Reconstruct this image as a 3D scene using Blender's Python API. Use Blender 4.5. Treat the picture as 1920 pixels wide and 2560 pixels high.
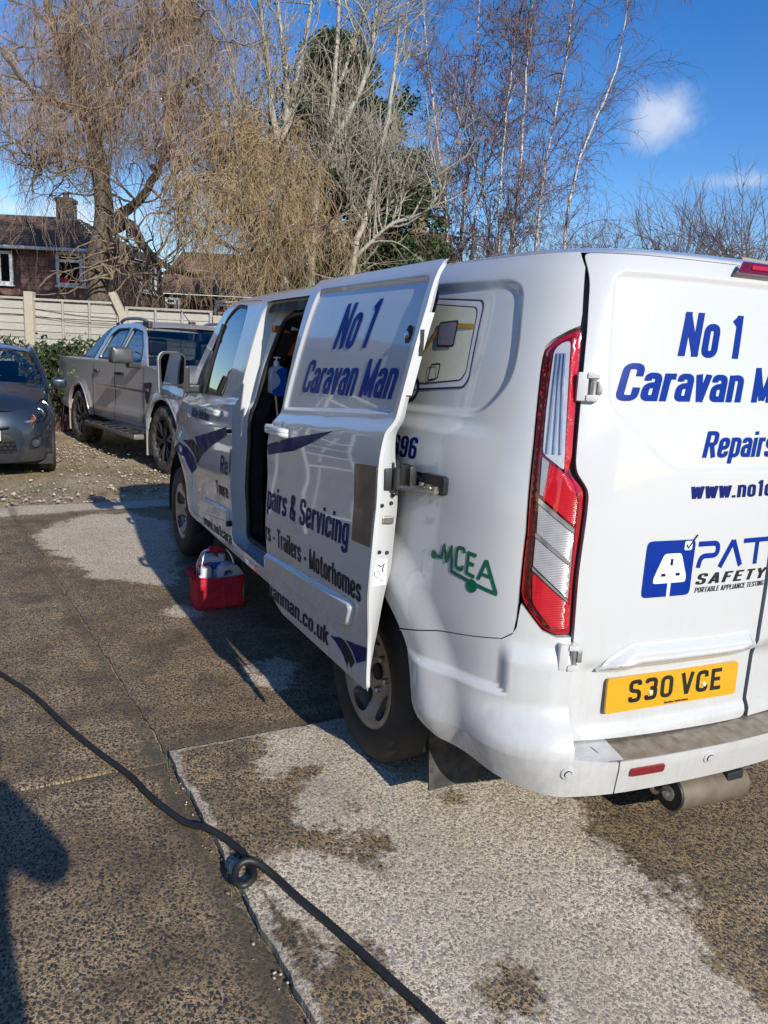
import bpy, bmesh, math, random
import numpy as np
from mathutils import Vector, Matrix
from mathutils.geometry import delaunay_2d_cdt
R_ = math.radians
random.seed(7); RNG = np.random.default_rng(7)
scene = bpy.context.scene
COL = scene.collection
for _o in list(bpy.data.objects): bpy.data.objects.remove(_o)

# ------------------------------------------------------------------ camera
def cam_axes(yaw, pitch, roll):
    cy, sy, cp, sp = math.cos(yaw), math.sin(yaw), math.cos(pitch), math.sin(pitch)
    f = np.array([sy*cp, cy*cp, sp]); r = np.array([cy, -sy, 0.0]); u = np.cross(r, f)
    cr, sr = math.cos(roll), math.sin(roll)
    return cr*r+sr*u, -sr*r+cr*u, f
CAMPOS = np.array([-2.181, -1.543, 1.549])
cr_, cu_, cf_ = cam_axes(.4796, -.2001, .0498)
FPX = 1885.0
cam = bpy.data.cameras.new('camera'); camo = bpy.data.objects.new('camera', cam); COL.objects.link(camo)
m = Matrix.Identity(4)
for i in range(3):
    m[i][0], m[i][1], m[i][2], m[i][3] = cr_[i], cu_[i], -cf_[i], CAMPOS[i]
camo.matrix_world = m
cam.sensor_fit = 'VERTICAL'; cam.sensor_height = 36.0; cam.lens = 36.0*FPX/2560.0
cam.clip_start = .05; cam.clip_end = 2000
scene.camera = camo
def unproj(px, py, axis, val):
    d = cr_*((px-960)/FPX) - cu_*((py-1280)/FPX) + cf_
    t = (val-CAMPOS[axis])/d[axis]
    return CAMPOS + t*d
def at_depth(px, py, depth):
    d = cr_*((px-960)/FPX) - cu_*((py-1280)/FPX) + cf_
    return CAMPOS + d*depth

# ------------------------------------------------------------------ world, sun, exposure
SUN_EL = R_(26.0); SUN_AZX = 0.045           # the sun stands behind the van's tail, a touch to its right
world = bpy.data.worlds.new('World'); scene.world = world; world.use_nodes = True
wt = world.node_tree; wt.nodes.clear()
def wn(t, **k):
    n = wt.nodes.new(t)
    for a, b in k.items(): setattr(n, a, b)
    return n
sky = wn('ShaderNodeTexSky', sky_type='NISHITA'); sky.sun_disc = False
sky.sun_elevation = SUN_EL; sky.sun_rotation = R_(180-2.8)
sky.air_density = 1.0; sky.dust_density = .15; sky.ozone_density = 2.0; sky.altitude = 60
tc = wn('ShaderNodeTexCoord')
sep = wn('ShaderNodeSeparateXYZ'); wt.links.new(tc.outputs['Generated'], sep.inputs[0])
def wmath(op, a, b=None, c=None, clamp=False):
    n = wn('ShaderNodeMath', operation=op); n.use_clamp = clamp
    for i, v in enumerate((a, b, c)):
        if v is None: continue
        if isinstance(v, (int, float)): n.inputs[i].default_value = v
        else: wt.links.new(v, n.inputs[i])
    return n.outputs[0]
# clouds: broad broken cumulus all round the sky, thickened into puffs where they stand
def wnoise(scale, detail, rough, dist=0.0, vec=None):
    n = wn('ShaderNodeTexNoise'); n.inputs['Scale'].default_value = scale
    n.inputs['Detail'].default_value = detail; n.inputs['Roughness'].default_value = rough
    n.inputs['Distortion'].default_value = dist
    wt.links.new(vec or tc.outputs['Generated'], n.inputs['Vector']); return n
n1 = wnoise(8.5, 9, .60, .5)
n2 = wnoise(16, 6, .6)
def puff(d, wx, wz):
    """soft ellipse of cloud cover round direction d"""
    d = np.array(d)/np.linalg.norm(d)
    mp = wn('ShaderNodeMapping', vector_type='POINT')
    sub = wn('ShaderNodeVectorMath', operation='SUBTRACT'); sub.inputs[1].default_value = tuple(d)
    wt.links.new(tc.outputs['Generated'], sub.inputs[0])
    mul = wn('ShaderNodeVectorMath', operation='MULTIPLY'); mul.inputs[1].default_value = (1/wx, 1/wx, 1/wz)
    wt.links.new(sub.outputs[0], mul.inputs[0])
    ln = wn('ShaderNodeVectorMath', operation='LENGTH'); wt.links.new(mul.outputs[0], ln.inputs[0])
    return wmath('SUBTRACT', 1.0, ln.outputs['Value'], clamp=False)
def pdir(px, py):
    return cr_*((px-960)/FPX) - cu_*((py-1280)/FPX) + cf_
cov = puff(pdir(1640, 310), .070, .058)
for a in (((50, 230), .16, .085), ((1850, 455), .10, .022), ((30, 520), .2, .03)):
    cov = wmath('MAXIMUM', cov, puff(pdir(*a[0]), a[1], a[2]))
for d, a, b in (((-.9, .3, .35), .3, .12), ((-.8, -.5, .3), .35, .1), ((.9, -.2, .4), .3, .1), ((-.3, -.9, .5), .3, .15), ((-.99, -.05, .16), .3, .06)):
    cov = wmath('MAXIMUM', cov, puff(d, a, b))
fac = wmath('MULTIPLY_ADD', n1.outputs[0], 2.3, wmath('MULTIPLY_ADD', cov, .80, -1.52))
fac = wmath('ADD', fac, wmath('MULTIPLY_ADD', n2.outputs[0], .5, -.25))
mr = wn('ShaderNodeMapRange', interpolation_type='SMOOTHSTEP'); mr.inputs[1].default_value = -.22; mr.inputs[2].default_value = .55
mr.inputs[4].default_value = .66
wt.links.new(fac, mr.inputs[0])
mixc = wn('ShaderNodeMixRGB'); wt.links.new(mr.outputs[0], mixc.inputs[0])
hsv = wn('ShaderNodeHueSaturation'); hsv.inputs['Hue'].default_value = .514; hsv.inputs['Saturation'].default_value = 1.42; hsv.inputs['Value'].default_value = 1.4
wt.links.new(sky.outputs[0], hsv.inputs['Color']); wt.links.new(hsv.outputs[0], mixc.inputs[1])
ccr = wn('ShaderNodeMixRGB'); ccr.inputs[1].default_value = (5.6, 6.1, 7.0, 1); ccr.inputs[2].default_value = (9.4, 9.6, 9.8, 1); wt.links.new(n2.outputs[0], ccr.inputs[0]); wt.links.new(ccr.outputs[0], mixc.inputs[2])
bg = wn('ShaderNodeBackground'); bg.inputs[1].default_value = .10
wt.links.new(mixc.outputs[0], bg.inputs[0])
wo = wn('ShaderNodeOutputWorld'); wt.links.new(bg.outputs[0], wo.inputs[0])
sl = bpy.data.lights.new('sun', 'SUN'); sl.energy = 4.7; sl.angle = R_(.53); sl.color = (1.0, .945, .86)
suno = bpy.data.objects.new('sun', sl); COL.objects.link(suno)
SUNDIR = Vector((-SUN_AZX, math.cos(SUN_EL), -math.sin(SUN_EL))).normalized()    # the way the light travels
suno.rotation_euler = SUNDIR.to_track_quat('-Z', 'Y').to_euler(); suno.location = (3, -12, 14)
vs = scene.view_settings; vs.view_transform = 'Standard'; vs.look = 'None'; vs.exposure = 0.18; vs.gamma = 1.0
vs.use_curve_mapping = False

scene.cycles.max_bounces = 7; scene.cycles.diffuse_bounces = 3; scene.cycles.glossy_bounces = 4; scene.cycles.transmission_bounces = 6; scene.cycles.transparent_max_bounces = 6
scene.cycles.caustics_reflective = False; scene.cycles.caustics_refractive = False

# ------------------------------------------------------------------ object helpers
def link(o, parent=None):
    COL.objects.link(o)
    if parent is not None: o.parent = parent
    return o
def empty(name, loc=(0, 0, 0), rz=0.0, parent=None):
    o = bpy.data.objects.new(name, None); o.location = loc; o.rotation_euler = (0, 0, rz)
    o.empty_display_size = .1
    return link(o, parent)
def tag(o, label, cat, group=None, kind=None):
    o['label'] = label
    if cat: o['category'] = cat
    if group: o['group'] = group
    if kind: o['kind'] = kind
    return o
def struct(o, label=None):
    o['kind'] = 'structure'
    if label: o['label'] = label
    return o
def mesh_obj(name, verts, faces, mat=None, parent=None, smooth=False, normals=None):
    me = bpy.data.meshes.new(name)
    verts = np.asarray(verts, dtype=np.float64)
    me.from_pydata(verts.tolist(), [], [tuple(int(i) for i in f) for f in faces])
    if mat is not None:
        for mm in (mat if isinstance(mat, (list, tuple)) else [mat]): me.materials.append(mm)
    me.update()
    if smooth: me.shade_smooth()
    if normals is not None: me.normals_split_custom_set_from_vertices([tuple(n) for n in normals])
    return link(bpy.data.objects.new(name, me), parent)
def fast_mesh(name, V, F, mat=None, parent=None, smooth=False, attr=None):
    """V (n,3), F (m,3) or (m,4) numpy arrays, built without python loops"""
    V = np.ascontiguousarray(V, np.float32); F = np.ascontiguousarray(F, np.int32); k = F.shape[1]
    me = bpy.data.meshes.new(name)
    me.vertices.add(len(V)); me.vertices.foreach_set('co', V.ravel())
    me.loops.add(F.size); me.loops.foreach_set('vertex_index', F.ravel())
    me.polygons.add(len(F)); me.polygons.foreach_set('loop_start', np.arange(0, F.size, k, dtype=np.int32))
    me.polygons.foreach_set('loop_total', np.full(len(F), k, np.int32))
    if smooth: me.polygons.foreach_set('use_smooth', np.ones(len(F), bool))
    if attr is not None:
        a = me.attributes.new('val', 'FLOAT', 'POINT'); a.data.foreach_set('value', np.ascontiguousarray(attr, np.float32))
    me.update(calc_edges=True)
    if mat is not None: me.materials.append(mat)
    return link(bpy.data.objects.new(name, me), parent)
class MB:
    """collects boxes, tubes and lathes into one mesh"""
    def __init__(s): s.v = []; s.f = []
    def add(s, V, F):
        b = len(s.v); s.v += [tuple(map(float, p)) for p in V]; s.f += [tuple(int(i)+b for i in f) for f in F]; return s
    def box(s, a, b, rot=None, pivot=None, taper=None):
        (x0, y0, z0), (x1, y1, z1) = a, b
        V = np.array([(x0,y0,z0),(x1,y0,z0),(x1,y1,z0),(x0,y1,z0),(x0,y0,z1),(x1,y0,z1),(x1,y1,z1),(x0,y1,z1)], float)
        if rot is not None:
            pv = np.array(pivot if pivot is not None else V.mean(0)); V = (V-pv)@np.array(rot).T+pv
        return s.add(V, [(0,3,2,1),(4,5,6,7),(0,1,5,4),(1,2,6,5),(2,3,7,6),(3,0,4,7)])
    def bevbox(s, a, b, r):
        bm = bmesh.new(); bmesh.ops.create_cube(bm, size=1.0)
        a = np.array(a, float); b = np.array(b, float)
        for v in bm.verts: v.co = Vector((a+b)/2+np.array(v.co)*(b-a))
        bmesh.ops.bevel(bm, geom=list(bm.edges), offset=r, segments=2, profile=.6, affect='EDGES')
        bm.verts.index_update(); s.add([v.co for v in bm.verts], [[v.index for v in f.verts] for f in bm.faces]); bm.free(); return s
    def tube(s, pts, rad, n=8, cap=True):
        V, F = tube_mesh(pts, rad, n, cap); return s.add(V, F)
    def lathe(s, prof, c, axis=(0, 0, 1), n=24, cap=True):
        """prof [(r, h)] turned round axis through c"""
        ax = Vector(axis).normalized(); t = Vector((1, 0, 0)) if abs(ax.x) < .9 else Vector((0, 1, 0))
        e1 = ax.cross(t).normalized(); e2 = ax.cross(e1); V = []; F = []
        c = Vector(c); k = len(prof)
        for r, h in prof:
            for j in range(n):
                a = 2*math.pi*j/n; V.append(c+ax*h+(e1*math.cos(a)+e2*math.sin(a))*r)
        for i in range(k-1):
            for j in range(n):
                j2 = (j+1) % n; F.append((i*n+j, i*n+j2, (i+1)*n+j2, (i+1)*n+j))
        if cap: F.append(tuple(range(n))[::-1]); F.append(tuple((k-1)*n+j for j in range(n)))
        return s.add(V, F)
    def build(s, name, mat, parent=None, smooth=None, bevel=0):
        o = mesh_obj(name, s.v, s.f, mat, parent)
        bm = bmesh.new(); bm.from_mesh(o.data); bmesh.ops.recalc_face_normals(bm, faces=bm.faces)
        if bevel: bmesh.ops.bevel(bm, geom=[e for e in bm.edges if e.calc_face_angle(0) > .5], offset=bevel, segments=2, profile=.6, affect='EDGES')
        bm.to_mesh(o.data); bm.free()
        if smooth is not None:
            o.data.shade_smooth(); o.data.set_sharp_from_angle(angle=R_(smooth))
        return o
def tube_mesh(pts, rad, n=8, cap=True):
    P = np.array(pts, float); k = len(P)
    rad = np.full(k, rad, float) if np.isscalar(rad) else np.array(rad, float)
    T = np.gradient(P, axis=0); T /= np.linalg.norm(T, axis=1)[:, None]+1e-12
    a = np.array([0, 0, 1.0]) if abs(T[0, 2]) < .9 else np.array([1.0, 0, 0])
    N = np.zeros_like(P); N[0] = np.cross(T[0], a); N[0] /= np.linalg.norm(N[0])
    for i in range(1, k):
        v = N[i-1]-T[i]*(N[i-1]@T[i]); N[i] = v/(np.linalg.norm(v)+1e-12)
    B = np.cross(T, N); ang = np.arange(n)*2*np.pi/n
    V = (P[:, None]+rad[:, None, None]*(np.cos(ang)[None, :, None]*N[:, None]+np.sin(ang)[None, :, None]*B[:, None])).reshape(-1, 3)
    F = []
    for i in range(k-1):
        for j in range(n): F.append((i*n+j, i*n+(j+1) % n, (i+1)*n+(j+1) % n, (i+1)*n+j))
    if cap: F.append(tuple(range(n))[::-1]); F.append(tuple((k-1)*n+j for j in range(n)))
    return V, F
def spline(pts, n=20):
    p = np.asarray(pts, float); p = np.vstack([2*p[0]-p[1], p, 2*p[-1]-p[-2]]); o = []
    for i in range(1, len(p)-2):
        t = np.linspace(0, 1, n, endpoint=False)[:, None]; a, b, c, d = p[i-1:i+3]
        o.append(.5*((2*b)+(-a+c)*t+(2*a-5*b+4*c-d)*t**2+(-a+3*b-3*c+d)*t**3))
    return np.vstack(o+[np.asarray(pts, float)[-1:]])
def copy_tree(o, parent=None):
    c = o.copy(); COL.objects.link(c); c.parent = parent
    for ch in list(o.children): copy_tree(ch, c)
    return c

# ------------------------------------------------------------------ 2D polygons mapped on surfaces
def rp(pts, r, closed=False, n=5):
    """polyline with its corners rounded by radius r"""
    pts = [np.array(p, float) for p in pts]; k = len(pts); o = []
    for i in range(k):
        if not closed and i in (0, k-1): o.append(pts[i]); continue
        p, a, b = pts[i], pts[i-1], pts[(i+1) % k]
        da, db = a-p, b-p; la, lb = np.linalg.norm(da), np.linalg.norm(db)
        rr = min(r, la*.49, lb*.49); A, B = p+da/la*rr, p+db/lb*rr
        for t in np.linspace(0, 1, n): o.append((1-t)**2*A+2*t*(1-t)*p+t*t*B)
    return np.array(o)
def densify(poly, d, closed=True):
    poly = np.asarray(poly, float); q = np.roll(poly, -1, 0) if closed else poly[1:]
    o = []
    for a, b in zip(poly if closed else poly[:-1], q):
        k = max(1, int(math.ceil(np.linalg.norm(b-a)/d)))
        for t in np.arange(k)/k: o.append(a+(b-a)*t)
    if not closed: o.append(poly[-1])
    return np.array(o)
def inside(P, poly):
    x, y = P[:, 0][:, None], P[:, 1][:, None]; a = poly; b = np.roll(poly, -1, 0)
    c = ((a[:, 1] > y) != (b[:, 1] > y)) & (x < (b[:, 0]-a[:, 0])*(y-a[:, 1])/(b[:, 1]-a[:, 1]+1e-15)+a[:, 0])
    return (c.sum(1) % 2) == 1
def poly_dist(P, poly):
    """signed distance, positive inside"""
    P = np.asarray(P, float); a = np.asarray(poly, float); b = np.roll(a, -1, 0); best = np.full(len(P), 1e9)
    for p, q in zip(a, b):
        d = q-p; t = np.clip(((P-p)@d)/(d@d+1e-15), 0, 1); best = np.minimum(best, np.linalg.norm(P-(p+t[:, None]*d), axis=1))
    return np.where(inside(P, a), best, -best)
def offset_loop(poly, d):
    """closed loop moved inwards by d"""
    p = np.asarray(poly, float); t = np.roll(p, -1, 0)-np.roll(p, 1, 0); t /= np.linalg.norm(t, axis=1)[:, None]+1e-12
    n = np.stack([-t[:, 1], t[:, 0]], 1); a = .5*np.sum(p[:, 0]*np.roll(p[:, 1], -1)-p[:, 1]*np.roll(p[:, 0], -1))
    q = p+n*d*(1 if a > 0 else -1); return np.vstack([q, q[:1]])
def sstep(x, a, b):
    t = np.clip((np.asarray(x, float)-a)/(b-a), 0, 1); return t*t*(3-2*t)
def triang(loops, pts, keep, opens=()):
    V = np.vstack(list(loops)+list(opens)+([pts] if len(pts) else [])); E = []; b = 0
    for l in loops:
        k = len(l); E += [(b+i, b+(i+1) % k) for i in range(k)]; b += k
    for l in opens:
        k = len(l); E += [(b+i, b+i+1) for i in range(k-1)]; b += k
    r = delaunay_2d_cdt([Vector(v) for v in V], E, [], 0, 1e-7)
    ov = np.array([tuple(v) for v in r[0]]); F = np.array([f for f in r[2] if len(f) == 3])
    F = F[keep(ov[F].mean(1))]
    return ov, F
def panel(name, outline, surf, mat, parent=None, holes=(), res=.03, thick=.0, flip=False, edge=None, feats=()):
    """sheet cut to an outline in (u, v), triangulated and laid on surf; smooth analytic normals; rim turned in by thick"""
    ed = edge or res*.6
    ol = densify(outline, ed); hl = [densify(h, ed) for h in holes]
    lo, hi = ol.min(0), ol.max(0)
    gx, gy = np.meshgrid(np.arange(lo[0]+res/2, hi[0], res), np.arange(lo[1]+res/2, hi[1], res*.87))
    gx = gx+(np.arange(gx.shape[0]) % 2)[:, None]*res/2
    G = np.stack([gx.ravel(), gy.ravel()], 1); G = G[inside(G, ol)]
    for h in hl: G = G[~inside(G, h)]
    fl = []
    for fp in feats:
        fp = densify(fp, ed, False); ok = inside(fp, ol)
        for h in hl: ok &= ~inside(fp, h)
        dd = np.sqrt(((fp[:, None]-np.vstack([ol]+hl)[None])**2).sum(2).min(1)); ok &= dd > ed*.5
        run = []
        for q, o_ in zip(fp, ok):
            if o_: run.append(q)
            else:
                if len(run) > 1: fl.append(np.array(run))
                run = []
        if len(run) > 1: fl.append(np.array(run))
    bd = np.vstack([ol]+hl+fl)
    if len(G):
        keepm = np.ones(len(G), bool)
        for c in range(0, len(G), 4000):
            d = ((G[c:c+4000, None]-bd[None])**2).sum(2).min(1); keepm[c:c+4000] = d > (ed*.7)**2
        G = G[keepm]
    def keep(c):
        k = inside(c, ol)
        for h in hl: k &= ~inside(c, h)
        return k
    V2, F = triang([ol]+hl, G, keep, fl)
    V, N = surf_eval(surf, V2)
    ta = V[F]; g = np.cross(ta[:, 1]-ta[:, 0], ta[:, 2]-ta[:, 0])
    sgn = np.sign((g*N[F[:, 0]]).sum()); N = N*(-1 if flip else 1); 
    if (sgn < 0) != flip: F = F[:, ::-1]
    V = V.tolist(); N = N.tolist(); F = F.tolist()
    if thick:
        for l in [ol]+hl:
            P3, N3 = surf_eval(surf, l)
            if flip: N3 = -N3
            k = len(l); b = len(V); t2 = np.roll(l, -1, 0)-np.roll(l, 1, 0); t2 /= np.linalg.norm(t2, axis=1)[:, None]+1e-12
            ar = np.sum(l[:, 0]*np.roll(l[:, 1], -1)-l[:, 1]*np.roll(l[:, 0], -1)); q2 = np.stack([t2[:, 1], -t2[:, 0]], 1)*(1 if ar > 0 else -1)*(1 if l is ol else -1)
            o3 = surf(l+q2*1e-3)-P3; o3 /= np.linalg.norm(o3, axis=1)[:, None]+1e-12
            gq = np.cross(P3[1]-P3[0], -N3[0]); rev = gq@o3[0] < 0
            for lvl in (0, 1):
                V += (P3-N3*thick*lvl).tolist(); N += o3.tolist()
            for i in range(k): j = (i+1) % k; F.append((b+i, b+j, b+k+j, b+k+i) if not rev else (b+k+i, b+k+j, b+j, b+i))
    return mesh_obj(name, V, F, mat, parent, True, N)
def surf_eval(surf, P, e=1e-3):
    P = np.asarray(P, float); V = surf(P)
    du = surf(P+[e, 0])-surf(P-[e, 0]); dv = surf(P+[0, e])-surf(P-[0, e])
    n = np.cross(dv, du); n /= np.linalg.norm(n, axis=1)[:, None]+1e-15
    return V, n

# ------------------------------------------------------------------ material helpers
MATS = {}
class NT:
    def __init__(s, name):
        s.m = bpy.data.materials.new(name); s.m.use_nodes = True; s.t = s.m.node_tree
        s.b = s.t.nodes['Principled BSDF']; s.out = s.t.nodes['Material Output']
    def n(s, t, **k):
        x = s.t.nodes.new(t)
        for a, b in k.items(): setattr(x, a, b)
        return x
    def l(s, a, b): s.t.links.new(a, b)
    def setv(s, sock, v):
        if isinstance(v, bpy.types.NodeSocket): s.l(v, sock)
        elif isinstance(v, (tuple, list)) and len(v) == 3 and sock.type == 'RGBA': sock.default_value = (*v, 1)
        else: sock.default_value = v
    def co(s, kind='Object'):
        if not hasattr(s, '_tc'): s._tc = s.n('ShaderNodeTexCoord')
        return s._tc.outputs[kind]
    def geo(s): 
        if not hasattr(s, '_g'): s._g = s.n('ShaderNodeNewGeometry')
        return s._g
    def noise(s, scale, detail=4, rough=.55, vec=None, dist=0., out='Fac'):
        x = s.n('ShaderNodeTexNoise'); x.inputs['Scale'].default_value = scale; x.inputs['Detail'].default_value = detail
        x.inputs['Roughness'].default_value = rough; x.inputs['Distortion'].default_value = dist
        s.l(vec if vec is not None else s.co(), x.inputs['Vector']); return x.outputs[out]
    def vor(s, scale, feature='F1', vec=None, out='Distance', rnd=1.0):
        x = s.n('ShaderNodeTexVoronoi', feature=feature); x.inputs['Scale'].default_value = scale
        x.inputs['Randomness'].default_value = rnd
        s.l(vec if vec is not None else s.co(), x.inputs['Vector']); return x.outputs[out]
    def math(s, op, a, b=None, c=None, clamp=False):
        x = s.n('ShaderNodeMath', operation=op); x.use_clamp = clamp
        for i, v in enumerate((a, b, c)):
            if v is not None: s.setv(x.inputs[i], v)
        return x.outputs[0]
    def ramp(s, f, a, b, lo=0., hi=1., smooth=True):
        x = s.n('ShaderNodeMapRange'); x.interpolation_type = 'SMOOTHSTEP' if smooth else 'LINEAR'; x.clamp = True
        for i, v in enumerate((f, a, b, lo, hi)): s.setv(x.inputs[i], v)
        return x.outputs[0]
    def mix(s, f, a, b, mode='MIX'):
        x = s.n('ShaderNodeMixRGB', blend_type=mode); s.setv(x.inputs[0], f); s.setv(x.inputs[1], a); s.setv(x.inputs[2], b); return x.outputs[0]
    def mapping(s, scale=(1, 1, 1), rot=(0, 0, 0), vec=None):
        x = s.n('ShaderNodeMapping'); x.inputs['Scale'].default_value = scale; x.inputs['Rotation'].default_value = rot
        s.l(vec if vec is not None else s.co(), x.inputs['Vector']); return x.outputs[0]
    def sep(s, vec=None):
        x = s.n('ShaderNodeSeparateXYZ'); s.l(vec if vec is not None else s.co(), x.inputs[0]); return x.outputs
    def cramp(s, f, stops):
        x = s.n('ShaderNodeValToRGB'); e = x.color_ramp.elements
        while len(e) < len(stops): e.new(.5)
        for el, (p, c) in zip(e, stops): el.position = p; el.color = (*c, 1)
        s.setv(x.inputs[0], f); return x.outputs[0]
    def bump(s, h, strength=.3, dist=.01, normal=None):
        x = s.n('ShaderNodeBump'); x.inputs['Strength'].default_value = strength; x.inputs['Distance'].default_value = dist
        s.setv(x.inputs['Height'], h)
        if normal is not None: s.l(normal, x.inputs['Normal'])
        s.l(x.outputs[0], s.b.inputs['Normal']); return x.outputs[0]
    def set(s, **k):
        for a, v in k.items(): s.setv(s.b.inputs[a.replace('_', ' ')], v)
        return s
def simple(name, color, rough=.5, metal=0., coat=0., var=.06, scale=25., bump=0., spec=None, rvar=.12):
    if name in MATS: return MATS[name]
    t = NT(name); f = t.noise(scale, 5, .6)
    c0 = tuple(max(0, c*(1-var)) for c in color); c1 = tuple(min(1, c*(1+var)) for c in color)
    t.set(Base_Color=t.mix(f, c0, c1), Metallic=metal, Roughness=t.ramp(t.noise(scale*.4, 3), .3, .7, max(0, rough-rvar), min(1, rough+rvar)))
    if coat: t.set(Coat_Weight=coat, Coat_Roughness=.04)
    if spec is not None: t.b.inputs['Specular IOR Level'].default_value = spec
    if bump: t.bump(t.noise(scale*2, 4), bump, .004)
    MATS[name] = t.m; return t.m
# ------------------------------------------------------------------ sign-writer's condensed lettering, drawn as strokes
X = .76
def _g():
    l, r = .085, .335; g = {}
    b = lambda *p, rr=.13, c=False: rp(p, rr, c)
    g['o'] = (.42, [(b((l,.07),(r,.07),(r,X-.07),(l,X-.07), c=True), True)])
    g['N'] = (.52, [((.09,0),(.09,1)), ((.07,.98),(.43,.02)), ((.41,0),(.41,1))])
    g['1'] = (.33, [((.2,0),(.2,1)), ((.22,.95),(.06,.80))])
    g['C'] = (.50, [b((.41,.66),(.41,.93),(.09,.93),(.09,.07),(.41,.07),(.41,.36))])
    g['c'] = (.41, [b((r,.5),(r,X-.07),(l,X-.07),(l,.07),(r,.07),(r,.27))])
    g['a'] = (.42, [b((l,.55),(l,X-.07),(r,X-.07),(r,0)), b((r,.44),(l,.42),(l,.07),(r,.09), rr=.12)])
    g['r'] = (.30, [((l,0),(l,X)), b((l,.45),(l+.02,X-.08),(.29,X-.08))])
    g['v'] = (.40, [((.07,X),(.2,.0)), ((.33,X),(.2,.0))])
    g['n'] = (.42, [((l,0),(l,X)), b((l,.5),(l,X-.07),(r,X-.07),(r,0))])
    g['h'] = (.42, [((l,0),(l,1)), b((l,.5),(l,X-.07),(r,X-.07),(r,0))])
    g['m'] = (.66, [((l,0),(l,X)), b((l,.5),(l,X-.07),(r,X-.07),(r,0)), b((r,.5),(r,X-.07),(.58,X-.07),(.58,0))])
    g['M'] = (.62, [((.09,0),(.09,1)), ((.08,.97),(.31,.06)), ((.54,.97),(.31,.06)), ((.53,0),(.53,1))])
    g['e'] = (.42, [b((r,.24),(r,.07),(l,.07),(l,X-.07),(r,X-.07),(r,.37),(l,.37))])
    g['p'] = (.42, [((l,-.24),(l,X)), b((l,X-.07),(r,X-.07),(r,.07),(l,.07))])
    g['g'] = (.42, [b((r,X),(r,-.17),(l,-.17),(l,-.05)), b((r,X-.07),(l,X-.07),(l,.09),(r,.09))])
    g['y'] = (.40, [((.07,X),(.2,.05)), b((.34,X),(.2,.05),(.15,-.18),(.05,-.18))])
    g['i'] = (.18, [((l,0),(l,X)), ((l,.86),(l,1))])
    g['l'] = (.18, [((l,0),(l,1))])
    g['t'] = (.29, [b((.13,.95),(.13,.06),(.28,.06), rr=.1), ((.01,X-.06),(.27,X-.06))])
    g['s'] = (.40, [b((.32,.54),(.32,X-.07),(l,X-.07),(l,.43),(.32,.33),(.32,.07),(l,.07),(l,.22), rr=.11)])
    g['S'] = (.48, [b((.39,.70),(.39,.93),(.09,.93),(.09,.56),(.39,.44),(.39,.07),(.09,.07),(.09,.30))])
    g['R'] = (.50, [((.09,0),(.09,1)), b((.09,.93),(.40,.93),(.40,.50),(.09,.50)), ((.27,.5),(.42,0))])
    g['T'] = (.44, [((.22,0),(.22,1)), ((.01,.93),(.43,.93))])
    g['W'] = (.66, [((.07,1),(.18,.02)), ((.18,.02),(.33,.95)), ((.33,.95),(.48,.02)), ((.59,1),(.48,.02))])
    g['w'] = (.56, [((.06,X),(.16,.02)), ((.16,.02),(.28,X-.03)), ((.28,X-.03),(.40,.02)), ((.50,X),(.40,.02))])
    g['k'] = (.42, [((l,0),(l,1)), ((l,.28),(.34,X)), ((.17,.42),(.36,0))])
    g['u'] = (.42, [b((l,X),(l,.07),(r,.07),(r,.2)), ((r,0),(r,X))])
    g['.'] = (.18, [((l,0),(l,.15))])
    g['-'] = (.30, [((.05,.36),(.25,.36))])
    g['&'] = (.52, [b((.46,.0),(.12,.70),(.12,.93),(.33,.93),(.33,.68),(.08,.45),(.08,.07),(.38,.07),(.43,.42))])
    g['6'] = (.44, [b((.35,.74),(.35,.93),(l,.93),(l,.07),(.35,.07),(.35,.55),(l,.55))])
    g['9'] = (.44, [b((l,.26),(l,.07),(.35,.07),(.35,.93),(l,.93),(l,.45),(.35,.45))])
    g['P'] = (.48, [((.09,0),(.09,1)), b((.09,.93),(.40,.93),(.40,.46),(.09,.46))])
    g['A'] = (.50, [((.06,0),(.25,1)), ((.44,0),(.25,1)), ((.13,.26),(.37,.26))])
    g['F'] = (.42, [((.09,0),(.09,1)), ((.09,.93),(.41,.93)), ((.09,.53),(.36,.53))])
    g['E'] = (.44, [((.09,0),(.09,1)), ((.09,.93),(.42,.93)), ((.09,.51),(.37,.51)), ((.09,.07),(.42,.07))])
    g['Y'] = (.48, [((.05,1),(.24,.46)), ((.43,1),(.24,.46)), ((.24,.48),(.24,0))])
    g['O'] = (.50, [(b((.09,.07),(.41,.07),(.41,.93),(.09,.93), c=True), True)])
    g['B'] = (.50, [((.09,0),(.09,1)), b((.09,.93),(.38,.93),(.38,.53),(.09,.53)), b((.09,.53),(.41,.53),(.41,.07),(.09,.07))])
    g['L'] = (.42, [((.09,0),(.09,1)), ((.09,.07),(.41,.07))])
    g['I'] = (.19, [((.09,0),(.09,1))])
    g['G'] = (.52, [b((.41,.72),(.41,.93),(.09,.93),(.09,.07),(.41,.07),(.41,.47),(.27,.47))])
    # number-plate characters
    g['#S'] = (.63, [b((.52,.74),(.52,.91),(.09,.91),(.09,.53),(.52,.47),(.52,.09),(.09,.09),(.09,.26), rr=.16)])
    g['#3'] = (.63, [b((.09,.78),(.09,.91),(.52,.91),(.52,.53),(.27,.53), rr=.15), b((.27,.53),(.53,.53),(.53,.09),(.09,.09),(.09,.24), rr=.15)])
    g['#0'] = (.63, [(b((.09,.09),(.53,.09),(.53,.91),(.09,.91), rr=.2, c=True), True)])
    g['#V'] = (.63, [((.06,1),(.31,.02)), ((.56,1),(.31,.02))])
    g['#C'] = (.63, [b((.53,.68),(.53,.91),(.09,.91),(.09,.09),(.53,.09),(.53,.32), rr=.2)])
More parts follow.
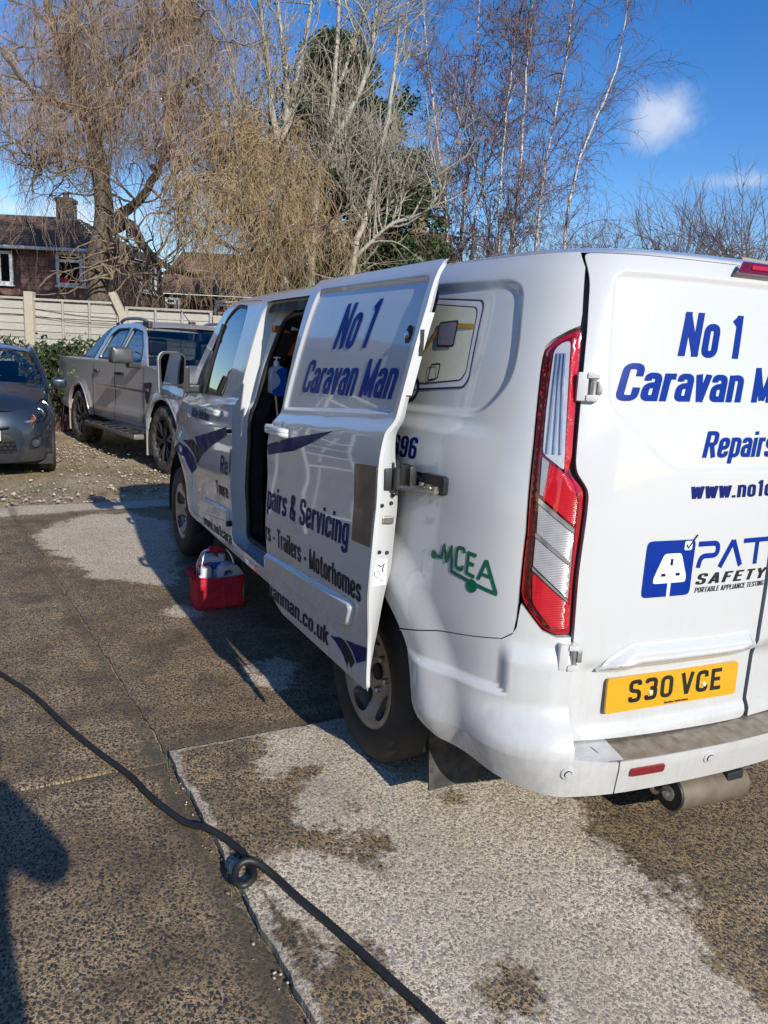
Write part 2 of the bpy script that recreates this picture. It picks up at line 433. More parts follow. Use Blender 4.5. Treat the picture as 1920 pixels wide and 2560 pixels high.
    g['#E'] = (.60, [((.09,0),(.09,1)), ((.09,.91),(.54,.91)), ((.09,.51),(.48,.51)), ((.09,.09),(.54,.09))])
    return g
GLYPH = _g()
def stroke_polys(path, w, closed=False):
    P = np.array(path, float); o = []
    q = list(zip(P, np.roll(P, -1, 0))) if closed else list(zip(P[:-1], P[1:]))
    for i, (a, b) in enumerate(q):
        d = b-a; L = np.linalg.norm(d)
        if L < 1e-9: continue
        n = np.array([-d[1], d[0]])/L*w/2
        o.append(np.array([a-n, b-n, b+n, a+n]))
        if closed or i < len(q)-1:
            ang = np.arange(10)*2*np.pi/10+.1; o.append(b+np.stack([np.cos(ang), np.sin(ang)], 1)*w/2*.995)
    return o
def text_polys(s, wt=.15, shear=0., gap=.04, squash=1.0, plate=False):
    """strokes of a line of writing, cap height 1, starting at x 0"""
    o = []; x = 0.
    for ch in s:
        if ch == ' ': x += .26; continue
        adv, st = GLYPH[('#' if plate else '')+ch]
        for p in st:
            cl = isinstance(p, tuple) and len(p) == 2 and isinstance(p[1], bool)
            path = p[0] if cl else p
            for q in stroke_polys(path, wt, cl): o.append(q+[x, 0])
        x += adv+gap
    o = [np.stack([(q[:, 0])*squash+q[:, 1]*shear, q[:, 1]], 1) for q in o]
    return o, (x-gap)*squash
def decal(name, polys, surf, mat, parent, off=.0018, dens=.03):
    """union of overlapping 2D polygons as one thin sheet lying just proud of surf"""
    polys = [np.asarray(p) for p in polys]
    area = lambda p: .5*np.sum(p[:, 0]*np.roll(p[:, 1], -1)-p[:, 1]*np.roll(p[:, 0], -1))
    loops = [densify(p if area(p) > 0 else p[::-1], dens) for p in polys]
    def keep(c):
        k = np.zeros(len(c), bool)
        for p in loops: k |= inside(c, p)
        return k
    V2, F = triang(loops, np.zeros((0, 2)), keep)
    V, N = surf_eval(surf, V2)
    g = np.cross(V[F[:, 1]]-V[F[:, 0]], V[F[:, 2]]-V[F[:, 0]])
    if (g*N[F[:, 0]]).sum() < 0: F = F[:, ::-1]
    return mesh_obj(name, V+N*off, F, mat, parent, True, N)
def write(name, s, u0, u1, z0, z1, h, surf, mat, parent, wt=.15, shear=0., gap=.04, plate=False, off=.0018):
    """writing whose baseline runs from (u0, z0) to (u1, z1), cap height h; u falls to the right"""
    if ' ' in s and not plate:                              # one object to each word
        w = text_polys(s, wt, shear, gap)[1]; sx = (u0-u1)/w; x = 0.; o = None
        for wd in s.split(' '):
            ww = text_polys(wd, wt, shear, gap)[1]; f0, f1 = x/w, (x+ww)/w
            o = write(name, wd, u0-x*sx, u0-(x+ww)*sx, z0+(z1-z0)*f0, z0+(z1-z0)*f1, h, surf, mat, parent, wt, shear, gap, plate, off); x += ww+gap+.26
        return o
    pl, w = text_polys(s, wt, shear, gap, 1.0, plate)
    sx = (u0-u1)/w
    out = [np.stack([u0-q[:, 0]*sx, z0+(z1-z0)*q[:, 0]/w+q[:, 1]*h], 1) for q in pl]
    return decal(name, out, surf, mat, parent, off)
# ------------------------------------------------------------------ materials of the van
def paint_white():
    t = NT('white_van_paint'); z = t.sep()[2]
    n = t.noise(9, 6, .62); st = t.noise(1., 5, .6, t.mapping((60, 60, 3)))
    low = t.ramp(z, .95, .25)                       # road film thrown up from the wheels
    film = t.math('MULTIPLY', low, t.ramp(t.math('ADD', t.math('MULTIPLY', n, .55), t.math('MULTIPLY', st, .45)), .36, .66))
    col = t.mix(t.math('MULTIPLY', film, .42), (.545, .556, .553), (.27, .245, .20))
    sp = t.ramp(t.noise(240, 2, .5), .70, .78)
    col = t.mix(t.math('MULTIPLY', sp, t.math('MULTIPLY', low, .55)), col, (.16, .14, .12))
    t.set(Base_Color=col, Roughness=t.ramp(film, 0, 1, .24, .55), Coat_Weight=t.ramp(film, 0, .7, .9, .15), Coat_Roughness=.035)
    t.bump(t.noise(260, 2, .5), .012, .002)
    return t.m
PAINT = paint_white()
SEAL = simple('black_rubber_seal', (.012, .012, .013), .55)
BLACK = simple('black_plastic_trim', (.02, .021, .022), .45, var=.15)
DARKIN = simple('dark_cargo_lining', (.012, .014, .02), .6, var=.3)
BLUE = simple('blue_vinyl', (.003, .026, .225), .42, coat=.0, var=.05, spec=.12)
NAVY = simple('navy_vinyl', (.005, .012, .11), .42, coat=.0, var=.05, spec=.14)
CHAR = simple('charcoal_vinyl', (.020, .020, .024), .42, coat=.0, var=.06, spec=.14)
GREEN = simple('green_vinyl', (.002, .105, .055), .38, coat=.15, spec=.3)
GALV = simple('galvanised_metal', (.42, .41, .39), .42, .9, var=.2, scale=60)
STEEL = simple('bare_steel', (.35, .33, .30), .35, .9, var=.15)
CHROME = simple('bright_metal', (.75, .75, .75), .12, 1.0)
def rubber(name, dust):
    t = NT(name); n = t.noise(14, 6, .6)
    c = t.mix(t.math('MULTIPLY', t.ramp(n, .35, .7), dust), (.018, .018, .019), (.22, .19, .15))
    t.set(Base_Color=c, Roughness=.72); t.bump(t.noise(90, 3), .25, .003); return t.m
TYRE = rubber('tyre_rubber', .07); TYRE_DUST = rubber('dusty_tyre_rubber', .75)
def glassm(name, col, rough=.01, trans=.75):
    """thin pane: tinted see-through mixed with a mirror-like face by Fresnel"""
    t = NT(name); tr = t.n('ShaderNodeBsdfTransparent'); tr.inputs[0].default_value = (*col, 1); gl = t.n('ShaderNodeBsdfGlossy'); gl.inputs['Roughness'].default_value = rough; gl.inputs[0].default_value = (.95, .97, 1, 1)
    fr = t.n('ShaderNodeFresnel'); fr.inputs[0].default_value = 1.65; mx = t.n('ShaderNodeMixShader')
    t.l(t.math('MULTIPLY_ADD', fr.outputs[0], 1.15, .02, True), mx.inputs[0]); t.l(tr.outputs[0], mx.inputs[1]); t.l(gl.outputs[0], mx.inputs[2]); t.l(mx.outputs[0], t.out.inputs['Surface'])
    return t.m
GLASS = glassm('tinted_window_glass', (.50, .58, .57))
DGLASS = glassm('dark_window_glass', (.22, .25, .26))
def lens(name, col, rough=.06, trans=.35, lines=0., metal=0., ax=(1, 1, 1)):
    t = NT(name); t.set(Base_Color=t.mix(t.noise(38, 2), tuple(c*.7 for c in col), col), Roughness=rough, Coat_Weight=1.0, Coat_Roughness=.03, Metallic=metal)
    if lines:
        w = t.n('ShaderNodeTexWave', wave_type='BANDS', bands_direction='Z'); w.inputs['Scale'].default_value = lines
        w.inputs['Distortion'].default_value = .3; t.l(t.mapping(ax), w.inputs['Vector'])
        t.bump(w.outputs['Fac'], .35, .004)
    return t.m
L_RED = lens('red_lamp_lens', (.42, .004, .010), .05); L_DRED = lens('dark_red_lamp_lens', (.14, .004, .008), .06)
L_BRED = lens('bright_red_prism_lens', (.55, .008, .014), .12, lines=60, ax=(1, 1, 1))
L_CLR = lens('clear_ribbed_lens', (.52, .51, .50), .16, lines=64, metal=.35, ax=(.4, .4, 1))
L_TALL = lens('clear_reflector_lens', (.60, .60, .60), .14, lines=10, metal=.25, ax=(0, 0, 0))
L_FRAME = simple('lamp_inner_chrome', (.5, .5, .52), .2, .8)

# ------------------------------------------------------------------ van: shape of the shell as S(u, z), u runs from the tail's middle round the left side
PLAN = spline([(0,-.035),(-.15,-.032),(-.3,-.022),(-.45,-.008),(-.58,.010),(-.69,.036),(-.78,.070),(-.85,.122),(-.9,.19),(-.935,.28),(-.96,.40),(-.976,.56),(-.986,.8),(-.991,1.2),(-.992,1.8),(-.992,2.5),(-.988,3.1),(-.98,3.6),(-.965,4.0),(-.935,4.35),(-.88,4.68),(-.78,4.95),(-.62,5.12),(-.4,5.2),(-.2,5.225),(0,5.232)])
PU = np.r_[0, np.cumsum(np.hypot(*np.diff(PLAN, axis=0).T))]; UMAX = PU[-1]
TZ = np.array([.2,.3,.4,.5,.62,.75,.9,1.0,1.1,1.2,1.3,1.4,1.5,1.6,1.7,1.78,1.84,1.88])
TX = np.array([.06,.035,.018,.008,.002,0,.003,.008,.016,.028,.045,.066,.09,.117,.147,.175,.205,.24])
TY = np.array([0,0,0,0,0,0,0,.002,.004,.008,.014,.022,.032,.044,.058,.072,.090,.115])
def pch(x, xs, ys):
    mm = np.gradient(ys, xs); i = np.clip(np.searchsorted(xs, x)-1, 0, len(xs)-2)
    h = xs[i+1]-xs[i]; t = np.clip((x-xs[i])/h, 0, 1)
    return (2*t**3-3*t**2+1)*ys[i]+(t**3-2*t**2+t)*h*mm[i]+(-2*t**3+3*t**2)*ys[i+1]+(t**3-t**2)*h*mm[i+1]
# smooth the plan curve lookup (uniform arclength, cubic)
_us = np.linspace(0, UMAX, 180); _px = np.interp(_us, PU, PLAN[:, 0]); _py = np.interp(_us, PU, PLAN[:, 1])
def S0(P):
    P = np.asarray(P, float); u, z = np.abs(P[:, 0]), P[:, 1]
    x = pch(u, _us, _px); y = pch(u, _us, _py); tx = pch(z, TZ, TX); ty = pch(z, TZ, TY)
    x = x*(1-tx/.992)*np.where(P[:, 0] < 0, -1, 1)
    return np.stack([x, y+ty*np.clip(1-y, 0, 1), z], 1)
WZ = .343; FRONT_DROP = .014; WU_R, WU_F = 1.698, 4.985                 # wheel centres on the shell
WY_R, WY_F = .913, 4.213
REC_Q = rp([(2.30,1.822),(1.132,1.803),(1.069,1.775),(1.030,1.60),(1.030,1.50),(1.12,1.393),(2.30,1.36)], .06, True)
REC_R = rp([(-.776,1.826),(.776,1.826),(.72,1.455),(.46,1.268),(-.46,1.268),(-.72,1.455)], .05, True)
REC_D = rp([(3.445,1.312),(2.447,1.380),(2.452,1.60),(2.482,1.820),(3.44,1.828)], .03, True)
def belt(u): return 1.366+np.clip((2.4-u), -2.2, .0)*.066+np.clip(2.4-u, 0, 2)*.01
def hfield(u, z):
    P = np.stack([u, z], 1); side = sstep(u, .98, 1.25)
    h = np.zeros(len(u))
    b = belt(u)
    sh = sstep(z, b+.004, b-.055)*(1-.8*sstep(z, b-.10, b-.30))       # shoulder rolling out below the belt line
    h += side*.020*sh
    h -= side*.010*sstep(z, .80, .62)*sstep(z, .45, .60)              # shallow scoop above the sill
    for cu in (WU_R, WU_F):                                            # wheel arch flares
        r = np.hypot(u-cu, z-WZ); h += .034*sstep(r, .68, .53)*sstep(z, .30, .45)
    m1 = (u > .9) & (u < 2.35) & (z > 1.3)
    if m1.any(): h[m1] -= .014*sstep(poly_dist(P[m1], REC_Q), -.006, .026)
    m2 = (u < .9) & (z > 1.2)
    if m2.any(): h[m2] -= .011*sstep(poly_dist(P[m2], REC_R), -.005, .018)
    m3 = (u < .72) & (z < .80)                                         # plate recess low on the tail doors
    if m3.any(): h[m3] -= .014*sstep(z[m3], .70, .665)*sstep(np.abs(u[m3]), .705, .66)*sstep(z[m3], .47, .50)
    return h
def bumper_h(u, z):
    h = .022*np.maximum(sstep(z, .618, .588), sstep(u, .940, .892)*sstep(z, .765, .69))*sstep(u, 1.33, 1.20)   # proud lower half and corner
    h = h+.078*sstep(u, 1.12, .76)*sstep(z, .585, .452)
    h -= .30*np.clip(.442-z, 0, 1)*sstep(u, 1.25, .95)*(1-.62*sstep(u, .92, .72))+.12*np.clip(.40-z, 0, 1)*sstep(u, .95, .80)
    return h
def shell(extra=None, T=(0, 0, 0), closed_h=True):
    T = np.array(T)
    def f(P):
        P = np.asarray(P, float); e = 2e-3
        B = S0(P); n = np.cross(S0(P+[0, e])-S0(P-[0, e]), S0(P+[e, 0])-S0(P-[e, 0])); n /= np.linalg.norm(n, axis=1)[:, None]
        h = hfield(P[:, 0], P[:, 1])
        if extra is not None: h = h+extra(P[:, 0], P[:, 1])
        return B+n*h[:, None]+T
    return f
SH = shell()
def door_h(u, z):
    P = np.stack([u, z], 1); return -.014*sstep(poly_dist(P, REC_D), -.004, .016)
DT = (-.125, -1.07, 0)                                # the sliding door stands out and back on its rail
SLIDE = shell(door_h, DT)
FDOOR = shell(); BUMP = shell(bumper_h)
def arc(cu, cz, r, a0, a1, n=28):
    a = np.radians(np.linspace(a0, a1, n)); return [(cu+r*math.cos(t), cz+r*math.sin(t)) for t in a]

van = tag(empty('panel_van', (0, 0, 0)), 'white panel van with blue lettering, its side door slid open', 'van')
# --- body shell: quarter panel, sill, roof rail and wing in one skin
q_out = [(.905,1.878),(.872,1.83),(.848,1.70),(.846,1.668),(.880,1.652),(.922,1.627),(.946,1.602),(.942,1.54),(.919,1.341),(.897,1.083),(.894,.904),(.893,.83),(.898,.783),(.93,.760),(1.05,.737),(1.176,.713),(1.354,.665)]
q_out += arc(WU_R, WZ, .478, 137, 12)+[(2.18,.40),(4.36,.385)]
q_out += [(4.46,.42)]+arc(WU_F, WZ, .47, 170, 10)[2:-2]+[(5.47,.33),(5.9,.27),(UMAX-.02,.27),(UMAX-.02,.80)]
q_out += [(6.15,.86),(5.75,.92),(5.45,1.0),(5.15,1.08),(4.93,1.145),(4.78,1.28),(4.62,1.47),(4.46,1.64),(4.33,1.80),(4.2,1.86),(4.05,1.878)]
door_hole = rp([(2.43,.46),(3.462,.46),(3.462,1.835),(2.43,1.835)], .09, True, 8)
fd_out = [(3.500,.43),(3.500,1.10),(3.515,1.28),(3.53,1.50),(3.56,1.845),(4.10,1.865),(4.30,1.80),(4.44,1.63),(4.60,1.46),(4.72,1.31),(4.63,1.10),(4.60,.86),(4.49,.74),(4.43,.60),(4.40,.43)]
fd_out = rp(fd_out, .03, True, 4)
bfeat = [offset_loop(REC_Q, d) for d in (-.007, .003, .012, .020, .028)]
_bu = np.linspace(.95, 6.0, 60); bfeat += [np.stack([_bu, belt(_bu)+d], 1)[::1] for d in (.004, -.02, -.04, -.056)]
bfeat = bfeat[:5]+[f[(f[:, 0] > 2.36) | (f[:, 0] < 1.02)] for f in bfeat[5:]]+[np.array(arc(WU_R, WZ, r, -5, 178, 40)) for r in (.50, .53, .60, .68)]
body = panel('body_shell', q_out, SH, PAINT, van, holes=[door_hole, fd_out], res=.032, thick=.02, edge=.02, feats=bfeat)
# mirrored right flank, plain
q_r = [(p[0], p[1]) for p in q_out]
def SHR(P):
    V = SH(P); V[:, 0] *= -1; return V
panel('right_flank', q_r, SHR, PAINT, van, res=.06, thick=.02, flip=True)
# roof
us = np.r_[np.linspace(.0, .905, 22), np.linspace(.93, 4.05, 40)]; ss = np.linspace(-1, 1, 25)
A = S0(np.stack([us, np.full(len(us), 1.878)], 1))
RV = []; 
for a in A:
    c = .072*min(1, max(0, (a[1]-A[0][1])/.35))**.55*min(1, (3.45-a[1])/.5)**.5
    for s in ss: RV.append((a[0]*s, a[1], 1.876+c*(1-s**2)**.6 if abs(s) < 1 else 1.876))
RF = [(i*25+j, i*25+j+1, (i+1)*25+j+1, (i+1)*25+j) for i in range(len(us)-1) for j in range(24)]
mesh_obj('roof', RV, RF, PAINT, van, True)
# windscreen and bonnet between the flanks
def strip(name, upts, bow, mat, zb=0.):
    A = SH(np.array(upts)); V = []; k = 17
    for i, a in enumerate(A):
        for s in np.linspace(-1, 1, k): V.append((a[0]*s, a[1]+bow[i]*(1-s*s), a[2]+zb*(1-s*s)))
    return mesh_obj(name, V, [(i*k+j, (i+1)*k+j, (i+1)*k+j+1, i*k+j+1) for i in range(len(A)-1) for j in range(k-1)], mat, van, True)
strip('windscreen', [(4.05,1.878),(4.2,1.86),(4.33,1.80),(4.46,1.64),(4.62,1.47),(4.78,1.28),(4.93,1.145)], [.10,.12,.15,.18,.2,.22,.24], DGLASS)
strip('bonnet', [(4.93,1.145),(5.15,1.08),(5.45,1.0),(5.75,.92),(6.15,.86),(UMAX-.02,.80)], [.24,.2,.15,.1,.04,0], PAINT, .05)
# underside, inner cargo walls, bulkhead
ub = MB(); ub.box((-.80, .25, .26), (.80, 4.9, .40)); ub.box((-.55, .02, .30), (.55, .5, .42)); ub.build('underbody', SEAL, van)
il = MB(); il.box((-.86,.45,.44), (.86,2.74,.46)); il.box((.62,.30,.46), (.64,2.74,1.80)); il.box((-.66,.30,1.80), (.66,2.80,1.815)); il.box((-.86,2.76,.46), (.80,2.79,1.40)); il.box((-.70,2.76,1.40), (.66,2.79,1.82))
il.box((-.62,.22,.46), (.62,.24,1.80)); il.build('cargo_lining', DARKIN, van)

# --- door aperture: jambs, rubber and steps
def ribbon(path, w0, w1, surf, d0, d1, closed=False):
    """band that follows a path on the shell, from depth d0 to d1 inwards"""
    P = densify(path, .03, closed); V0, N0 = surf_eval(surf, P); k = len(P)
    V = np.vstack([V0-N0*d0, V0-N0*d1]); F = [(i, (i+1) % k, k+(i+1) % k, k+i) for i in range(k if closed else k-1)]
    return V, F
ap = rp([(2.44,.475),(3.45,.475),(3.45,1.825),(2.44,1.825)], .09, True, 8)
V, F = ribbon(ap, 0, 0, SH, .0, .085, True); o = mesh_obj('door_jamb', V, F, PAINT, van, True)
ap2 = rp([(2.47,.52),(3.375,.50),(3.365,1.05),(3.33,1.50),(3.25,1.76),(3.12,1.79),(2.47,1.79)], .07, True, 6)
fr = MB(); V, F = ribbon(ap2, 0, 0, SH, .075, .16, True); fr.add(V, F)
V0, N0 = surf_eval(SH, densify(ap2, .03)); fr.tube(np.vstack([V0-N0*.075, V0[:1]-N0[:1]*.075]), .016, 8, False)
fr.build('aperture_seal', SEAL, van, smooth=50)
panel('jamb_panel', ap, lambda P: SH(P)-np.array([-.082, 0, 0]), PAINT, van, holes=[ap2], res=.05)
hd = MB()
hd.add(*ribbon(rp([(2.44,1.828),(3.45,1.828)], .0), 0, 0, SH, -.004, .05)); 
V1 = SH(np.array([(2.44,1.835),(3.46,1.835)])); V2 = SH(np.array([(2.44,1.77),(3.46,1.77)]))
hd.add(np.vstack([V1+[.01,0,0], V2+[.03,0,0]]), [(0,1,3,2)]); hd.build('upper_door_track', SEAL, van)
st = MB(); st.box((-.955,1.66,.385), (-.80,2.67,.43)); st.box((-.97,1.66,.40), (-.955,2.67,.425)); st.build('side_step', STEEL, van, bevel=.006)
tr = MB(); tr.box((-.93,1.66,.435), (-.86,2.67,.475)); tr.build('sill_tread', GALV, van, bevel=.004)

# --- side rail with the door's roller arm
RAIL = rp([(1.19,1.142),(2.41,1.128),(2.41,1.182),(1.19,1.194)], .012, True)
panel('rail_recess', RAIL, shell(lambda u, z: 0*u+.003), SEAL, van, res=.05, thick=.02)
cap = rp([(1.188,1.140),(1.30,1.139),(1.30,1.197),(1.188,1.198)], .014, True)
panel('rail_end_cap', cap, shell(lambda u, z: 0*u+.020), BLACK, van, res=.02, thick=.022)
rl = MB()
for zz in (1.152, 1.176):
    P = densify(np.array([(1.29,zz),(2.40,zz)]), .05, False); V, N = surf_eval(SH, P); rl.tube(V+N*.008, .005, 6)
rl.build('rail', STEEL, van, smooth=40)

# --- sliding door
sd = empty('sliding_door', (0, 0, 0), parent=van)
sd_out = rp([(2.436,.445),(3.30,.437),(3.42,.475),(3.475,.535),(3.505,.62),(3.507,.95),(3.52,1.14),(3.508,1.23),(3.462,1.31),(3.48,1.50),(3.51,1.73),(3.53,1.872),(2.46,1.872),(2.43,1.72),(2.42,1.50),(2.42,1.38),(2.436,1.30),(2.43,.95),(2.446,.60)], .025, True, 4)
dfeat = [offset_loop(REC_D, d) for d in (-.005, .002, .007, .012, .017)]
panel('door_skin', sd_out, SLIDE, PAINT, sd, res=.026, thick=.014, edge=.014, feats=dfeat)
# hem and inner pressing seen along the trailing edge
def inner(P): 
    B = SLIDE(P); return B+np.array([.055, 0, 0])
hem_o = [(2.436,.445),(2.446,.60),(2.435,.75),(2.43,.95),(2.433,1.15),(2.44,1.30),(2.43,1.38),(2.43,1.5),(2.44,1.72),(2.465,1.872)]
def edge_strip(name, pts, widths, mat, par, surf, out=.0):
    """pressed flange that turns from the skin's edge inwards (towards the body) by varying widths"""
    P = densify(np.array(pts), .02, False); L = np.linspace(0, 1, len(P))
    wd = np.interp(L, np.linspace(0, 1, len(widths)), widths); V0, N0 = surf_eval(surf, P)
    V0 = V0-N0*.002; V1 = V0+np.stack([wd, wd*.16+.004, 0*wd], 1); V2 = V1+np.stack([0*wd+.012, 0*wd+.05, 0*wd], 1)
    k = len(P); V = np.vstack([V0, V1, V2]); F = [(r*k+i, r*k+i+1, (r+1)*k+i+1, (r+1)*k+i) for r in (0, 1) for i in range(k-1)]
    return mesh_obj(name, V, F, mat, par, True)
edge_strip('door_edge', hem_o, [.006,.02,.04,.062,.085,.085,.085,.078,.055,.04,.036,.036,.034,.030,.012], PAINT, sd, SLIDE)
panel('inner_trim', rp([(2.50,.52),(3.44,.52),(3.44,1.80),(2.50,1.80)], .08, True), lambda P: SLIDE(P)+np.array([.06, 0, 0]), DARKIN, sd, res=.1)
D2 = shell(door_h, DT)
mo = rp([(3.500,.575),(3.500,.665),(2.565,.726),(2.535,.712),(2.575,.628),(2.64,.605)], .02, True)
panel('side_moulding', mo, shell(lambda u, z: door_h(u, z)+.004+.018*sstep(poly_dist(np.stack([u, z], 1), mo), 0, .016), DT), PAINT, sd, res=.016, thick=.01, feats=[offset_loop(mo, d) for d in (.005, .010, .016)])
patch = rp([(2.606,1.196),(2.440,1.210),(2.442,.945),(2.584,.938)], .012, True)
PATCHM = simple('brushed_grey_film', (.15, .145, .14), .32, .7, var=.08)
panel('grey_patch', patch, shell(lambda u, z: door_h(u, z)+.003, DT), PATCHM, sd, res=.03, thick=.003)
def handle(u, z, T, par, eh=None):
    f = shell(eh, T); c, n = surf_eval(f, np.array([[u, z]])); c = Vector(c[0]); n = Vector(n[0])
    g = MB(); up = Vector((0, 0, 1)); fw = Vector((0, 1, 0))
    pts = [c+fw*.10+n*.006, c+fw*.092+n*.03, c+fw*.06+n*.036, c+n*.038, c-fw*.06+n*.036, c-fw*.092+n*.03, c-fw*.10+n*.006]
    sp3 = spline([tuple(q) for q in pts], 4)
    for dz in (.007, -.007): g.tube(sp3+np.array([0, 0, dz]), .0135, 10)
    o = g.build('handle', PAINT, par, smooth=60)
    e = MB(); 
    bowl = [(u+.045*math.cos(a), z+.045*math.sin(a)) for a in np.linspace(0, 2*math.pi, 24, endpoint=False)]
    b_ = panel('handle_bowl', bowl, shell(lambda uu, zz: (eh(uu, zz) if eh else 0)+.0035-.012*sstep(np.hypot(uu-u, zz-z), .045, .02), T), PAINT, par, res=.012)
    return o
handle(3.365, 1.222, DT, sd, door_h)
k0, kn = surf_eval(SLIDE, np.array([[2.51, 1.63]])); k0 = Vector(k0[0]); kn = Vector(kn[0])
lk = MB(); lk.lathe([(.0, .004), (.026, .004), (.028, .0)], (0, 0, 0), (0, 0, 1), 20)
lkv = [(k0+kn*v[2]+Vector((0, 1, 0))*v[0]*.72+Vector((.12, 0, 1)).normalized()*v[1]*1.25) for v in lk.v]; q = MB(); q.add(lkv, lk.f); q.build('lock_surround', BLACK, sd, smooth=50)
q = MB(); q.lathe([(.012, 0), (.012, .008), (.006, .009)], k0+kn*.003, kn, 14); q.build('lock_barrel', CHROME, sd, smooth=40)
# latch holes, striker and label along the trailing edge
eg = MB(); lab = MB(); stk = MB()
def edge_pt(z, t):
    """a point on the pressed trailing edge at height z, t across it"""
    P = np.array(hem_o); i = np.interp(z, P[:, 1], P[:, 0]); V0, _ = surf_eval(SLIDE, np.array([[i, z]])); return Vector(V0[0])+Vector((.085*t, .085*t*.16+.004*t-.003, 0))
for zz, t in ((1.085, .25), (1.09, .68), (.93, .35), (.925, .72)):
    eg = MB(); c = edge_pt(zz, t); eg.lathe([(.0065, 0), (.0065, .003)], c, (0, -1, 0), 12); eg.build('fixing_hole', SEAL, sd)
eg = MB(); c = edge_pt(1.115, .72); eg.box((c.x-.008, c.y-.003, c.z-.004), (c.x+.008, c.y+.001, c.z+.004)); eg.build('fixing_slot', SEAL, sd)
c = edge_pt(1.035, .6); stk.bevbox((c.x-.022, c.y-.006, c.z-.013), (c.x+.02, c.y+.004, c.z+.013), .004); stk.build('striker', STEEL, sd)
c = edge_pt(.86, .42); lab.box((c.x-.030, c.y-.001, c.z-.045), (c.x+.028, c.y+.001, c.z+.045)); lo_ = lab.build('warning_label', simple('white_label', (.78, .78, .76), .5), sd)
lg = MB(); lg.tube([(c.x-.004, c.y-.002, c.z+.026), (c.x+.006, c.y-.002, c.z+.020), (c.x+.018, c.y-.002, c.z+.030), (c.x+.012, c.y-.002, c.z+.012), (c.x+.014, c.y-.002, c.z+.002)], .0022, 5); lg.tube([(c.x-.016, c.y-.002, c.z+.002), (c.x-.004, c.y-.002, c.z+.008), (c.x+.004, c.y-.002, c.z-.006), (c.x-.006, c.y-.002, c.z-.016), (c.x-.016, c.y-.002, c.z-.010), (c.x-.016, c.y-.002, c.z+.002)], .001, 4); lg.tube([(c.x+.002, c.y-.002, c.z-.030), (c.x+.012, c.y-.002, c.z-.024), (c.x+.016, c.y-.002, c.z-.034)], .001, 4); lg.build('label_print', SEAL, sd)
pl = MB(); P = [edge_pt(z, .25) for z in np.linspace(1.44, 1.70, 8)]
for a, b in zip(P[:-1], P[1:]): pl.add([a+Vector((-.012,-.006,0)), a+Vector((.018,-.004,0)), b+Vector((.018,-.004,0)), b+Vector((-.012,-.006,0))], [(0,1,2,3)])
pl.build('edge_plate', PAINT, sd)
sl_ = MB(); c = edge_pt(1.60, .25); sl_.box((c.x-.006, c.y-.012, c.z-.035), (c.x+.008, c.y-.005, c.z+.045)); sl_.build('edge_slot', SEAL, sd)
# roller arm between door and rail
c = edge_pt(1.165, .5); ha = MB()
ha.bevbox((c.x-.018, c.y-.010, 1.135), (c.x+.030, c.y+.02, 1.205), .005); ha.bevbox((c.x+.050, c.y-.05, 1.150), (c.x+.075, c.y+.02, 1.218), .005)
ha.tube([(c.x+.02, c.y-.02, 1.14), (c.x+.02, c.y-.02, 1.21)], .014, 10); ha.tube([(c.x+.02, c.y-.02, 1.12), (c.x+.02, c.y-.02, 1.235)], .006, 8)
ha.build('hinge_bracket', BLACK, sd, smooth=40)
hb = MB(); hb.tube([(c.x+.03, c.y-.01, 1.145), (c.x+.06, c.y-.05, 1.145), (c.x+.085, c.y-.10, 1.15), (c.x+.085, c.y-.16, 1.155)], .010, 8)
for k in range(3): hb.lathe([(.012, 0), (.012, .012)], (c.x+.085, c.y-.07-.04*k, 1.158), (0, 0, 1), 10)
hb.build('roller_arm', STEEL, sd, smooth=40)
# lettering on the door
SLW = SLIDE
write('lettering_no_one', 'No 1', 3.105, 2.795, 1.580, 1.588, .176, SLW, BLUE, sd, .155, .10)
write('lettering_caravan_man', 'Caravan Man', 3.315, 2.510, 1.399, 1.424, .133, SLW, BLUE, sd, .155, .08)
write('lettering_repairs_servicing', 'pairs & Servicing', 3.492, 2.612, .868, .905, .105, SLW, NAVY, sd, .15, .0)
write('lettering_trades', 'rs - Trailers - Motorhomes', 3.508, 2.488, .722, .742, .082, SLW, CHAR, sd, .15, .0)
write('lettering_web_address', 'vanman.co.uk', 3.470, 2.766, .466, .484, .068, SLW, CHAR, sd, .15, .0)
def shape(name, pts, surf, mat, par, rr=.0): return decal(name, [np.array(pts, float)], surf, mat, par, .002, .02)
shape('stripe', [(3.518,1.150),(3.25,1.208),(2.826,1.281),(3.01,1.216),(3.18,1.165),(3.500,1.107)], SLW, NAVY, sd)
shape('stripe', [(2.755,.530),(2.70,.525),(2.63,.502),(2.590,.470),(2.585,.500),(2.62,.530),(2.68,.548)][::-1], SLW, NAVY, sd)
shape('stripe', [(2.690,.550),(2.64,.530),(2.590,.508),(2.562,.478),(2.530,.512),(2.575,.540),(2.635,.556)][::-1], SLW, CHAR, sd)
shape('stripe', [(2.618,.562),(2.56,.545),(2.515,.515),(2.452,.548),(2.450,.595),(2.53,.578)][::-1], SLW, NAVY, sd)

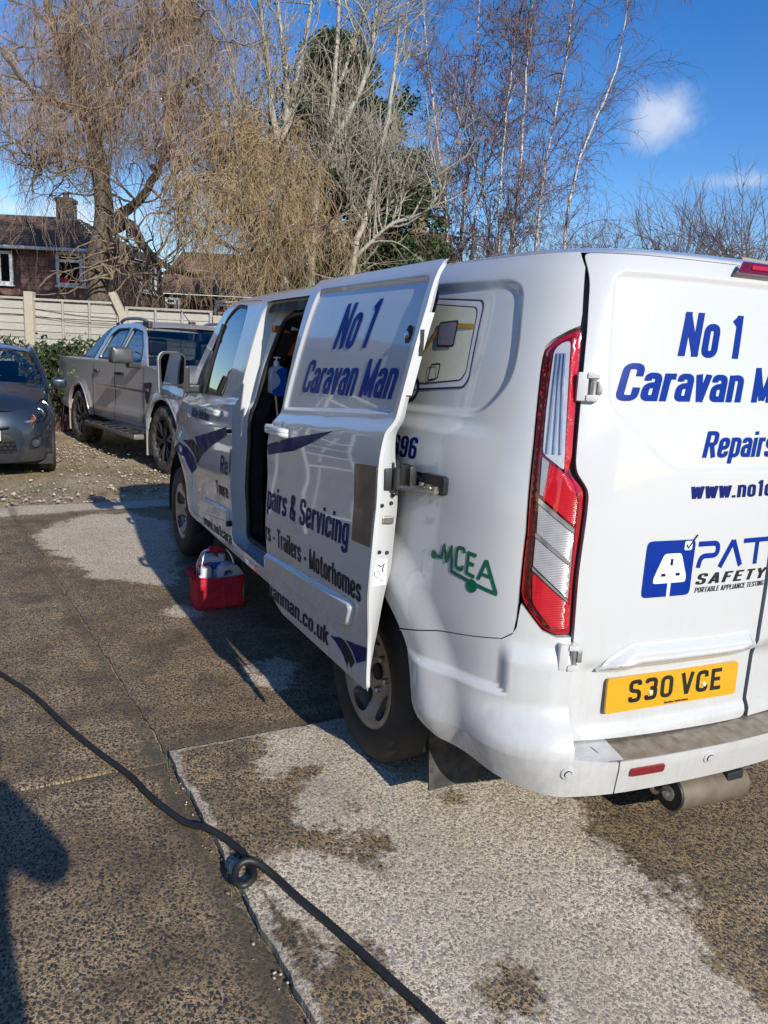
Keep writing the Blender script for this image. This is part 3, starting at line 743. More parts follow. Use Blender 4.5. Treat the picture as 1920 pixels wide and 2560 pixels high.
# --- front door
fd = empty('front_door', (0, 0, 0), parent=van)
fd_in = [(p[0]*1.0, p[1]) for p in fd_out]
cu, cz = np.mean(np.array(fd_in), 0); fdo = [(cu+(a-cu)*.993, cz+(b-cz)*.993) for a, b in fd_in]
win = rp([(3.80,1.275),(3.74,1.42),(3.745,1.70),(3.80,1.825),(4.06,1.842),(4.20,1.77),(4.36,1.56),(4.53,1.39),(4.57,1.26)], .05, True, 5)
panel('door_skin', fdo, FDOOR, PAINT, fd, holes=[win], res=.028, thick=.02, edge=.02)
w2 = np.array(win); wc = w2.mean(0); wi = wc+(w2-wc)*.94
panel('window_trim', win, shell(lambda u, z: 0*u-.004), BLACK, fd, holes=[wi], res=.03, thick=.012)
panel('window', wi, shell(lambda u, z: 0*u-.010), GLASS, fd, res=.05)
qb = MB(); P = np.array([(4.30,1.27),(4.24,1.72)]); V, N = surf_eval(FDOOR, P); qb.tube(V-N*.002, .012, 6); qb.build('quarter_bar', BLACK, fd)
tri_ = rp([(4.30,1.265),(4.56,1.262),(4.50,1.40),(4.36,1.545),(4.285,1.55)], .02, True)
panel('sail_trim', tri_, shell(lambda u, z: 0*u+.004), BLACK, fd, res=.03, thick=.01)
handle(3.805, 1.178, (0, 0, 0), fd)
fm = rp([(3.505,.556),(3.505,.640),(4.13,.602),(4.19,.57),(4.22,.50),(4.19,.482)], .02, True)
panel('side_moulding', fm, shell(lambda u, z: .004+.016*sstep(poly_dist(np.stack([u, z], 1), fm), 0, .016)), PAINT, fd, res=.02, thick=.01, feats=[offset_loop(fm, d) for d in (.005, .010, .016)])
write('lettering_place', 'Whitley Melksham', 4.49, 3.985, 1.095, 1.108, .062, FDOOR, NAVY, fd, .15)
write('lettering_repairs_start', 'Re', 3.690, 3.520, .832, .838, .105, FDOOR, NAVY, fd, .15)
write('lettering_trades_start', 'Toure', 3.800, 3.515, .688, .70, .080, FDOOR, CHAR, fd, .15)
write('lettering_web_start', 'www.no1cara', 4.17, 3.46, .405, .435, .068, SH, CHAR, fd, .15)
shape('stripe', [(5.10,.80),(4.80,.88),(4.62,.865),(4.42,.82),(4.32,.765),(4.47,.705),(4.62,.80)][::-1], SH, NAVY, fd)
shape('stripe', [(4.75,.902),(4.46,.941),(4.26,.90),(4.174,.866),(4.30,.790),(4.42,.85)][::-1], SH, CHAR, fd)
shape('stripe', [(4.403,.965),(4.0,1.035),(3.584,1.113),(3.569,1.066),(3.90,.97),(4.199,.858)][::-1], SH, NAVY, fd)
# B-pillar latch hardware
for zz, r in ((1.10, .013), (.56, .018)): 
    bp = MB(); V, N = surf_eval(SH, np.array([[3.475, zz]])); bp.lathe([(r, 0), (r, .03)], V[0]-N[0]*.0, N[0], 10); bp.build('door_bump_stop', BLACK, van, smooth=40)
slot = rp([(3.470,.86),(3.488,.86),(3.488,1.0),(3.470,1.0)], .008, True)
panel('latch_slot', slot, shell(lambda u, z: 0*u+.003), BLACK, van, res=.03)
# --- mirror
mc = Vector((-1.135, 3.60, 1.375)); mm_ = MB()
mr_o = rp([(-.085,-.145),(.075,-.165),(.085,.13),(.05,.15),(-.07,.15),(-.09,.11)], .05, True, 5)
def mface(dy, sc=1.0, tilt=.0):
    return [Vector((mc.x+p[0]*sc, mc.y+dy+.04*p[0], mc.z+p[1]*sc)) for p in np.array(mr_o)]
rings = [mface(-.03, .99), mface(-.033, 1.0), mface(.0, 1.015), mface(.05, .98), mface(.09, .80), mface(.11, .5)]
k = len(mr_o); V = [v for r in rings for v in r]; F = [(i*k+j, i*k+(j+1) % k, (i+1)*k+(j+1) % k, (i+1)*k+j) for i in range(5) for j in range(k)]+[tuple(5*k+j for j in range(k))]
mir = mesh_obj('mirror', V, F, PAINT, van, True)
mesh_obj('mirror_surround', [v+Vector((0, -.006, 0)) for v in mface(-.032, 1.005)], [tuple(range(k))[::-1]], BLACK, mir)
MG = NT('mirror_glass'); MG.set(Base_Color=(.7, .72, .73), Metallic=1.0, Roughness=.02)
up_ = rp([(-.074,-.055),(.070,-.055),(.075,.125),(.045,.138),(-.06,.138),(-.078,.105)], .025, True, 4)
lo__ = rp([(-.072,-.132),(.064,-.150),(.070,-.066),(-.074,-.066)], .02, True, 4)
for nm, pp, yaw in (('mirror_glass', up_, .04), ('wide_angle_mirror_glass', lo__, .04)):
    mesh_obj(nm, [(mc.x+p[0], mc.y-.040+yaw*p[0], mc.z+p[1]) for p in pp], [tuple(range(len(pp)))[::-1]], MG.m, mir)
ma = MB(); ma.bevbox((-1.06, 3.585, 1.26), (-.945, 3.68, 1.32), .015); ma.bevbox((-1.055, 3.575, 1.26), (-1.02, 3.63, 1.44), .012); ma.build('mirror_arm', BLACK, mir)
# --- wing and quarter lettering
write('lettering_phone_number', '696', 1.535, 1.372, 1.224, 1.228, .070, SH, NAVY, van, .155)
# green trailer emblem
def ln(*p, w=.012): return stroke_polys(p, w)
em = []
em += [np.array([(1.222+.014*math.cos(a), .950+.014*math.sin(a)) for a in np.linspace(0, 2*math.pi, 16, endpoint=False)])]
em += ln((1.216,.950),(1.186,.948),(1.176,.990),(1.160,.942),(1.143,.992),(1.133,.918),(.957,.888), w=.011)
em += stroke_polys(rp([(1.088,.985),(1.090,.998),(1.118,.998),(1.118,.935),(1.090,.931),(1.090,.946)], .012), .011)
em += ln((1.071,.995),(1.071,.925), w=.011)+ln((1.071,.990),(1.040,.987), w=.011)+ln((1.071,.960),(1.046,.957), w=.011)+ln((1.071,.928),(1.040,.922), w=.011)
em += ln((1.026,.918),(1.003,.982), w=.011)+ln((1.003,.982),(.961,.892), w=.011)+ln((1.015,.938),(.985,.934), w=.010)
em += [np.array([(1.048+.021*math.cos(a), .893+.021*math.sin(a)) for a in np.linspace(0, 2*math.pi, 20, endpoint=False)])]
decal('trailer_emblem', em, SH, GREEN, van, .002, .02)
# caravan picture on the quarter panel
CREAM = simple('cream_print', (.62, .62, .50), .35, coat=.4); GOLD = simple('gold_print', (.42, .25, .04), .35, coat=.4)
LILAC = simple('lilac_grey_print', (.20, .19, .26), .35, coat=.4); INK = simple('ink_print', (.03, .03, .06), .35, coat=.4); PALE = simple('pale_print', (.60, .58, .66), .35, coat=.4)
cv = [(1.62,1.772),(1.262,1.751),(1.246,1.733),(1.222,1.50),(1.240,1.474),(1.483,1.455),(1.62,1.45)]
decal('caravan_print_outline', [np.array(rp(cv, .012, True))[::-1]], SH, INK, van, .0016, .03)
sh_ = lambda P, d: [tuple(p) for p in (np.array(P)+np.sign(np.array([1.42, 1.61])-np.array(P))*d)]
decal('caravan_print_edge', [np.array(rp(sh_(cv, .006), .012, True))[::-1]], SH, PALE, van, .0022, .03)
decal('caravan_print_line', [np.array(rp(sh_(cv, .022), .012, True))[::-1]], SH, INK, van, .0028, .03)
decal('caravan_print_side', [np.array(rp(sh_(cv, .026), .012, True))[::-1]], SH, CREAM, van, .0034, .03)
decal('caravan_print_swirl', stroke_polys(spline([(1.60,1.535),(1.545,1.565),(1.50,1.62),(1.47,1.655),(1.42,1.672),(1.33,1.668),(1.262,1.666)], 6), .016), SH, GOLD, van, .0040, .03)
wn_ = [(1.478,1.682),(1.361,1.688),(1.348,1.600),(1.452,1.600)]
decal('caravan_print_window_line', [np.array(rp(wn_, .012, True))[::-1]], SH, INK, van, .0046, .03)
decal('caravan_print_window', [np.array(rp([(1.472,1.676),(1.367,1.682),(1.354,1.606),(1.448,1.606)], .012, True))[::-1]], SH, LILAC, van, .0052, .03)
hx = rp([(1.455,1.540),(1.400,1.545),(1.395,1.497),(1.452,1.488)], .008, True)
decal('caravan_print_hatch', stroke_polys(np.array(hx), .006, True), SH, INK, van, .0046, .03)
decal('caravan_print_wheel', [np.array([(1.535+.043*math.cos(a), 1.452+.043*math.sin(a)) for a in np.linspace(0, 2*math.pi, 28, endpoint=False)])], SH, INK, van, .0042, .03)
decal('caravan_print_rim', [np.array([(1.535+.027*math.cos(a), 1.452+.027*math.sin(a)) for a in np.linspace(0, 2*math.pi, 24, endpoint=False)])], SH, PALE, van, .0048, .03)
sp_ = []
for k in range(6):
    a = k*math.pi/3; sp_ += ln((1.535+.004*math.cos(a), 1.452+.004*math.sin(a)), (1.535+.026*math.cos(a), 1.452+.026*math.sin(a)), w=.004)
decal('caravan_print_spokes', sp_, SH, INK, van, .0054, .03)
# --- tail lamp
tl = empty('tail_light', (0, 0, 0), parent=van)
tl_out = rp([(.838,1.660),(.876,1.645),(.917,1.620),(.939,1.597),(.935,1.54),(.912,1.341),(.890,1.083),(.887,.904),(.878,.882),(.849,.843),(.815,.806),(.774,.789),(.733,.791),(.738,.87),(.742,.96),(.741,1.137),(.745,1.206),(.752,1.219),(.788,1.252),(.799,1.272),(.798,1.306),(.817,1.474)], .012, True, 4)
TLO = np.array(tl_out)
def tl_h(d): return shell(lambda u, z: -.006+d+.014*sstep(poly_dist(np.stack([np.abs(u), z], 1), TLO), 0, .022))
panel('lamp_housing', tl_out, tl_h(0), L_RED, tl, res=.014, thick=.03, edge=.012)
ri = TLO.mean(0)+(TLO-TLO.mean(0))*np.array([.80, .965])
panel('lamp_border', rp([(.842,1.636),(.872,1.632),(.914,1.604),(.922,1.585),(.902,1.35),(.880,1.08),(.873,.95),(.868,.905),(.835,.852),(.800,.818),(.748,.806),(.752,.96),(.757,1.18),(.792,1.255),(.806,1.31)], .01, True, 3), tl_h(.002), L_DRED, tl, res=.016)
panel('reverse_lamp', rp([(.906,1.594),(.889,1.614),(.864,1.622),(.814,1.266),(.881,1.309),(.895,1.444)], .012, True, 3), tl_h(.005), L_TALL, tl, res=.014)
rb = MB()
for k, (ua, ub_) in enumerate(((.892,.868),(.882,.850),(.873,.833))):
    P = densify(np.array([(ua,1.585-.0*k),(ub_,1.31)]), .05, False); V, N = surf_eval(tl_h(.006), P); rb.tube(V+N*.002, .0038, 5)
rb.build('reverse_lamp_ribs', L_FRAME, tl, smooth=40)
panel('red_bar', rp([(.862,1.630),(.842,1.630),(.800,1.31),(.803,1.272),(.813,1.258)], .006, True, 3), tl_h(.007), L_BRED, tl, res=.014)
panel('side_reflector', rp([(.880,1.300),(.859,1.286),(.858,1.191),(.870,1.194)], .004, True, 3), tl_h(.006), L_CLR, tl, res=.014)
panel('brake_lamp', rp([(.856,1.284),(.817,1.262),(.786,1.237),(.766,1.18),(.764,1.113),(.862,1.187)], .01, True, 3), tl_h(.006), L_BRED, tl, res=.014)
panel('lamp_bar', [(.871,1.186),(.764,1.106),(.764,1.092),(.871,1.172)], tl_h(.010), L_FRAME, tl, res=.014)
panel('indicator_lamp', [(.869,1.171),(.764,1.091),(.760,1.009),(.863,1.088)], tl_h(.007), L_CLR, tl, res=.014)
panel('lamp_bar', [(.866,1.089),(.759,1.008),(.759,.996),(.866,1.077)], tl_h(.010), L_FRAME, tl, res=.014)
panel('fog_lamp', [(.864,1.076),(.759,.995),(.757,.903),(.861,.993)], tl_h(.007), L_CLR, tl, res=.014)
panel('lamp_bar', [(.862,.990),(.757,.899),(.757,.892),(.862,.980)], tl_h(.009), L_FRAME, tl, res=.014)
panel('tail_lamp', rp([(.860,.974),(.757,.888),(.745,.880),(.742,.815),(.795,.812),(.852,.885)], .014, True, 4), tl_h(.007), L_BRED, tl, res=.014)

tlr = empty('tail_light', (0, 0, 0), parent=van); mirr = lambda q: [(-a, b) for a, b in q]
panel('lamp_housing', mirr(tl_out), tl_h(0), L_RED, tlr, res=.03, thick=.03)
panel('reverse_lamp', mirr([(.906,1.594),(.889,1.614),(.864,1.622),(.814,1.266),(.881,1.309),(.895,1.444)]), tl_h(.005), L_TALL, tlr, res=.03)
panel('indicator_lamp', mirr([(.869,1.171),(.764,1.091),(.757,.903),(.861,.993)]), tl_h(.007), L_CLR, tlr, res=.03)
# --- tail doors
rd_left = [(.722,.452),(.715,.683),(.720,.79),(.727,.96),(.726,1.137),(.730,1.212),(.775,1.262),(.784,1.29),(.803,1.48),(.823,1.66),(.845,1.79),(.866,1.836),(.893,1.874)]
rd_out = rp([(.010,.440)]+rd_left+[(.010,1.874)], .025, True, 4)
rd = empty('tail_door', (0, 0, 0), parent=van)
panel('door_skin', rd_out, SH, PAINT, rd, res=.03, thick=.022, edge=.016, feats=[offset_loop(REC_R, d) for d in (-.006, .002, .008, .014, .02)])
rdr = empty('tail_door', (0, 0, 0), parent=van)
rd_o2 = [(-a, b) for a, b in [(.010,.440)]+rd_left+[(.010,1.874)]]
panel('door_skin', rd_o2, SH, PAINT, rdr, res=.05, thick=.022)
# dark seal behind the shut lines
panel('shut_line_seal', [(-.10,.43),(.80,.43),(.80,1.2),(.90,1.3),(.93,1.66),(.96,1.872),(-.10,1.872)], shell(lambda u, z: 0*u-.021), SEAL, van, res=.05)
panel('shut_line_seal', [(-.88,.43),(-.10,.43),(-.10,1.872),(-.88,1.872)], shell(lambda u, z: 0*u-.021), SEAL, van, res=.08)
# grab trim over the plate
gt = rp([(.645,.672),(.598,.718),(.527,.758),(.050,.753),(.012,.705),(.012,.690),(.10,.672),(.50,.675),(.54,.665)], .012, True, 4)
panel('grab_trim', gt, shell(lambda u, z: .002+.026*sstep(poly_dist(np.stack([u, z], 1), np.array(gt)), .0, .035)*sstep(z, .655, .70)+.010*sstep(z, .72, .68)), PAINT, rd, res=.012, thick=.014, edge=.010, feats=[offset_loop(gt, d) for d in (.012, .024, .036)])
# number plate
YEL = simple('yellow_plate', (.62, .33, .012), .35, coat=.6, var=.05); PBLK = simple('plate_black', (.012, .012, .014), .4)
PLS = shell(lambda u, z: 0*u+.020)
pc, pn = surf_eval(SH, np.array([[.336, .590]])); pc = Vector(pc[0]); pn = Vector(pn[0]); pn.z = .03; pn.normalize()
pr_ = Vector((0, 0, 1)).cross(pn).normalized()*1.0; pu_ = pn.cross(pr_)
def PLF(P):                                            # plate plane: first coordinate falls to the right, as on the shell
    P = np.asarray(P, float); b = np.array(pc+pn*.009); return b-np.outer(P[:, 0], np.array(pr_))+np.outer(P[:, 1], np.array(pu_))
npl = panel('number_plate', rp([(-.26,-.0555),(.26,-.0555),(.26,.0555),(-.26,.0555)], .012, True, 4), PLF, YEL, rd, res=.08, thick=.008)
write('plate_characters', 'S30 VCE', .178, -.195, -.030, -.030, .073, PLF, PBLK, npl, .175, 0, .16, True, .0016)
for s in (.095, -.12): 
    sc = MB(); c = Vector(PLF(np.array([[s, -.005]]))[0]); sc.lathe([(.008, .001), (.006, .005), (.002, .006)], c, pn, 12); sc.build('plate_screw', simple('cream_cap', (.75, .68, .5), .5), npl, smooth=40)
write('plate_maker_line', 'Barlino Melksham', .035, -.06, -.050, -.050, .007, PLF, PBLK, npl, .13, 0, .05, False, .0016) if all(c in GLYPH or c == ' ' for c in 'Barlino Melksham') else None
mk = MB(); c = Vector(PLF(np.array([[-.215, -.047]]))[0])
# rear lettering
write('lettering_no_one', 'No 1', .488, .222, 1.600, 1.602, .126, SH, BLUE, rd, .165, .09)
write('lettering_caravan_m', 'Caravan M', .695, .058, 1.468, 1.476, .104, SH, BLUE, rd, .165, .10)
write('lettering_repair', 'Repairs', .342, .030, 1.309, 1.311, .078, SH, BLUE, rd, .16, .12)
write('lettering_web_address', 'www.no1c', .378, .030, 1.187, 1.190, .050, SH, NAVY, rd, .165, 0, .07)
# appliance testing emblem
bd_ = rp([(.515,.894),(.515,1.066),(.334,1.066),(.334,.894)], .018, True, 4)
plug = rp([(.480,.936),(.478,.955),(.448,1.026),(.385,1.026),(.357,.955),(.357,.936)], .010, True, 4)
decal('emblem_field', [np.array(bd_)], SH, BLUE, rd, .002, .03)
WHT = simple('white_vinyl', (.78, .80, .80), .3, coat=.5)
decal('emblem_plug', [np.array(plug), np.array([(.424,.892),(.412,.892),(.412,.945),(.424,.945)]), np.array(rp([(.376,1.034),(.376,1.062),(.347,1.062),(.347,1.034)], .006, True))], SH, WHT, rd, .0026, .03)
for pin in ([(.423,.990),(.413,.990),(.413,1.010),(.423,1.010)], [(.452,.957),(.436,.957),(.436,.966),(.452,.966)], [(.398,.957),(.382,.957),(.382,.966),(.398,.966)]): decal('emblem_pin', [np.array(pin)], SH, NAVY, rd, .0032, .03)
decal('emblem_tick', stroke_polys([(.370,1.051),(.362,1.040),(.330,1.080)], .005), SH, NAVY, rd, .0032, .03)
pat = []
pat += stroke_polys(rp([(.320,1.050),(.240,1.050),(.240,1.012),(.305,1.012),(.312,.976)], .022), .016)
pat += stroke_polys([(.224,.973),(.178,1.055)], .017)+stroke_polys([(.178,1.055),(.136,.973)], .017)
pat += stroke_polys([(.132,1.051),(.012,1.051)], .015)+stroke_polys([(.070,1.051),(.070,.973)], .017)
decal('lettering_pat', pat, SH, BLUE, rd, .002, .03)
write('lettering_safety', 'SAFETY', .316, .020, .923, .923, .034, SH, CHAR, rd, .17, .15, .16)
write('lettering_testing', 'PORTABLE APPLIANCE TESTING', .314, .014, .897, .898, .017, SH, CHAR, rd, .12, .1, .06)
# hinges
def hinge(u, z):
    c, n = surf_eval(SH, np.array([[u, z]])); c = Vector(c[0]); n = Vector(n[0]); t = Vector((-n.y, n.x, 0)).normalized()
    if t.x < 0: t = -t
    Mx = Matrix((t, n, Vector((0, 0, 1)))).transposed()
    g = MB(); 
    def bx(a, b): 
        h = MB(); h.bevbox(a, b, .005); g.add([c+Mx@Vector(v) for v in h.v], h.f)
    bx((-.030,-.012,-.040),(.000,.024,.040)); bx((-.005,-.004,.022),(.030,.030,.040)); bx((-.005,-.004,-.040),(.030,.030,-.022)); 
    g.build('hinge', PAINT, rd, smooth=40)
    p = MB(); p.lathe([(.009, -.024), (.009, .024)], c+t*.016+n*.014, (0, 0, 1), 12); p.add([c+Mx@Vector(v) for v in MB().bevbox((.026,-.004,-.018),(.042,.018,.018), .004).v], MB().bevbox((.026,-.004,-.018),(.042,.018,.018), .004).f)
    p.build('hinge_pin', GALV, rd, smooth=40)
hinge(.792, 1.497); hinge(.737, .728)
# high stop lamp and roof bar end
hs = rp([(.292,1.836),(.250,1.868),(-.250,1.868),(-.292,1.836)], .008, True)
panel('high_stop_lamp', hs, shell(lambda u, z: 0*u+.026), L_DRED, van, res=.03, thick=.03)
panel('stop_lamp_strip', rp([(.22,1.846),(.21,1.858),(-.21,1.858),(-.22,1.846)], .004, True), shell(lambda u, z: 0*u+.028), L_BRED, van, res=.03)
rp_ = unproj(1846, 652, 1, .36); rbx = MB(); rbx.tube([rp_, rp_+np.array([.62, 0, -.01])], .016, 12); rbx.box((rp_[0]+.10,.345,1.90),(rp_[0]+.13,.375,rp_[2])); rbx.box((rp_[0]+.5,.345,1.90),(rp_[0]+.53,.375,rp_[2])); rbx.build('roof_bar', simple('weathered_bar', (.30,.24,.17), .7, var=.4, scale=40), van, smooth=40)
# --- bumper: corner cover, bar, step plate
bm_ = empty('rear_bumper', (0, 0, 0), parent=van)
bc = [(1.352,.660),(1.176,.709),(1.05,.733),(.93,.756),(.900,.777),(.889,.80),(.884,.872),(.850,.836),(.815,.798),(.774,.781),(.729,.783),(.724,.683),(.731,.449),(.60,.428),(.60,.312),(.774,.314),(.857,.322),(1.001,.348),(1.138,.367),(1.205,.415)]+arc(WU_R, WZ, .480, 166, 139, 8)
panel('corner_cover', bc, BUMP, PAINT, bm_, res=.018, thick=.02, edge=.014, feats=[np.array([(.74,zz),(1.31,zz)]) for zz in (.620,.610,.603,.596,.586,.446,.442,.438,.40)]+[np.array([(uu,.625),(uu,.755)]) for uu in (.942,.93,.916,.903,.890)])
bcr = [(-a, b) for a, b in bc]
panel('corner_cover', bcr, shell(lambda u, z: bumper_h(np.abs(u), z)), PAINT, bm_, res=.05, thick=.02)
bar_h = lambda u, z: bumper_h(np.minimum(np.abs(u), .70), z)
BAR = shell(bar_h)
panel('bumper_bar', [(.595,.312),(.595,.430),(-.595,.430),(-.595,.312)][::-1], BAR, PAINT, bm_, res=.02, thick=.02)
# step plate with pressed ribs
SP = []; SF = []; nu, nv = 440, 8
for i in range(nu+1):
    u = .66-1.32*i/nu; a = S0(np.array([[abs(u), .44]]))[0]; 
    if u < 0: a[0] = abs(a[0])
    for j in range(nv+1):
        t = j/nv; rib = .007*max(0, math.cos((u/.075+.25)*2*math.pi))**8*math.sin(math.pi*min(1, max(0, (t-.1)/.75)))
        SP.append((a[0]+(.012 if i < 2 else 0)*0, a[1]+.02-(.118)*t, .4375-.006*t**3+rib))
SF = [(i*(nv+1)+j, (i+1)*(nv+1)+j, (i+1)*(nv+1)+j+1, i*(nv+1)+j+1) for i in range(nu) for j in range(nv)]
STEP = NT('dirty_step_plate'); n_ = STEP.noise(18, 6, .6)
STEP.set(Base_Color=STEP.mix(STEP.ramp(n_, .3, .7), (.25, .21, .15), (.40, .36, .29)), Metallic=.55, Roughness=.5); STEP.bump(STEP.noise(200, 3), .2, .002)
mesh_obj('step_plate', SP, SF, STEP.m, bm_, True)
for sg in (1, -1):
    LV = []
    for u in np.linspace(.585, .752, 10):
        a = S0(np.array([[u, .44]]))[0]; b = BUMP(np.array([[u, .434]]))[0]
        for t in (-.25, 0, .35, .7, 1.0): LV.append((sg*(a[0]+(b[0]-a[0])*t), a[1]+(b[1]-a[1])*t, .445-.009*max(0, t)))
    mesh_obj('corner_ledge', LV, [(i*5+j, (i+1)*5+j, (i+1)*5+j+1, i*5+j+1)[::-sg] for i in range(9) for j in range(4)], PAINT, bm_, True)
def disc(u, z, r, surf, mat, name, h=.006, inner=None):
    c, n = surf_eval(surf, np.array([[u, z]])); g = MB(); g.lathe([(r, -.004), (r, h), (r*.86, h+.001)], c[0], n[0], 20); o = g.build(name, mat, bm_, smooth=40)
    if inner: 
        g = MB(); g.lathe([(r*.55, h+.0005), (r*.55, h+.003)], c[0], n[0], 18); g.build('sensor_ring', SEAL, o); g = MB(); g.lathe([(r*.47, h+.002), (r*.47, h+.005)], c[0], n[0], 18); g.build('sensor_face', PAINT, o, smooth=40)
disc(.745, .405, .021, BUMP, PAINT, 'parking_sensor', .003, True); disc(.262, .392, .021, BAR, PAINT, 'parking_sensor', .003, True)
panel('reflector', rp([(.560,.374),(.560,.402),(.440,.402),(.440,.374)], .008, True, 3), shell(lambda u, z: bar_h(u, z)+.006), simple('red_reflector', (.20, .012, .018), .3, coat=.6), bm_, res=.03, thick=.008)
# --- exhaust, tow eye, mud flap, spare carrier
EXM = NT('stained_exhaust'); n_ = EXM.noise(12, 6, .65)
EXM.set(Base_Color=EXM.cramp(n_, [(0, (.055, .047, .038)), (.5, (.15, .12, .085)), (1, (.25, .21, .16))]), Metallic=.3, Roughness=.65)
EXC = unproj(1690, 1978, 1, .03); EXA = EXC-unproj(1850, 1945, 1, .03); EXC[2] += .0
ex = MB(); ex.lathe([(.058, -.30), (.062, -.28), (.062, .02), (.056, .03)], EXC, EXA, 28); exo = ex.build('exhaust_silencer', EXM.m, van, smooth=40)
ex = MB(); ex.lathe([(.0, .036), (.055, .036), (.058, .031), (.058, .026)], EXC, EXA, 28); ex.build('silencer_end', SEAL, exo, smooth=40)
ex = MB(); ex.lathe([(.026, .038), (.026, .040), (.022, .041)], EXC, EXA, 20); ex.lathe([(.010, .04), (.010, .055)], EXC, EXA, 6); ex.build('silencer_bolt', GALV, exo)
ty = MB(); a = np.linspace(0, 2*math.pi, 17)
TYC = unproj(1648, 1962, 1, .06)
ty.tube([(TYC[0]+.034*math.cos(t), .06, TYC[2]+.026*math.sin(t)) for t in a], .008, 8, False); ty.build('towing_eye', STEEL, van, smooth=40)
br = MB(); br.box((-.06,.02,.20),(.10,.04,.40)); br.box((-.02,-.02,.19),(.06,.08,.225)); br.build('tow_bracket', BLACK, van, bevel=.005)
mf = MB(); 
fl = spline([(-.93,.465,.47),(-.93,.455,.35),(-.935,.44,.22),(-.94,.42,.13)], 5); fl2 = fl+np.array([.23, 0, 0]); k = len(fl)
mf.add(np.vstack([fl, fl2, fl-[0,.008,0], fl2-[0,.008,0]]), [(i, i+1, k+i+1, k+i) for i in range(k-1)]+[(2*k+i, 3*k+i, 3*k+i+1, 2*k+i+1) for i in range(k-1)]+[(i, 2*k+i, 2*k+i+1, i+1) for i in range(k-1)]+[(k+i, k+i+1, 3*k+i+1, 3*k+i) for i in range(k-1)])
mf.build('mud_flap', rubber('mudflap_rubber', .35), van, smooth=50)
# wheel-house liners
def liner(y, r):
    g = MB(); a = np.radians(np.linspace(-12, 192, 30)); V = []
    for x in (-.945, -.60):
        for t in a: V.append((x, y+r*math.cos(t), WZ+r*math.sin(t)))
    n = len(a); F = [(i, i+1, n+i+1, n+i) for i in range(n-1)]; b = len(V); V.append((-.60, y, WZ)); F += [(n+i, n+i+1, b) for i in range(n-1)]
    g.add(V, F); return g.build('wheel_arch_liner', SEAL, van, smooth=60)
liner(WY_R, .462); liner(WY_F, .455)
# --- wheels
RIM = NT('brake_dusted_alloy'); n_ = RIM.noise(10, 5, .6)
RIM.set(Base_Color=RIM.mix(RIM.ramp(n_, .3, .7), (.30, .285, .26), (.44, .43, .41)), Metallic=.75, Roughness=.42)
def tyre_mesh(R, rin, w, n=64):
    g = MB(); h = w/2
    g.lathe([(rin,-h*.80),(rin+.02,-h*.97),(rin+(R-rin)*.45,-h*1.04),(R-.035,-h*.98),(R-.012,-h*.86),(R,-h*.70),(R,h*.70),(R-.012,h*.86),(R-.035,h*.98),(rin+(R-rin)*.45,h*1.04),(rin+.02,h*.97),(rin,h*.80)], (0,0,0), (1,0,0), n, False); return g
def van_wheel(y, side=-1):
    w = empty('wheel', (side*.855, y, WZ-(FRONT_DROP if y > 2 else -.006)), 0 if side < 0 else math.pi, van)
    w.rotation_euler = (R_(-8 if y < 2 else 11)*1, 0, 0 if side < 0 else math.pi)
    tyre_mesh(WZ, .206, .205).build('tyre', TYRE, w, smooth=40)
    # treads
    g = MB(); g.lathe([(.206,-.086),(.222,-.092),(.216,-.082),(.205,-.06),(.195,-.03),(.195,.08)], (0,0,0), (1,0,0), 64, False); g.build('rim_barrel', RIM.m, w, smooth=40)
    def disc_s(P):
        P = np.asarray(P, float); r = np.hypot(P[:, 0], P[:, 1])
        d = -.088+.052*sstep(r, .20, .085)-.030*sstep(r, .095, .045)*0
        return np.stack([d-.020*sstep(r, .07, .03)*0+0*r, P[:, 0], P[:, 1]], 1)
    holes = []
    for k in range(5):
        a0 = 2*math.pi*k/5+.31
        pts = [(.115, -.30), (.175, -.37), (.190, -.12), (.190, .12), (.175, .37), (.115, .30), (.10, 0)]
        holes.append(rp([(r*math.cos(a0+da), r*math.sin(a0+da)) for r, da in pts], .02, True, 4))
    panel('wheel_disc', [(.207*math.cos(a), .207*math.sin(a)) for a in np.linspace(0, 2*math.pi, 72, endpoint=False)], disc_s, RIM.m, w, holes=holes, res=.018, thick=.025, flip=False, edge=.012)
    for k in range(5):
        g = MB(); a0 = 2*math.pi*k/5+.31+math.pi/5; g.lathe([(.014,0),(.014,.016),(.009,.022)], (-.036, .072*math.cos(a0), .072*math.sin(a0)), (-1,0,0), 8); g.build('wheel_nut', GALV, w, smooth=30)
    g = MB(); g.lathe([(.034,0),(.032,.012),(.0,.014)], (-.036,0,0), (-1,0,0), 24); g.build('hub_cap', CHAR, w, smooth=40)
    g = MB(); g.lathe([(.14,0),(.14,.02)], (.0,0,0), (1,0,0), 30); g.build('brake_disc', STEEL, w)
    return w
van_wheel(WY_R); van_wheel(WY_F); van_wheel(WY_R, 1); van_wheel(WY_F, 1)
# --- cab interior hints: seat backs and steering wheel behind the side glass
cabi = MB(); cabi.bevbox((-.72,2.95,.6), (-.22,3.15,1.45), .05); cabi.bevbox((-.60,2.97,1.45), (-.34,3.12,1.68), .04); cabi.bevbox((.1,2.95,.6), (.65,3.15,1.45), .05); cabi.box((-.75,3.9,.6), (.75,4.3,1.12)); cabi.box((-.8,2.8,.40), (.8,4.3,.5)); cabi.build('cab_interior', DARKIN, van)
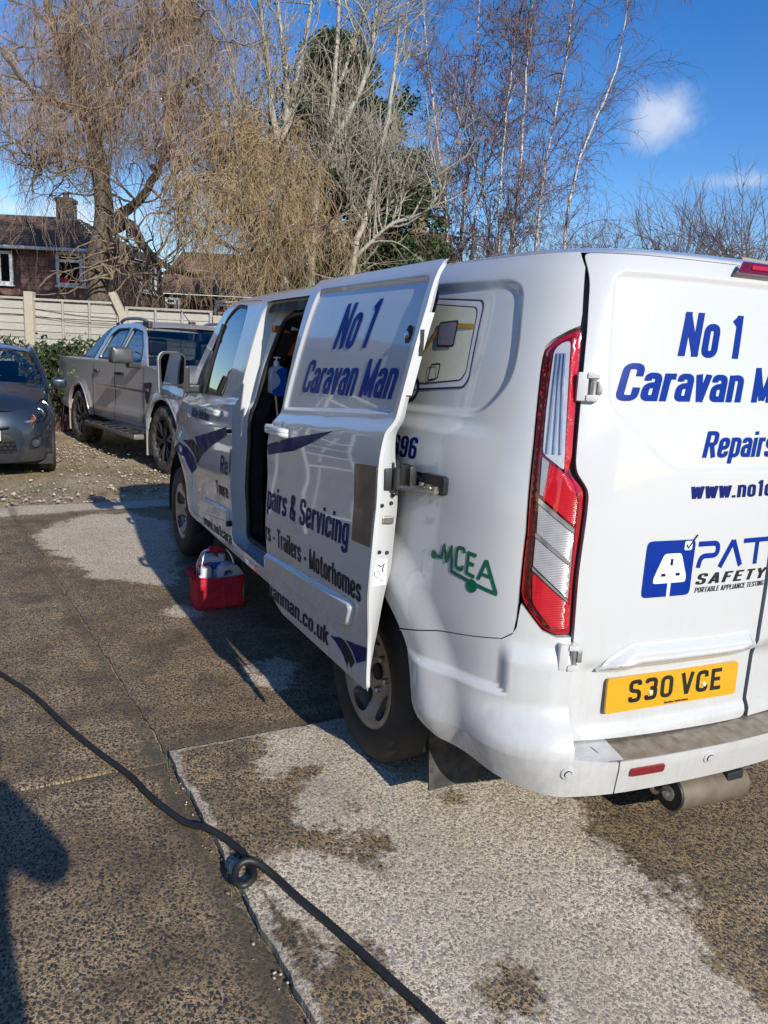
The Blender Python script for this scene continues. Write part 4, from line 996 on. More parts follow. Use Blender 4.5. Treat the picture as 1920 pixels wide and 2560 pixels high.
# ------------------------------------------------------------------ ground
def G(px, py): return unproj(px, py, 2, 0.0)[:2]
DRY = [
 [(870,1797),(760,1812),(640,1832),(655,1875),(645,1925),(690,1945),(770,1930),(765,1960),(690,2010),(745,2035),(790,2085),(860,2125),(960,2165),(905,2172),(820,2135),(700,2137),(640,2160),(624,2224),(656,2255),(710,2350),(800,2395),(900,2385),(960,2440),(1010,2500),(1030,2600),(1980,2640),(1920,2551),(1877,2477),(1842,2442),(1808,2412),(1773,2369),(1734,2308),(1738,2247),(1716,2204),(1660,2238),(1638,2212),(1578,2178),(1547,2126),(1495,2082),(1460,2021),(1408,1987),(1300,1880),(1180,1790),(1050,1780)],
 [(70,1330),(200,1285),(330,1278),(430,1300),(450,1400),(440,1465),(330,1450),(215,1440),(180,1400),(120,1370)],
 [(622,1690),(640,1650),(715,1635),(750,1650),(745,1690),(700,1716),(630,1716)],
 [(408,1520),(440,1500),(500,1515),(500,1535),(430,1540)],  # sunlit patch by the bag, its light put in as pale concrete
 [(-400,1300),(0,1288),(400,1262),(900,1235),(900,1195),(400,1215),(0,1262),(-400,1275)],
]
DRY_LITW = [np.array([G(*p) for p in poly]) for poly in DRY]
SPOT = [((1120,2000),.03),((880,2020),.02),((935,2105),.03),((1650,2240),.05),((1290,2470),.04),((1270,2490),.06)]
def dry_lit_attr(P):
    d = np.full(len(P), -9.0)
    for q in DRY_LITW:
        d = np.maximum(d, poly_dist(P, q))
    for (px, py), r in SPOT:
        c = G(px, py); d = np.minimum(d, np.linalg.norm(P-c, axis=1)-r)
    return np.clip(d, -.6, .6)
def concrete(name):
    t = NT(name)
    at = t.n('ShaderNodeAttribute', attribute_name='dry_lit'); st = t.n('ShaderNodeAttribute', attribute_name='silt')
    pos = t.co()
    warp = t.n('ShaderNodeVectorMath', operation='MULTIPLY_ADD'); nz = t.noise(45, 2, .5, out='Color')
    t.l(nz, warp.inputs[0]); warp.inputs[1].default_value = (.010, .010, .010); t.l(pos, warp.inputs[2])
    flat = t.mapping((1, 1, .0), (0, 0, .6), warp.outputs[0])
    v1 = t.n('ShaderNodeTexVoronoi', feature='F1'); v1.inputs['Scale'].default_value = 98; t.l(t.mapping((1, .72, .0), (0, 0, .5), warp.outputs[0]), v1.inputs['Vector'])
    v2 = t.n('ShaderNodeTexVoronoi', feature='F1'); v2.inputs['Scale'].default_value = 200; t.l(flat, v2.inputs['Vector'])
    c1 = t.sep(v1.outputs['Color']); c2 = t.sep(v2.outputs['Color'])
    big = t.ramp(v1.outputs['Distance'], t.math('MULTIPLY_ADD', c1[0], .26, .30), t.math('MULTIPLY_ADD', c1[0], .26, .20))     # 1 inside a pebble
    big = t.math('MULTIPLY', big, t.ramp(c1[2], .22, .26))
    sml = t.ramp(v2.outputs['Distance'], t.math('MULTIPLY_ADD', c2[0], .30, .30), t.math('MULTIPLY_ADD', c2[0], .30, .16))
    sml = t.math('MULTIPLY', sml, t.ramp(c2[2], .38, .43))
    stone = t.math('MAXIMUM', big, sml)
    cid = t.mix(big, v2.outputs['Color'], v1.outputs['Color']); cs = t.sep(cid)
    # edge of the wet
    n1 = t.noise(5.5, 6, .65); n2 = t.noise(34, 5, .7)
    d = t.math('ADD', at.outputs['Fac'], t.math('ADD', t.math('MULTIPLY_ADD', n1, .30, -.15), t.math('MULTIPLY_ADD', n2, .20, -.10)))
    d = t.math('MULTIPLY_ADD', stone, .012, d); dry_lit = t.ramp(d, -.004, .012)
    half = t.ramp(d, -.012, .05)
    # colours
    n3 = t.noise(2.3, 5, .6); n4 = t.noise(70, 3, .6)
    mortar_d = t.mix(t.ramp(n3, .3, .7), (.69, .565, .39), (.83, .705, .515)); mortar_d = t.mix(t.math('MULTIPLY', t.ramp(n4, .45, .75), .35), mortar_d, (.33, .29, .23))
    mortar_w = t.mix(t.ramp(n3, .3, .7), (.33, .225, .112), (.52, .37, .20)); mortar_w = t.mix(t.math('MULTIPLY', t.ramp(n4, .4, .7), .4), mortar_w, (.12, .085, .05))
    rk = t.ramp(t.noise(1., 3, .6, t.mapping((1.3, 16, 1))), .32, .68); mortar_w = t.mix(t.math('MULTIPLY', rk, .36), mortar_w, (.15, .108, .06)); mortar_d = t.mix(t.math('MULTIPLY', rk, .16), mortar_d, (.42, .36, .27))
    st_d = t.cramp(cs[1], [(0, (.19, .168, .138)), (.45, (.34, .295, .235)), (.8, (.48, .41, .315)), (.97, (.42, .36, .29)), (1, (.52, .50, .47))])
    st_w = t.cramp(cs[1], [(0, (.034, .032, .030)), (.5, (.078, .069, .058)), (.8, (.15, .116, .082)), (.97, (.15, .10, .055)), (1, (.40, .38, .34))])
    cd = t.mix(stone, mortar_d, st_d); cw = t.mix(stone, mortar_w, st_w)
    stain = t.math('MULTIPLY', t.ramp(t.noise(1.4, 4, .6), .52, .75), .35)
    cd = t.mix(stain, cd, (.27, .23, .17)); cw = t.mix(t.math('MULTIPLY', t.ramp(t.noise(3.1, 4, .65), .45, .72), .5), cw, (.055, .046, .034))
    col = t.mix(half, cw, t.mix(dry_lit, t.mix(.35, cw, cd), cd))
    # fine silt washed into the joints
    silt = t.math('MULTIPLY', st.outputs['Fac'], t.ramp(t.math('ADD', t.noise(9, 4, .6), t.math('MULTIPLY', st.outputs['Fac'], .4)), .48, .70))
    col = t.mix(t.math('MULTIPLY', silt, .85), col, t.mix(t.noise(22, 4), (.075, .062, .042), (.125, .105, .075)))
    g = t.ramp(t.noise(16, 4, .7), .56, .68); sf = t.ramp(st.outputs['Fac'], .75, .98)
    col = t.mix(t.math('MULTIPLY', g, t.math('MULTIPLY', sf, .8)), col, (.06, .085, .016))
    t.set(Base_Color=col, Roughness=t.math('MULTIPLY_ADD', dry_lit, .28, t.math('MULTIPLY_ADD', silt, -.20, .60)))
    t.b.inputs['Specular IOR Level'].default_value = .3
    h = t.math('MULTIPLY_ADD', stone, .55, t.math('MULTIPLY', n4, .5)); h = t.math('MULTIPLY', h, t.math('SUBTRACT', 1.0, t.math('MULTIPLY', silt, .7)))
    t.bump(h, .75, .006)
    return t.m
def to2d(m):
    for n in m.node_tree.nodes:
        if n.type == 'TEX_NOISE': n.noise_dimensions = '2D'; n.inputs['Detail'].default_value = min(4, n.inputs['Detail'].default_value)
        if n.type == 'TEX_VORONOI': n.voronoi_dimensions = '2D'
    return m
CONC = to2d(concrete('exposed_aggregate_concrete'))
EDGE_X = lambda y: -1.643-.085*(y-1.222) if y > 1.222 else -1.643+.049*(1.222-y)
def ground_attrs(o, arris=False):
    n = len(o.data.vertices); c = np.empty(n*3, np.float32); o.data.vertices.foreach_get('co', c); c = c.reshape(-1, 3)[:, :2].astype(float)
    ex = np.where(c[:, 1] > 1.222, -1.643-.085*(c[:, 1]-1.222), -1.643+.049*(1.222-c[:, 1])); dr = dry_lit_attr(c)
    if arris:                                                    # free edges paler: scuffing and their sunlit tone put into the colour
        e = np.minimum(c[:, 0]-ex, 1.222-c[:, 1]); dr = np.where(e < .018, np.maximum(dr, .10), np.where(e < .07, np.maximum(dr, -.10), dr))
    a = o.data.attributes.new('dry_lit', 'FLOAT', 'POINT'); a.data.foreach_set('value', dr.astype(np.float32))
    dx = ex-c[:, 0]                                              # distance left of the long joint
    s = np.where(c[:, 1] < 1.35, np.clip(1-np.abs(dx-.05)/.085, 0, 1), np.clip(1-np.abs(dx-.03)/.05, 0, 1)*.9)
    j = np.clip(1-np.abs(c[:, 1]-1.285)/.075, 0, 1)*(c[:, 0] > -1.75); s = np.maximum(s, j)
    a = o.data.attributes.new('silt', 'FLOAT', 'POINT'); a.data.foreach_set('value', s.astype(np.float32))
yard = struct(empty('concrete_yard', (0, 0, 0)))
def slab(xf0, xf1, y0, y1, z, step=.045, name='slab', rough=.006):
    """slab between two edge lines x = xf0(y) and xf1(y), its arrises worn"""
    ny = max(2, int((y1-y0)/step)); V = []; nx = None
    for i in range(ny+1):
        y = y0+(y1-y0)*i/ny; a, b = xf0(y), xf1(y)
        if nx is None: nx = max(2, int((b-a)/step))
        for j in range(nx+1):
            x = a+(b-a)*j/nx; e = min(j, nx-j, i, ny-i)
            zz = z-(.007 if e == 0 else 0)+math.sin(x*2.1+1)*math.cos(y*1.7)*.002
            jx = (math.sin(y*23)+math.sin(y*57+1.3)+.8*math.sin(y*131))*.0035 if j in (0, nx) else 0
            jy = (math.sin(x*19)+math.sin(x*61+2)+.8*math.sin(x*127))*.003 if i in (0, ny) else 0
            V.append((x+jx, y+jy, zz))
    w = nx+1; F = [(i*w+j, i*w+j+1, (i+1)*w+j+1, (i+1)*w+j) for i in range(ny) for j in range(nx)]
    rim = [j for j in range(w)]+[i*w+nx for i in range(1, ny+1)]+[ny*w+j for j in range(nx-1, -1, -1)]+[i*w for i in range(ny-1, 0, -1)]
    b = len(V); V += [(V[k][0], V[k][1], z-.12) for k in rim]; m_ = len(rim)
    F += [(rim[(k+1) % m_], rim[k], b+k, b+(k+1) % m_) for k in range(m_)]
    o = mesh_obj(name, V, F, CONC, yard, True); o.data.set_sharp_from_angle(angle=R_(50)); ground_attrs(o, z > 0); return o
# raised rear slab, its neighbour under the van, the long left bays
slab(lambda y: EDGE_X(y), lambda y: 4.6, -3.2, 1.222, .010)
slab(lambda y: EDGE_X(y)+.003, lambda y: 4.6, 1.229, 6.45, -.014)
CJ = G(0, 1974); CJ2 = G(303, 1906)
yj = CJ2[1]-.02
slab(lambda y: -5.2, lambda y: EDGE_X(y)-.004, yj, 6.35, -.014)
slab(lambda y: -5.2, lambda y: EDGE_X(y)-.005, -3.2, yj-.009, -.016)
# yard soil that fills the joints and runs on as rough gravel to the fence and beyond
def soil():
    t = NT('gravelly_soil'); n1 = t.noise(.9, 6, .6); n2 = t.noise(7, 6, .65); v = t.vor(38, out='Color'); vd = t.vor(38)
    c = t.mix(t.ramp(n1, .35, .65), (.27, .195, .11), (.44, .335, .205))
    c = t.mix(t.math('MULTIPLY', t.ramp(n2, .55, .75), .55), c, (.12, .115, .04))
    cs = t.sep(v); st = t.math('MULTIPLY', t.ramp(vd, .42, .30), t.ramp(cs[0], .45, .55))
    c = t.mix(st, c, t.cramp(cs[1], [(0, (.16, .12, .08)), (.6, (.34, .29, .21)), (1, (.55, .50, .40))]))
    t.set(Base_Color=c, Roughness=.9); t.bump(t.math('MULTIPLY_ADD', st, .6, n2), .7, .02); return t.m
SOIL = to2d(soil())
gv = []; gx_ = np.concatenate([np.linspace(-400, -8, 14), np.linspace(-7, 12, 90), np.linspace(14, 400, 14)]); gy_ = np.concatenate([np.linspace(-60, 5, 14), np.linspace(5.5, 20, 90), np.linspace(21, 600, 20)])
for y in gy_:
    for x in gx_:
        k = sstep(y, 6.2, 7.5)*(1-sstep(abs(x), 14, 60)); 
        gv.append((x, y, -.03+k*(.012*math.sin(x*3.1+y)*math.sin(y*2.3)+.018*math.sin(x*.9)*math.cos(y*.7))+.03*sstep(y, 6.2, 8)))
w = len(gx_); struct(mesh_obj('ground', gv, [(i*w+j, i*w+j+1, (i+1)*w+j+1, (i+1)*w+j) for i in range(len(gy_)-1) for j in range(w-1)], SOIL, None, True))
# loose stones on the gravel
def ico():
    bm = bmesh.new(); bmesh.ops.create_icosphere(bm, subdivisions=1, radius=1); bm.verts.index_update()
    v = np.array([tuple(q.co) for q in bm.verts]); f = np.array([[q.index for q in p.verts] for p in bm.faces]); bm.free(); return v, f
IV, IF = ico()
def stones(name, pts, size, mat, label, cat=None):
    n = len(pts); sz = size*(.5+RNG.random((n, 1, 1))**2*1.6); jit = 1+.5*(RNG.random((n, len(IV), 1))-.5)
    ang = RNG.random(n)*6.28; sc = np.stack([1+.5*RNG.random(n), .6+.4*RNG.random(n), .35+.3*RNG.random(n)], 1)[:, None]
    V = IV[None]*jit*sz*sc; c, s = np.cos(ang)[:, None], np.sin(ang)[:, None]
    V = np.stack([V[..., 0]*c-V[..., 1]*s, V[..., 0]*s+V[..., 1]*c, V[..., 2]], -1)+pts[:, None]
    F = (IF[None]+(np.arange(n)*len(IV))[:, None, None]).reshape(-1, 3)
    o = fast_mesh(name, V.reshape(-1, 3), F, mat, attr=np.repeat(RNG.random(n), len(IV))); o['kind'] = 'stuff'; o['label'] = label
    if cat: o['category'] = cat
    return o
def stone_mat():
    t = NT('loose_stone'); a = t.n('ShaderNodeAttribute', attribute_name='val')
    t.set(Base_Color=t.mix(t.math('MULTIPLY', t.noise(60, 4), .5), t.cramp(a.outputs['Fac'], [(0, (.10, .075, .05)), (.4, (.32, .26, .175)), (.8, (.50, .44, .34)), (1, (.66, .61, .52))]), (.14, .10, .06)), Roughness=.9); return t.m
n = 16000; px_ = RNG.uniform(-4.2, 4.5, n); py_ = 6.35+RNG.random(n)**1.3*9.5
keepm = (np.sin(px_*1.7+py_)+np.sin(py_*1.9-px_*.8)+RNG.normal(0, .9, n)) > -.4
P = np.stack([px_, py_, np.full(n, .012)], 1)[keepm]
stones('gravel', P, .0115, stone_mat(), 'pale loose gravel scattered on the brown soil before the parked vehicles', 'gravel')
# grit along the slab joints
n = 110; yy = RNG.uniform(-1, 1.35, n); xx = np.array([EDGE_X(y) for y in yy])-.01+RNG.normal(0, .02, n)
stones('grit', np.stack([xx, yy, np.full(n, -.014)], 1), .0034, stone_mat(), 'fine grit washed into the long joint of the concrete', 'grit')
# moss and grass tufts rooted in the joints
def blades(name, roots, n, h, spread, mat, label, cat):
    R = np.repeat(np.asarray(roots, float), n, 0); k = len(R)
    a = RNG.random(k)*6.28; r = RNG.random(k)**.5*spread; base = R+np.stack([np.cos(a)*r, np.sin(a)*r, 0*a], 1)
    b = RNG.random(k)*6.28; ln = h*(.4+RNG.random(k)); le = RNG.random(k)*.8
    top = base+np.stack([np.cos(b)*ln*le, np.sin(b)*ln*le, ln], 1); wv = np.stack([-np.sin(b), np.cos(b), 0*b], 1)*(h*.055)
    mid = base*.45+top*.55+np.stack([0*b, 0*b, ln*.12], 1)
    V = np.stack([base-wv, base+wv, mid+wv*.8, mid-wv*.8, top], 1).reshape(-1, 3); o = np.arange(k)[:, None]*5
    F = np.concatenate([o+[[0, 1, 2]], o+[[0, 2, 3]], o+[[3, 2, 4]]]); ob = fast_mesh(name, V, F, mat); ob['kind'] = 'stuff'; ob['label'] = label; ob['category'] = cat; return ob
GRASS = simple('joint_grass', (.075, .13, .022), .6, var=.5, scale=60)
roots = [(*G(*p), -.016) for p in [(268,1650),(275,1675),(300,1720),(335,1775),(285,1660),(262,1640),(410,1890),(420,1905),(430,1925),(440,1945),(575,2205),(590,2220),(585,2190),(735,2450),(480,2010),(560,2150),(600,2230),(245,1590),(415,1885),(425,1900),(330,1790),(550,1895),(620,1840)]]
blades('joint_grass', roots, 10, .014, .025, GRASS, 'small green tufts of grass and moss in the concrete joints', 'grass')
rr_ = [(RNG.uniform(-3.5, 3), 6.6+RNG.random()**1.5*6, .02) for _ in range(420)]
blades('verge_grass', rr_, 14, .035, .09, simple('dull_grass', (.085, .095, .028), .7, var=.5, scale=40), 'thin olive grass growing through the gravel', 'grass')
# ------------------------------------------------------------------ trees
def tubes(P, R, m):
    """many thin tubes at once: P (n,k,3), R (n,k)"""
    n, k, _ = P.shape
    T = np.gradient(P, axis=1); T /= np.linalg.norm(T, axis=2, keepdims=True)+1e-9
    ref = np.where(np.abs(T[..., 2:3]) > .85, np.array([1.0, 0, 0]), np.array([0, 0, 1.0]))
    N = np.cross(T, ref); N /= np.linalg.norm(N, axis=2, keepdims=True)+1e-9; B = np.cross(T, N)
    a = np.arange(m)*2*np.pi/m
    V = P[:, :, None]+R[:, :, None, None]*(np.cos(a)[:, None]*N[:, :, None]+np.sin(a)[:, None]*B[:, :, None])
    i = np.arange(n*k).reshape(n, k)[:, :-1]*m
    j = np.arange(m); j2 = (j+1) % m
    F = np.stack([i[..., None]+j, i[..., None]+j2, i[..., None]+m+j2, i[..., None]+m+j], -1).reshape(-1, 4)
    return V.reshape(-1, 3), F
def join(parts):
    V = []; F = []; b = 0
    for v, f in parts: V.append(v); F.append(f+b); b += len(v)
    return np.vstack(V), np.vstack(F)
def children(par, n, length, k, along=.4, rnd=.8, up=.0, grav=.0, wig=.15, t0=.15, t1=1.0, bias=None, wfreq=None, tpow=1.0):
    """n shoots springing from random points of the parent paths par (m,K,3)"""
    m, K, _ = par.shape; idx = RNG.integers(0, m, n); t = (t0+(t1-t0)*RNG.random(n)**tpow)*(K-1)
    i0 = np.minimum(t.astype(int), K-2); f = (t-i0)[:, None]
    p = par[idx, i0]*(1-f)+par[idx, i0+1]*f; tan = par[idx, i0+1]-par[idx, i0]; tan /= np.linalg.norm(tan, axis=1)[:, None]+1e-9
    D = tan*along+RNG.normal(0, 1, (n, 3))*rnd+np.array([0, 0, up])
    if bias is not None: D = D+np.array(bias)
    D /= np.linalg.norm(D, axis=1)[:, None]
    L = length[0]+(length[1]-length[0])*RNG.random((n, 1)); st = L/(k-1); out = [p]; W = np.zeros((n, 3))
    for s in range(k-1):
        W = .45*W+RNG.normal(0, 1, (n, 3))*wig
        D = D+W+np.array([0, 0, -grav]); D /= np.linalg.norm(D, axis=1)[:, None]
        p = p+D*st; out.append(p)
    return np.stack(out, 1), t/(K-1), idx
def limb(pts, k=26, wob=.0):
    """hand-laid limb: [(px, py, depth)] resampled to k points"""
    A_ = [at_depth(*p) for p in pts]
    if pts[0][1] >= 855: A_[0][2] = -.05                       # rooted in the ground
    P = spline(A_, 12); d = np.r_[0, np.cumsum(np.linalg.norm(np.diff(P, axis=0), axis=1))]
    s = np.linspace(0, d[-1], k); Q = np.stack([np.interp(s, d, P[:, c]) for c in range(3)], 1)
    if wob: Q[1:-1] += RNG.normal(0, wob, (k-2, 3))
    return Q
def taper(n, k, r0, r1, p=1.0):
    r0 = np.broadcast_to(np.asarray(r0, float).reshape(-1, 1), (n, 1)); r1 = np.broadcast_to(np.asarray(r1, float).reshape(-1, 1), (n, 1))
    return r0+(r1-r0)*np.linspace(0, 1, k)[None]**p
def bark(name, c0, c1, rough=.9, scale=14, stretch=(1, 1, .25), bump=.8, patch=None):
    t = NT(name); n = t.noise(scale, 6, .65, t.mapping(stretch)); col = t.mix(t.ramp(n, .32, .68), c0, c1)
    if patch: col = t.mix(t.ramp(t.noise(5, 4, .7, t.mapping((1, 1, 2.5))), .56, .62), col, patch)
    t.set(Base_Color=col, Roughness=rough); t.bump(n, bump, .03); return t.m
def twigm(name, c0, c1):
    t = NT(name); g = t.n('ShaderNodeObjectInfo'); n = t.noise(2.2, 3, .6)
    t.set(Base_Color=t.mix(t.ramp(n, .3, .7), c0, c1), Roughness=.75); t.b.inputs['Specular IOR Level'].default_value = .25; return t.m
def tree(name, label, group=None, base=None):
    o = empty(name, tuple(base)); tag(o, label, 'tree', group); return o
def put(o, name, parts, mat, smooth=True, stuff=False):
    V, F = join(parts); V = V-np.array(o.location)[None]
    m = fast_mesh(name, V, F, mat, o, smooth)
    if stuff: m['kind'] = 'stuff'
    return m
WB = bark('willow_bark', (.045, .035, .025), (.15, .112, .078), stretch=(1, 1, .35))
WT = twigm('willow_twigs', (.24, .165, .12), (.58, .43, .30)); WT2 = twigm('straw_willow_twigs', (.34, .24, .13), (.58, .44, .26))
# 1. corkscrew willow by the left house
D0 = 19.5
tb = at_depth(250, 905, D0); tb[2] = 0
T1 = tree('willow_tree', 'tall corkscrew willow with dark trunk standing before the tile-hung house', 'willow trees behind the fence', tb)
trunk = limb([(258,1010,D0),(248,760,D0),(240,660,D0),(262,540,D0),(250,430,D0),(228,310,D0+.2),(190,215,D0+.4),(150,120,D0+.6),(120,20,D0+.8),(100,-120,D0+1)])
L0 = [(trunk, .40, .06),
 (limb([(275,575,D0),(320,560,D0-.2),(350,600,D0-.5),(385,645,D0-.9),(430,672,D0-1.2),(500,690,D0-1.5)]), .17, .05),
 (limb([(268,560,D0),(310,530,D0-.3),(350,495,D0-.6),(400,420,D0-.9),(420,330,D0-1.2),(450,230,D0-1.4),(520,170,D0-1.5)]), .15, .04),
 (limb([(240,330,D0),(300,260,D0-.3),(350,150,D0-.4),(372,60,D0-.4),(378,-60,D0-.4)]), .16, .06),
 (limb([(345,150,D0-.4),(390,95,D0-.8),(430,60,D0-1),(470,10,D0-1.2),(520,-40,D0-1.3)]), .11, .03),
 (limb([(228,310,D0),(170,270,D0-.8),(100,240,D0-1.3),(40,180,D0-1.7),(-20,90,D0-2)]), .10, .03),
 (limb([(225,300,D0),(260,220,D0+.8),(240,120,D0+1.2),(220,0,D0+1.6)]), .10, .03),
 (limb([(250,440,D0),(190,400,D0-.6),(120,390,D0-1),(60,420,D0-1.2)]), .07, .02),
 (limb([(190,215,D0),(170,130,D0-.6),(190,60,D0-.8),(180,-60,D0-1)]), .08, .03),
 (limb([(380,420,D0-.8),(430,395,D0-1),(490,400,D0-1.3),(560,370,D0-1.6)]), .07, .02),
 (limb([(330,560,D0-.3),(300,640,D0-.5),(280,700,D0-.7)]), .035, .015)]
put(T1, 'trunk', [tubes(p[None]+RNG.normal(0, .012, (1, 26, 3)), taper(1, 26, a, b, .8), 10) for p, a, b in L0], WB)
par = np.stack([p for p, _, _ in L0[1:]]+[trunk])
b1, _, _ = children(par, 210, (1.0, 2.6), 10, .3, .7, .35, .06, .28, .2)
b2, _, _ = children(b1, 700, (.7, 1.6), 9, .4, .8, .0, .18, .32, .3); low_ = b2[:, :, 2].min(1) < 5.0; b2 = np.concatenate([b2[~low_], b2[low_][::4]]); NB2 = len(b2)
put(T1, 'branches', [tubes(b1, taper(210, 10, .030, .012), 5), tubes(b2, taper(NB2, 9, .013, .006), 4)], bark('willow_branch_bark', (.10, .075, .05), (.24, .18, .12)), stuff=True)
tw, _, _ = children(b2, 8800, (.7, 2.2), 14, .1, .45, -.5, .60, .36, .2)
tw2, _, _ = children(np.concatenate([b1]), 1500, (.9, 2.6), 14, .1, .45, -.5, .60, .36, .2)
tw3, _, _ = children(trunk[None], 170, (.5, 1.3), 10, .0, 1., -.1, .35, .4, .05, .8)
def thin(tw, zc, keep): return tw[(tw[:, :, 2].min(1) > zc) | (RNG.random(len(tw)) < keep)]
tw = thin(tw, 5.4, .13); tw2 = thin(tw2, 5.4, .13)
put(T1, 'crown', [tubes(tw, taper(len(tw), 14, .0046, .0024), 3), tubes(tw2, taper(len(tw2), 14, .0046, .0024), 3), tubes(tw3, taper(170, 10, .006, .003), 3)], WT, False, True)
# 2. second willow, its hanging straw-coloured mass over the pickup
D1 = 17.2
tb = at_depth(640, 905, D1); tb[2] = 0
T2 = tree('willow_tree', 'weeping willow with straw-coloured hanging twigs behind the van cab', 'willow trees behind the fence', tb)
tr2 = limb([(655,900,D1),(650,760,D1),(640,620,D1),(620,520,D1),(600,420,D1),(585,330,D1)])
L2 = [(tr2, .17, .05), (limb([(640,620,D1),(690,520,D1-.3),(740,450,D1-.5),(790,440,D1-.6)]), .08, .02), (limb([(630,560,D1),(560,480,D1-.4),(500,440,D1-.6),(450,470,D1-.8)]), .08, .02),
 (limb([(640,640,D1),(720,600,D1-.4),(790,560,D1-.5),(840,590,D1-.6)]), .06, .02), (limb([(620,520,D1),(680,420,D1+.4),(740,290,D1+.6)]), .06, .02), (limb([(610,460,D1),(540,360,D1+.4),(490,250,D1+.6)]), .06, .02), (limb([(600,420,D1),(600,330,D1+.4),(620,230,D1+.6)]), .05, .02), (limb([(640,640,D1),(560,610,D1-.4),(480,560,D1-.8)]), .06, .02)]
put(T2, 'trunk', [tubes(p[None], taper(1, 26, a, b, .8), 9) for p, a, b in L2], WB)
par = np.stack([p for p, _, _ in L2])
b1, _, _ = children(par, 170, (.6, 2.0), 9, .4, .8, .25, .12, .30, .15)
put(T2, 'branches', [tubes(b1, taper(170, 9, .020, .008), 4)], bark('straw_branch_bark', (.12, .085, .05), (.26, .19, .11)), stuff=True)
tw, _, _ = children(b1, 4300, (.6, 2.2), 13, .1, .45, -.4, .65, .40, .1); tw = thin(tw, 3.2, .35)
put(T2, 'crown', [tubes(tw, taper(len(tw), 13, .0048, .0024), 3)], WT2, False, True)
# 3. pale multi-stemmed tree in the middle
D2 = 18.6; PB = bark('pale_smooth_bark', (.24, .225, .18), (.42, .395, .33), .8, 9, (1, 1, .5), .35)
tb = at_depth(800, 905, D2); tb[2] = 0
T3 = tree('bare_tree', 'pale-barked many-stemmed bare tree rising behind the open van', None, tb)
L3 = [(limb([(720,860,D2),(710,700,D2),(705,560,D2),(706,420,D2),(720,320,D2),(740,200,D2+.2),(770,60,D2+.3),(790,-80,D2+.4)]), .15, .04),
 (limb([(700,420,D2),(685,300,D2-.2),(670,180,D2-.3),(655,60,D2-.3),(640,-60,D2-.3)]), .10, .03),
 (limb([(708,400,D2),(714,300,D2),(716,190,D2),(700,60,D2),(690,-60,D2)]), .10, .03),
 (limb([(850,880,D2-.5),(885,640,D2-.5),(910,560,D2-.5),(940,430,D2-.5),(965,320,D2-.4),(985,180,D2-.3),(1000,40,D2-.3)]), .12, .03),
 (limb([(780,860,D2),(780,640,D2),(800,420,D2),(830,270,D2),(842,120,D2),(850,-60,D2)]), .13, .04),
 (limb([(790,470,D2),(840,340,D2-.2),(900,230,D2-.2),(930,120,D2-.2),(945,-30,D2-.2)]), .09, .03),
 (limb([(840,230,D2),(900,90,D2+.2),(960,40,D2+.2)]), .05, .015), (limb([(706,520,D2),(780,440,D2+.2),(830,420,D2+.3),(930,380,D2+.4)]), .05, .015),
 (limb([(890,640,D2-.5),(980,560,D2-.6),(1060,530,D2-.7),(1110,470,D2-.8)]), .05, .015), (limb([(910,560,D2-.5),(860,470,D2-.6),(850,380,D2-.6)]), .04, .015),
 (limb([(780,600,D2),(850,560,D2-.3),(960,520,D2-.4),(1040,440,D2-.5)]), .05, .015), (limb([(705,520,D2),(640,420,D2),(600,300,D2),(580,150,D2)]), .06, .02)]
put(T3, 'trunk', [tubes(p[None]+RNG.normal(0, .008, (1, 26, 3)), taper(1, 26, a, b, .9), 9) for p, a, b in L3], PB)
par = np.stack([p for p, _, _ in L3])
b1, _, _ = children(par, 190, (.9, 2.4), 10, .8, .55, .35, -.05, .12, .15)
b2, _, _ = children(b1, 1000, (.5, 1.4), 9, .8, .6, .35, -.07, .13, .2)
b3, _, _ = children(b2, 3000, (.25, .8), 7, .8, .6, .3, -.06, .15, .2)
put(T3, 'branches', [tubes(b1, taper(190, 10, .026, .010), 5), tubes(b2, taper(1000, 9, .0105, .005), 4)], bark('pale_branch_bark', (.20, .18, .14), (.40, .37, .30)), stuff=True)
put(T3, 'crown', [tubes(b3, taper(3000, 7, .0055, .0025), 3)], twigm('pale_twigs', (.24, .20, .15), (.42, .36, .28)), False, True)
# 4. evergreen behind it
def leaves(centres, n, spread, size, squash=(1, 1, 1)):
    C = np.repeat(np.asarray(centres, float), n, 0); k = len(C); v = RNG.normal(0, 1, (k, 3)); v /= np.linalg.norm(v, axis=1)[:, None]
    p = C+v*np.array(squash)*spread*(RNG.random((k, 1))**.5)
    a = RNG.normal(0, 1, (k, 3)); a /= np.linalg.norm(a, axis=1)[:, None]; b = np.cross(a, RNG.normal(0, 1, (k, 3))); b /= np.linalg.norm(b, axis=1)[:, None]
    s = size*(.5+RNG.random((k, 1))); V = np.stack([p-a*s, p+b*s*.45, p+a*s, p-b*s*.45], 1).reshape(-1, 3)
    return V, np.arange(k*4).reshape(k, 4)
def leafm(name, c0, c1):
    t = NT(name); n = t.noise(1.6, 4, .6); t.set(Base_Color=t.mix(t.ramp(t.math('ADD', t.math('MULTIPLY', n, .6), t.math('MULTIPLY', t.noise(30, 1), .4)), .35, .65), c0, c1), Roughness=.5); t.b.inputs['Specular IOR Level'].default_value = .35; return t.m
D3 = 21.0
tb = at_depth(900, 905, D3); tb[2] = 0
T4 = tree('evergreen_tree', 'dark green ivy-clad evergreen behind the pale bare tree', None, tb)
L4 = [(limb([(900,900,D3),(890,600,D3),(880,400,D3),(870,220,D3),(860,100,D3)]), .25, .05), (limb([(890,560,D3),(960,470,D3),(1010,420,D3)]), .08, .03), (limb([(880,480,D3),(800,400,D3),(760,330,D3)]), .08, .03)]
put(T4, 'trunk', [tubes(p[None], taper(1, 26, a, b), 8) for p, a, b in L4], WB)
cl = []
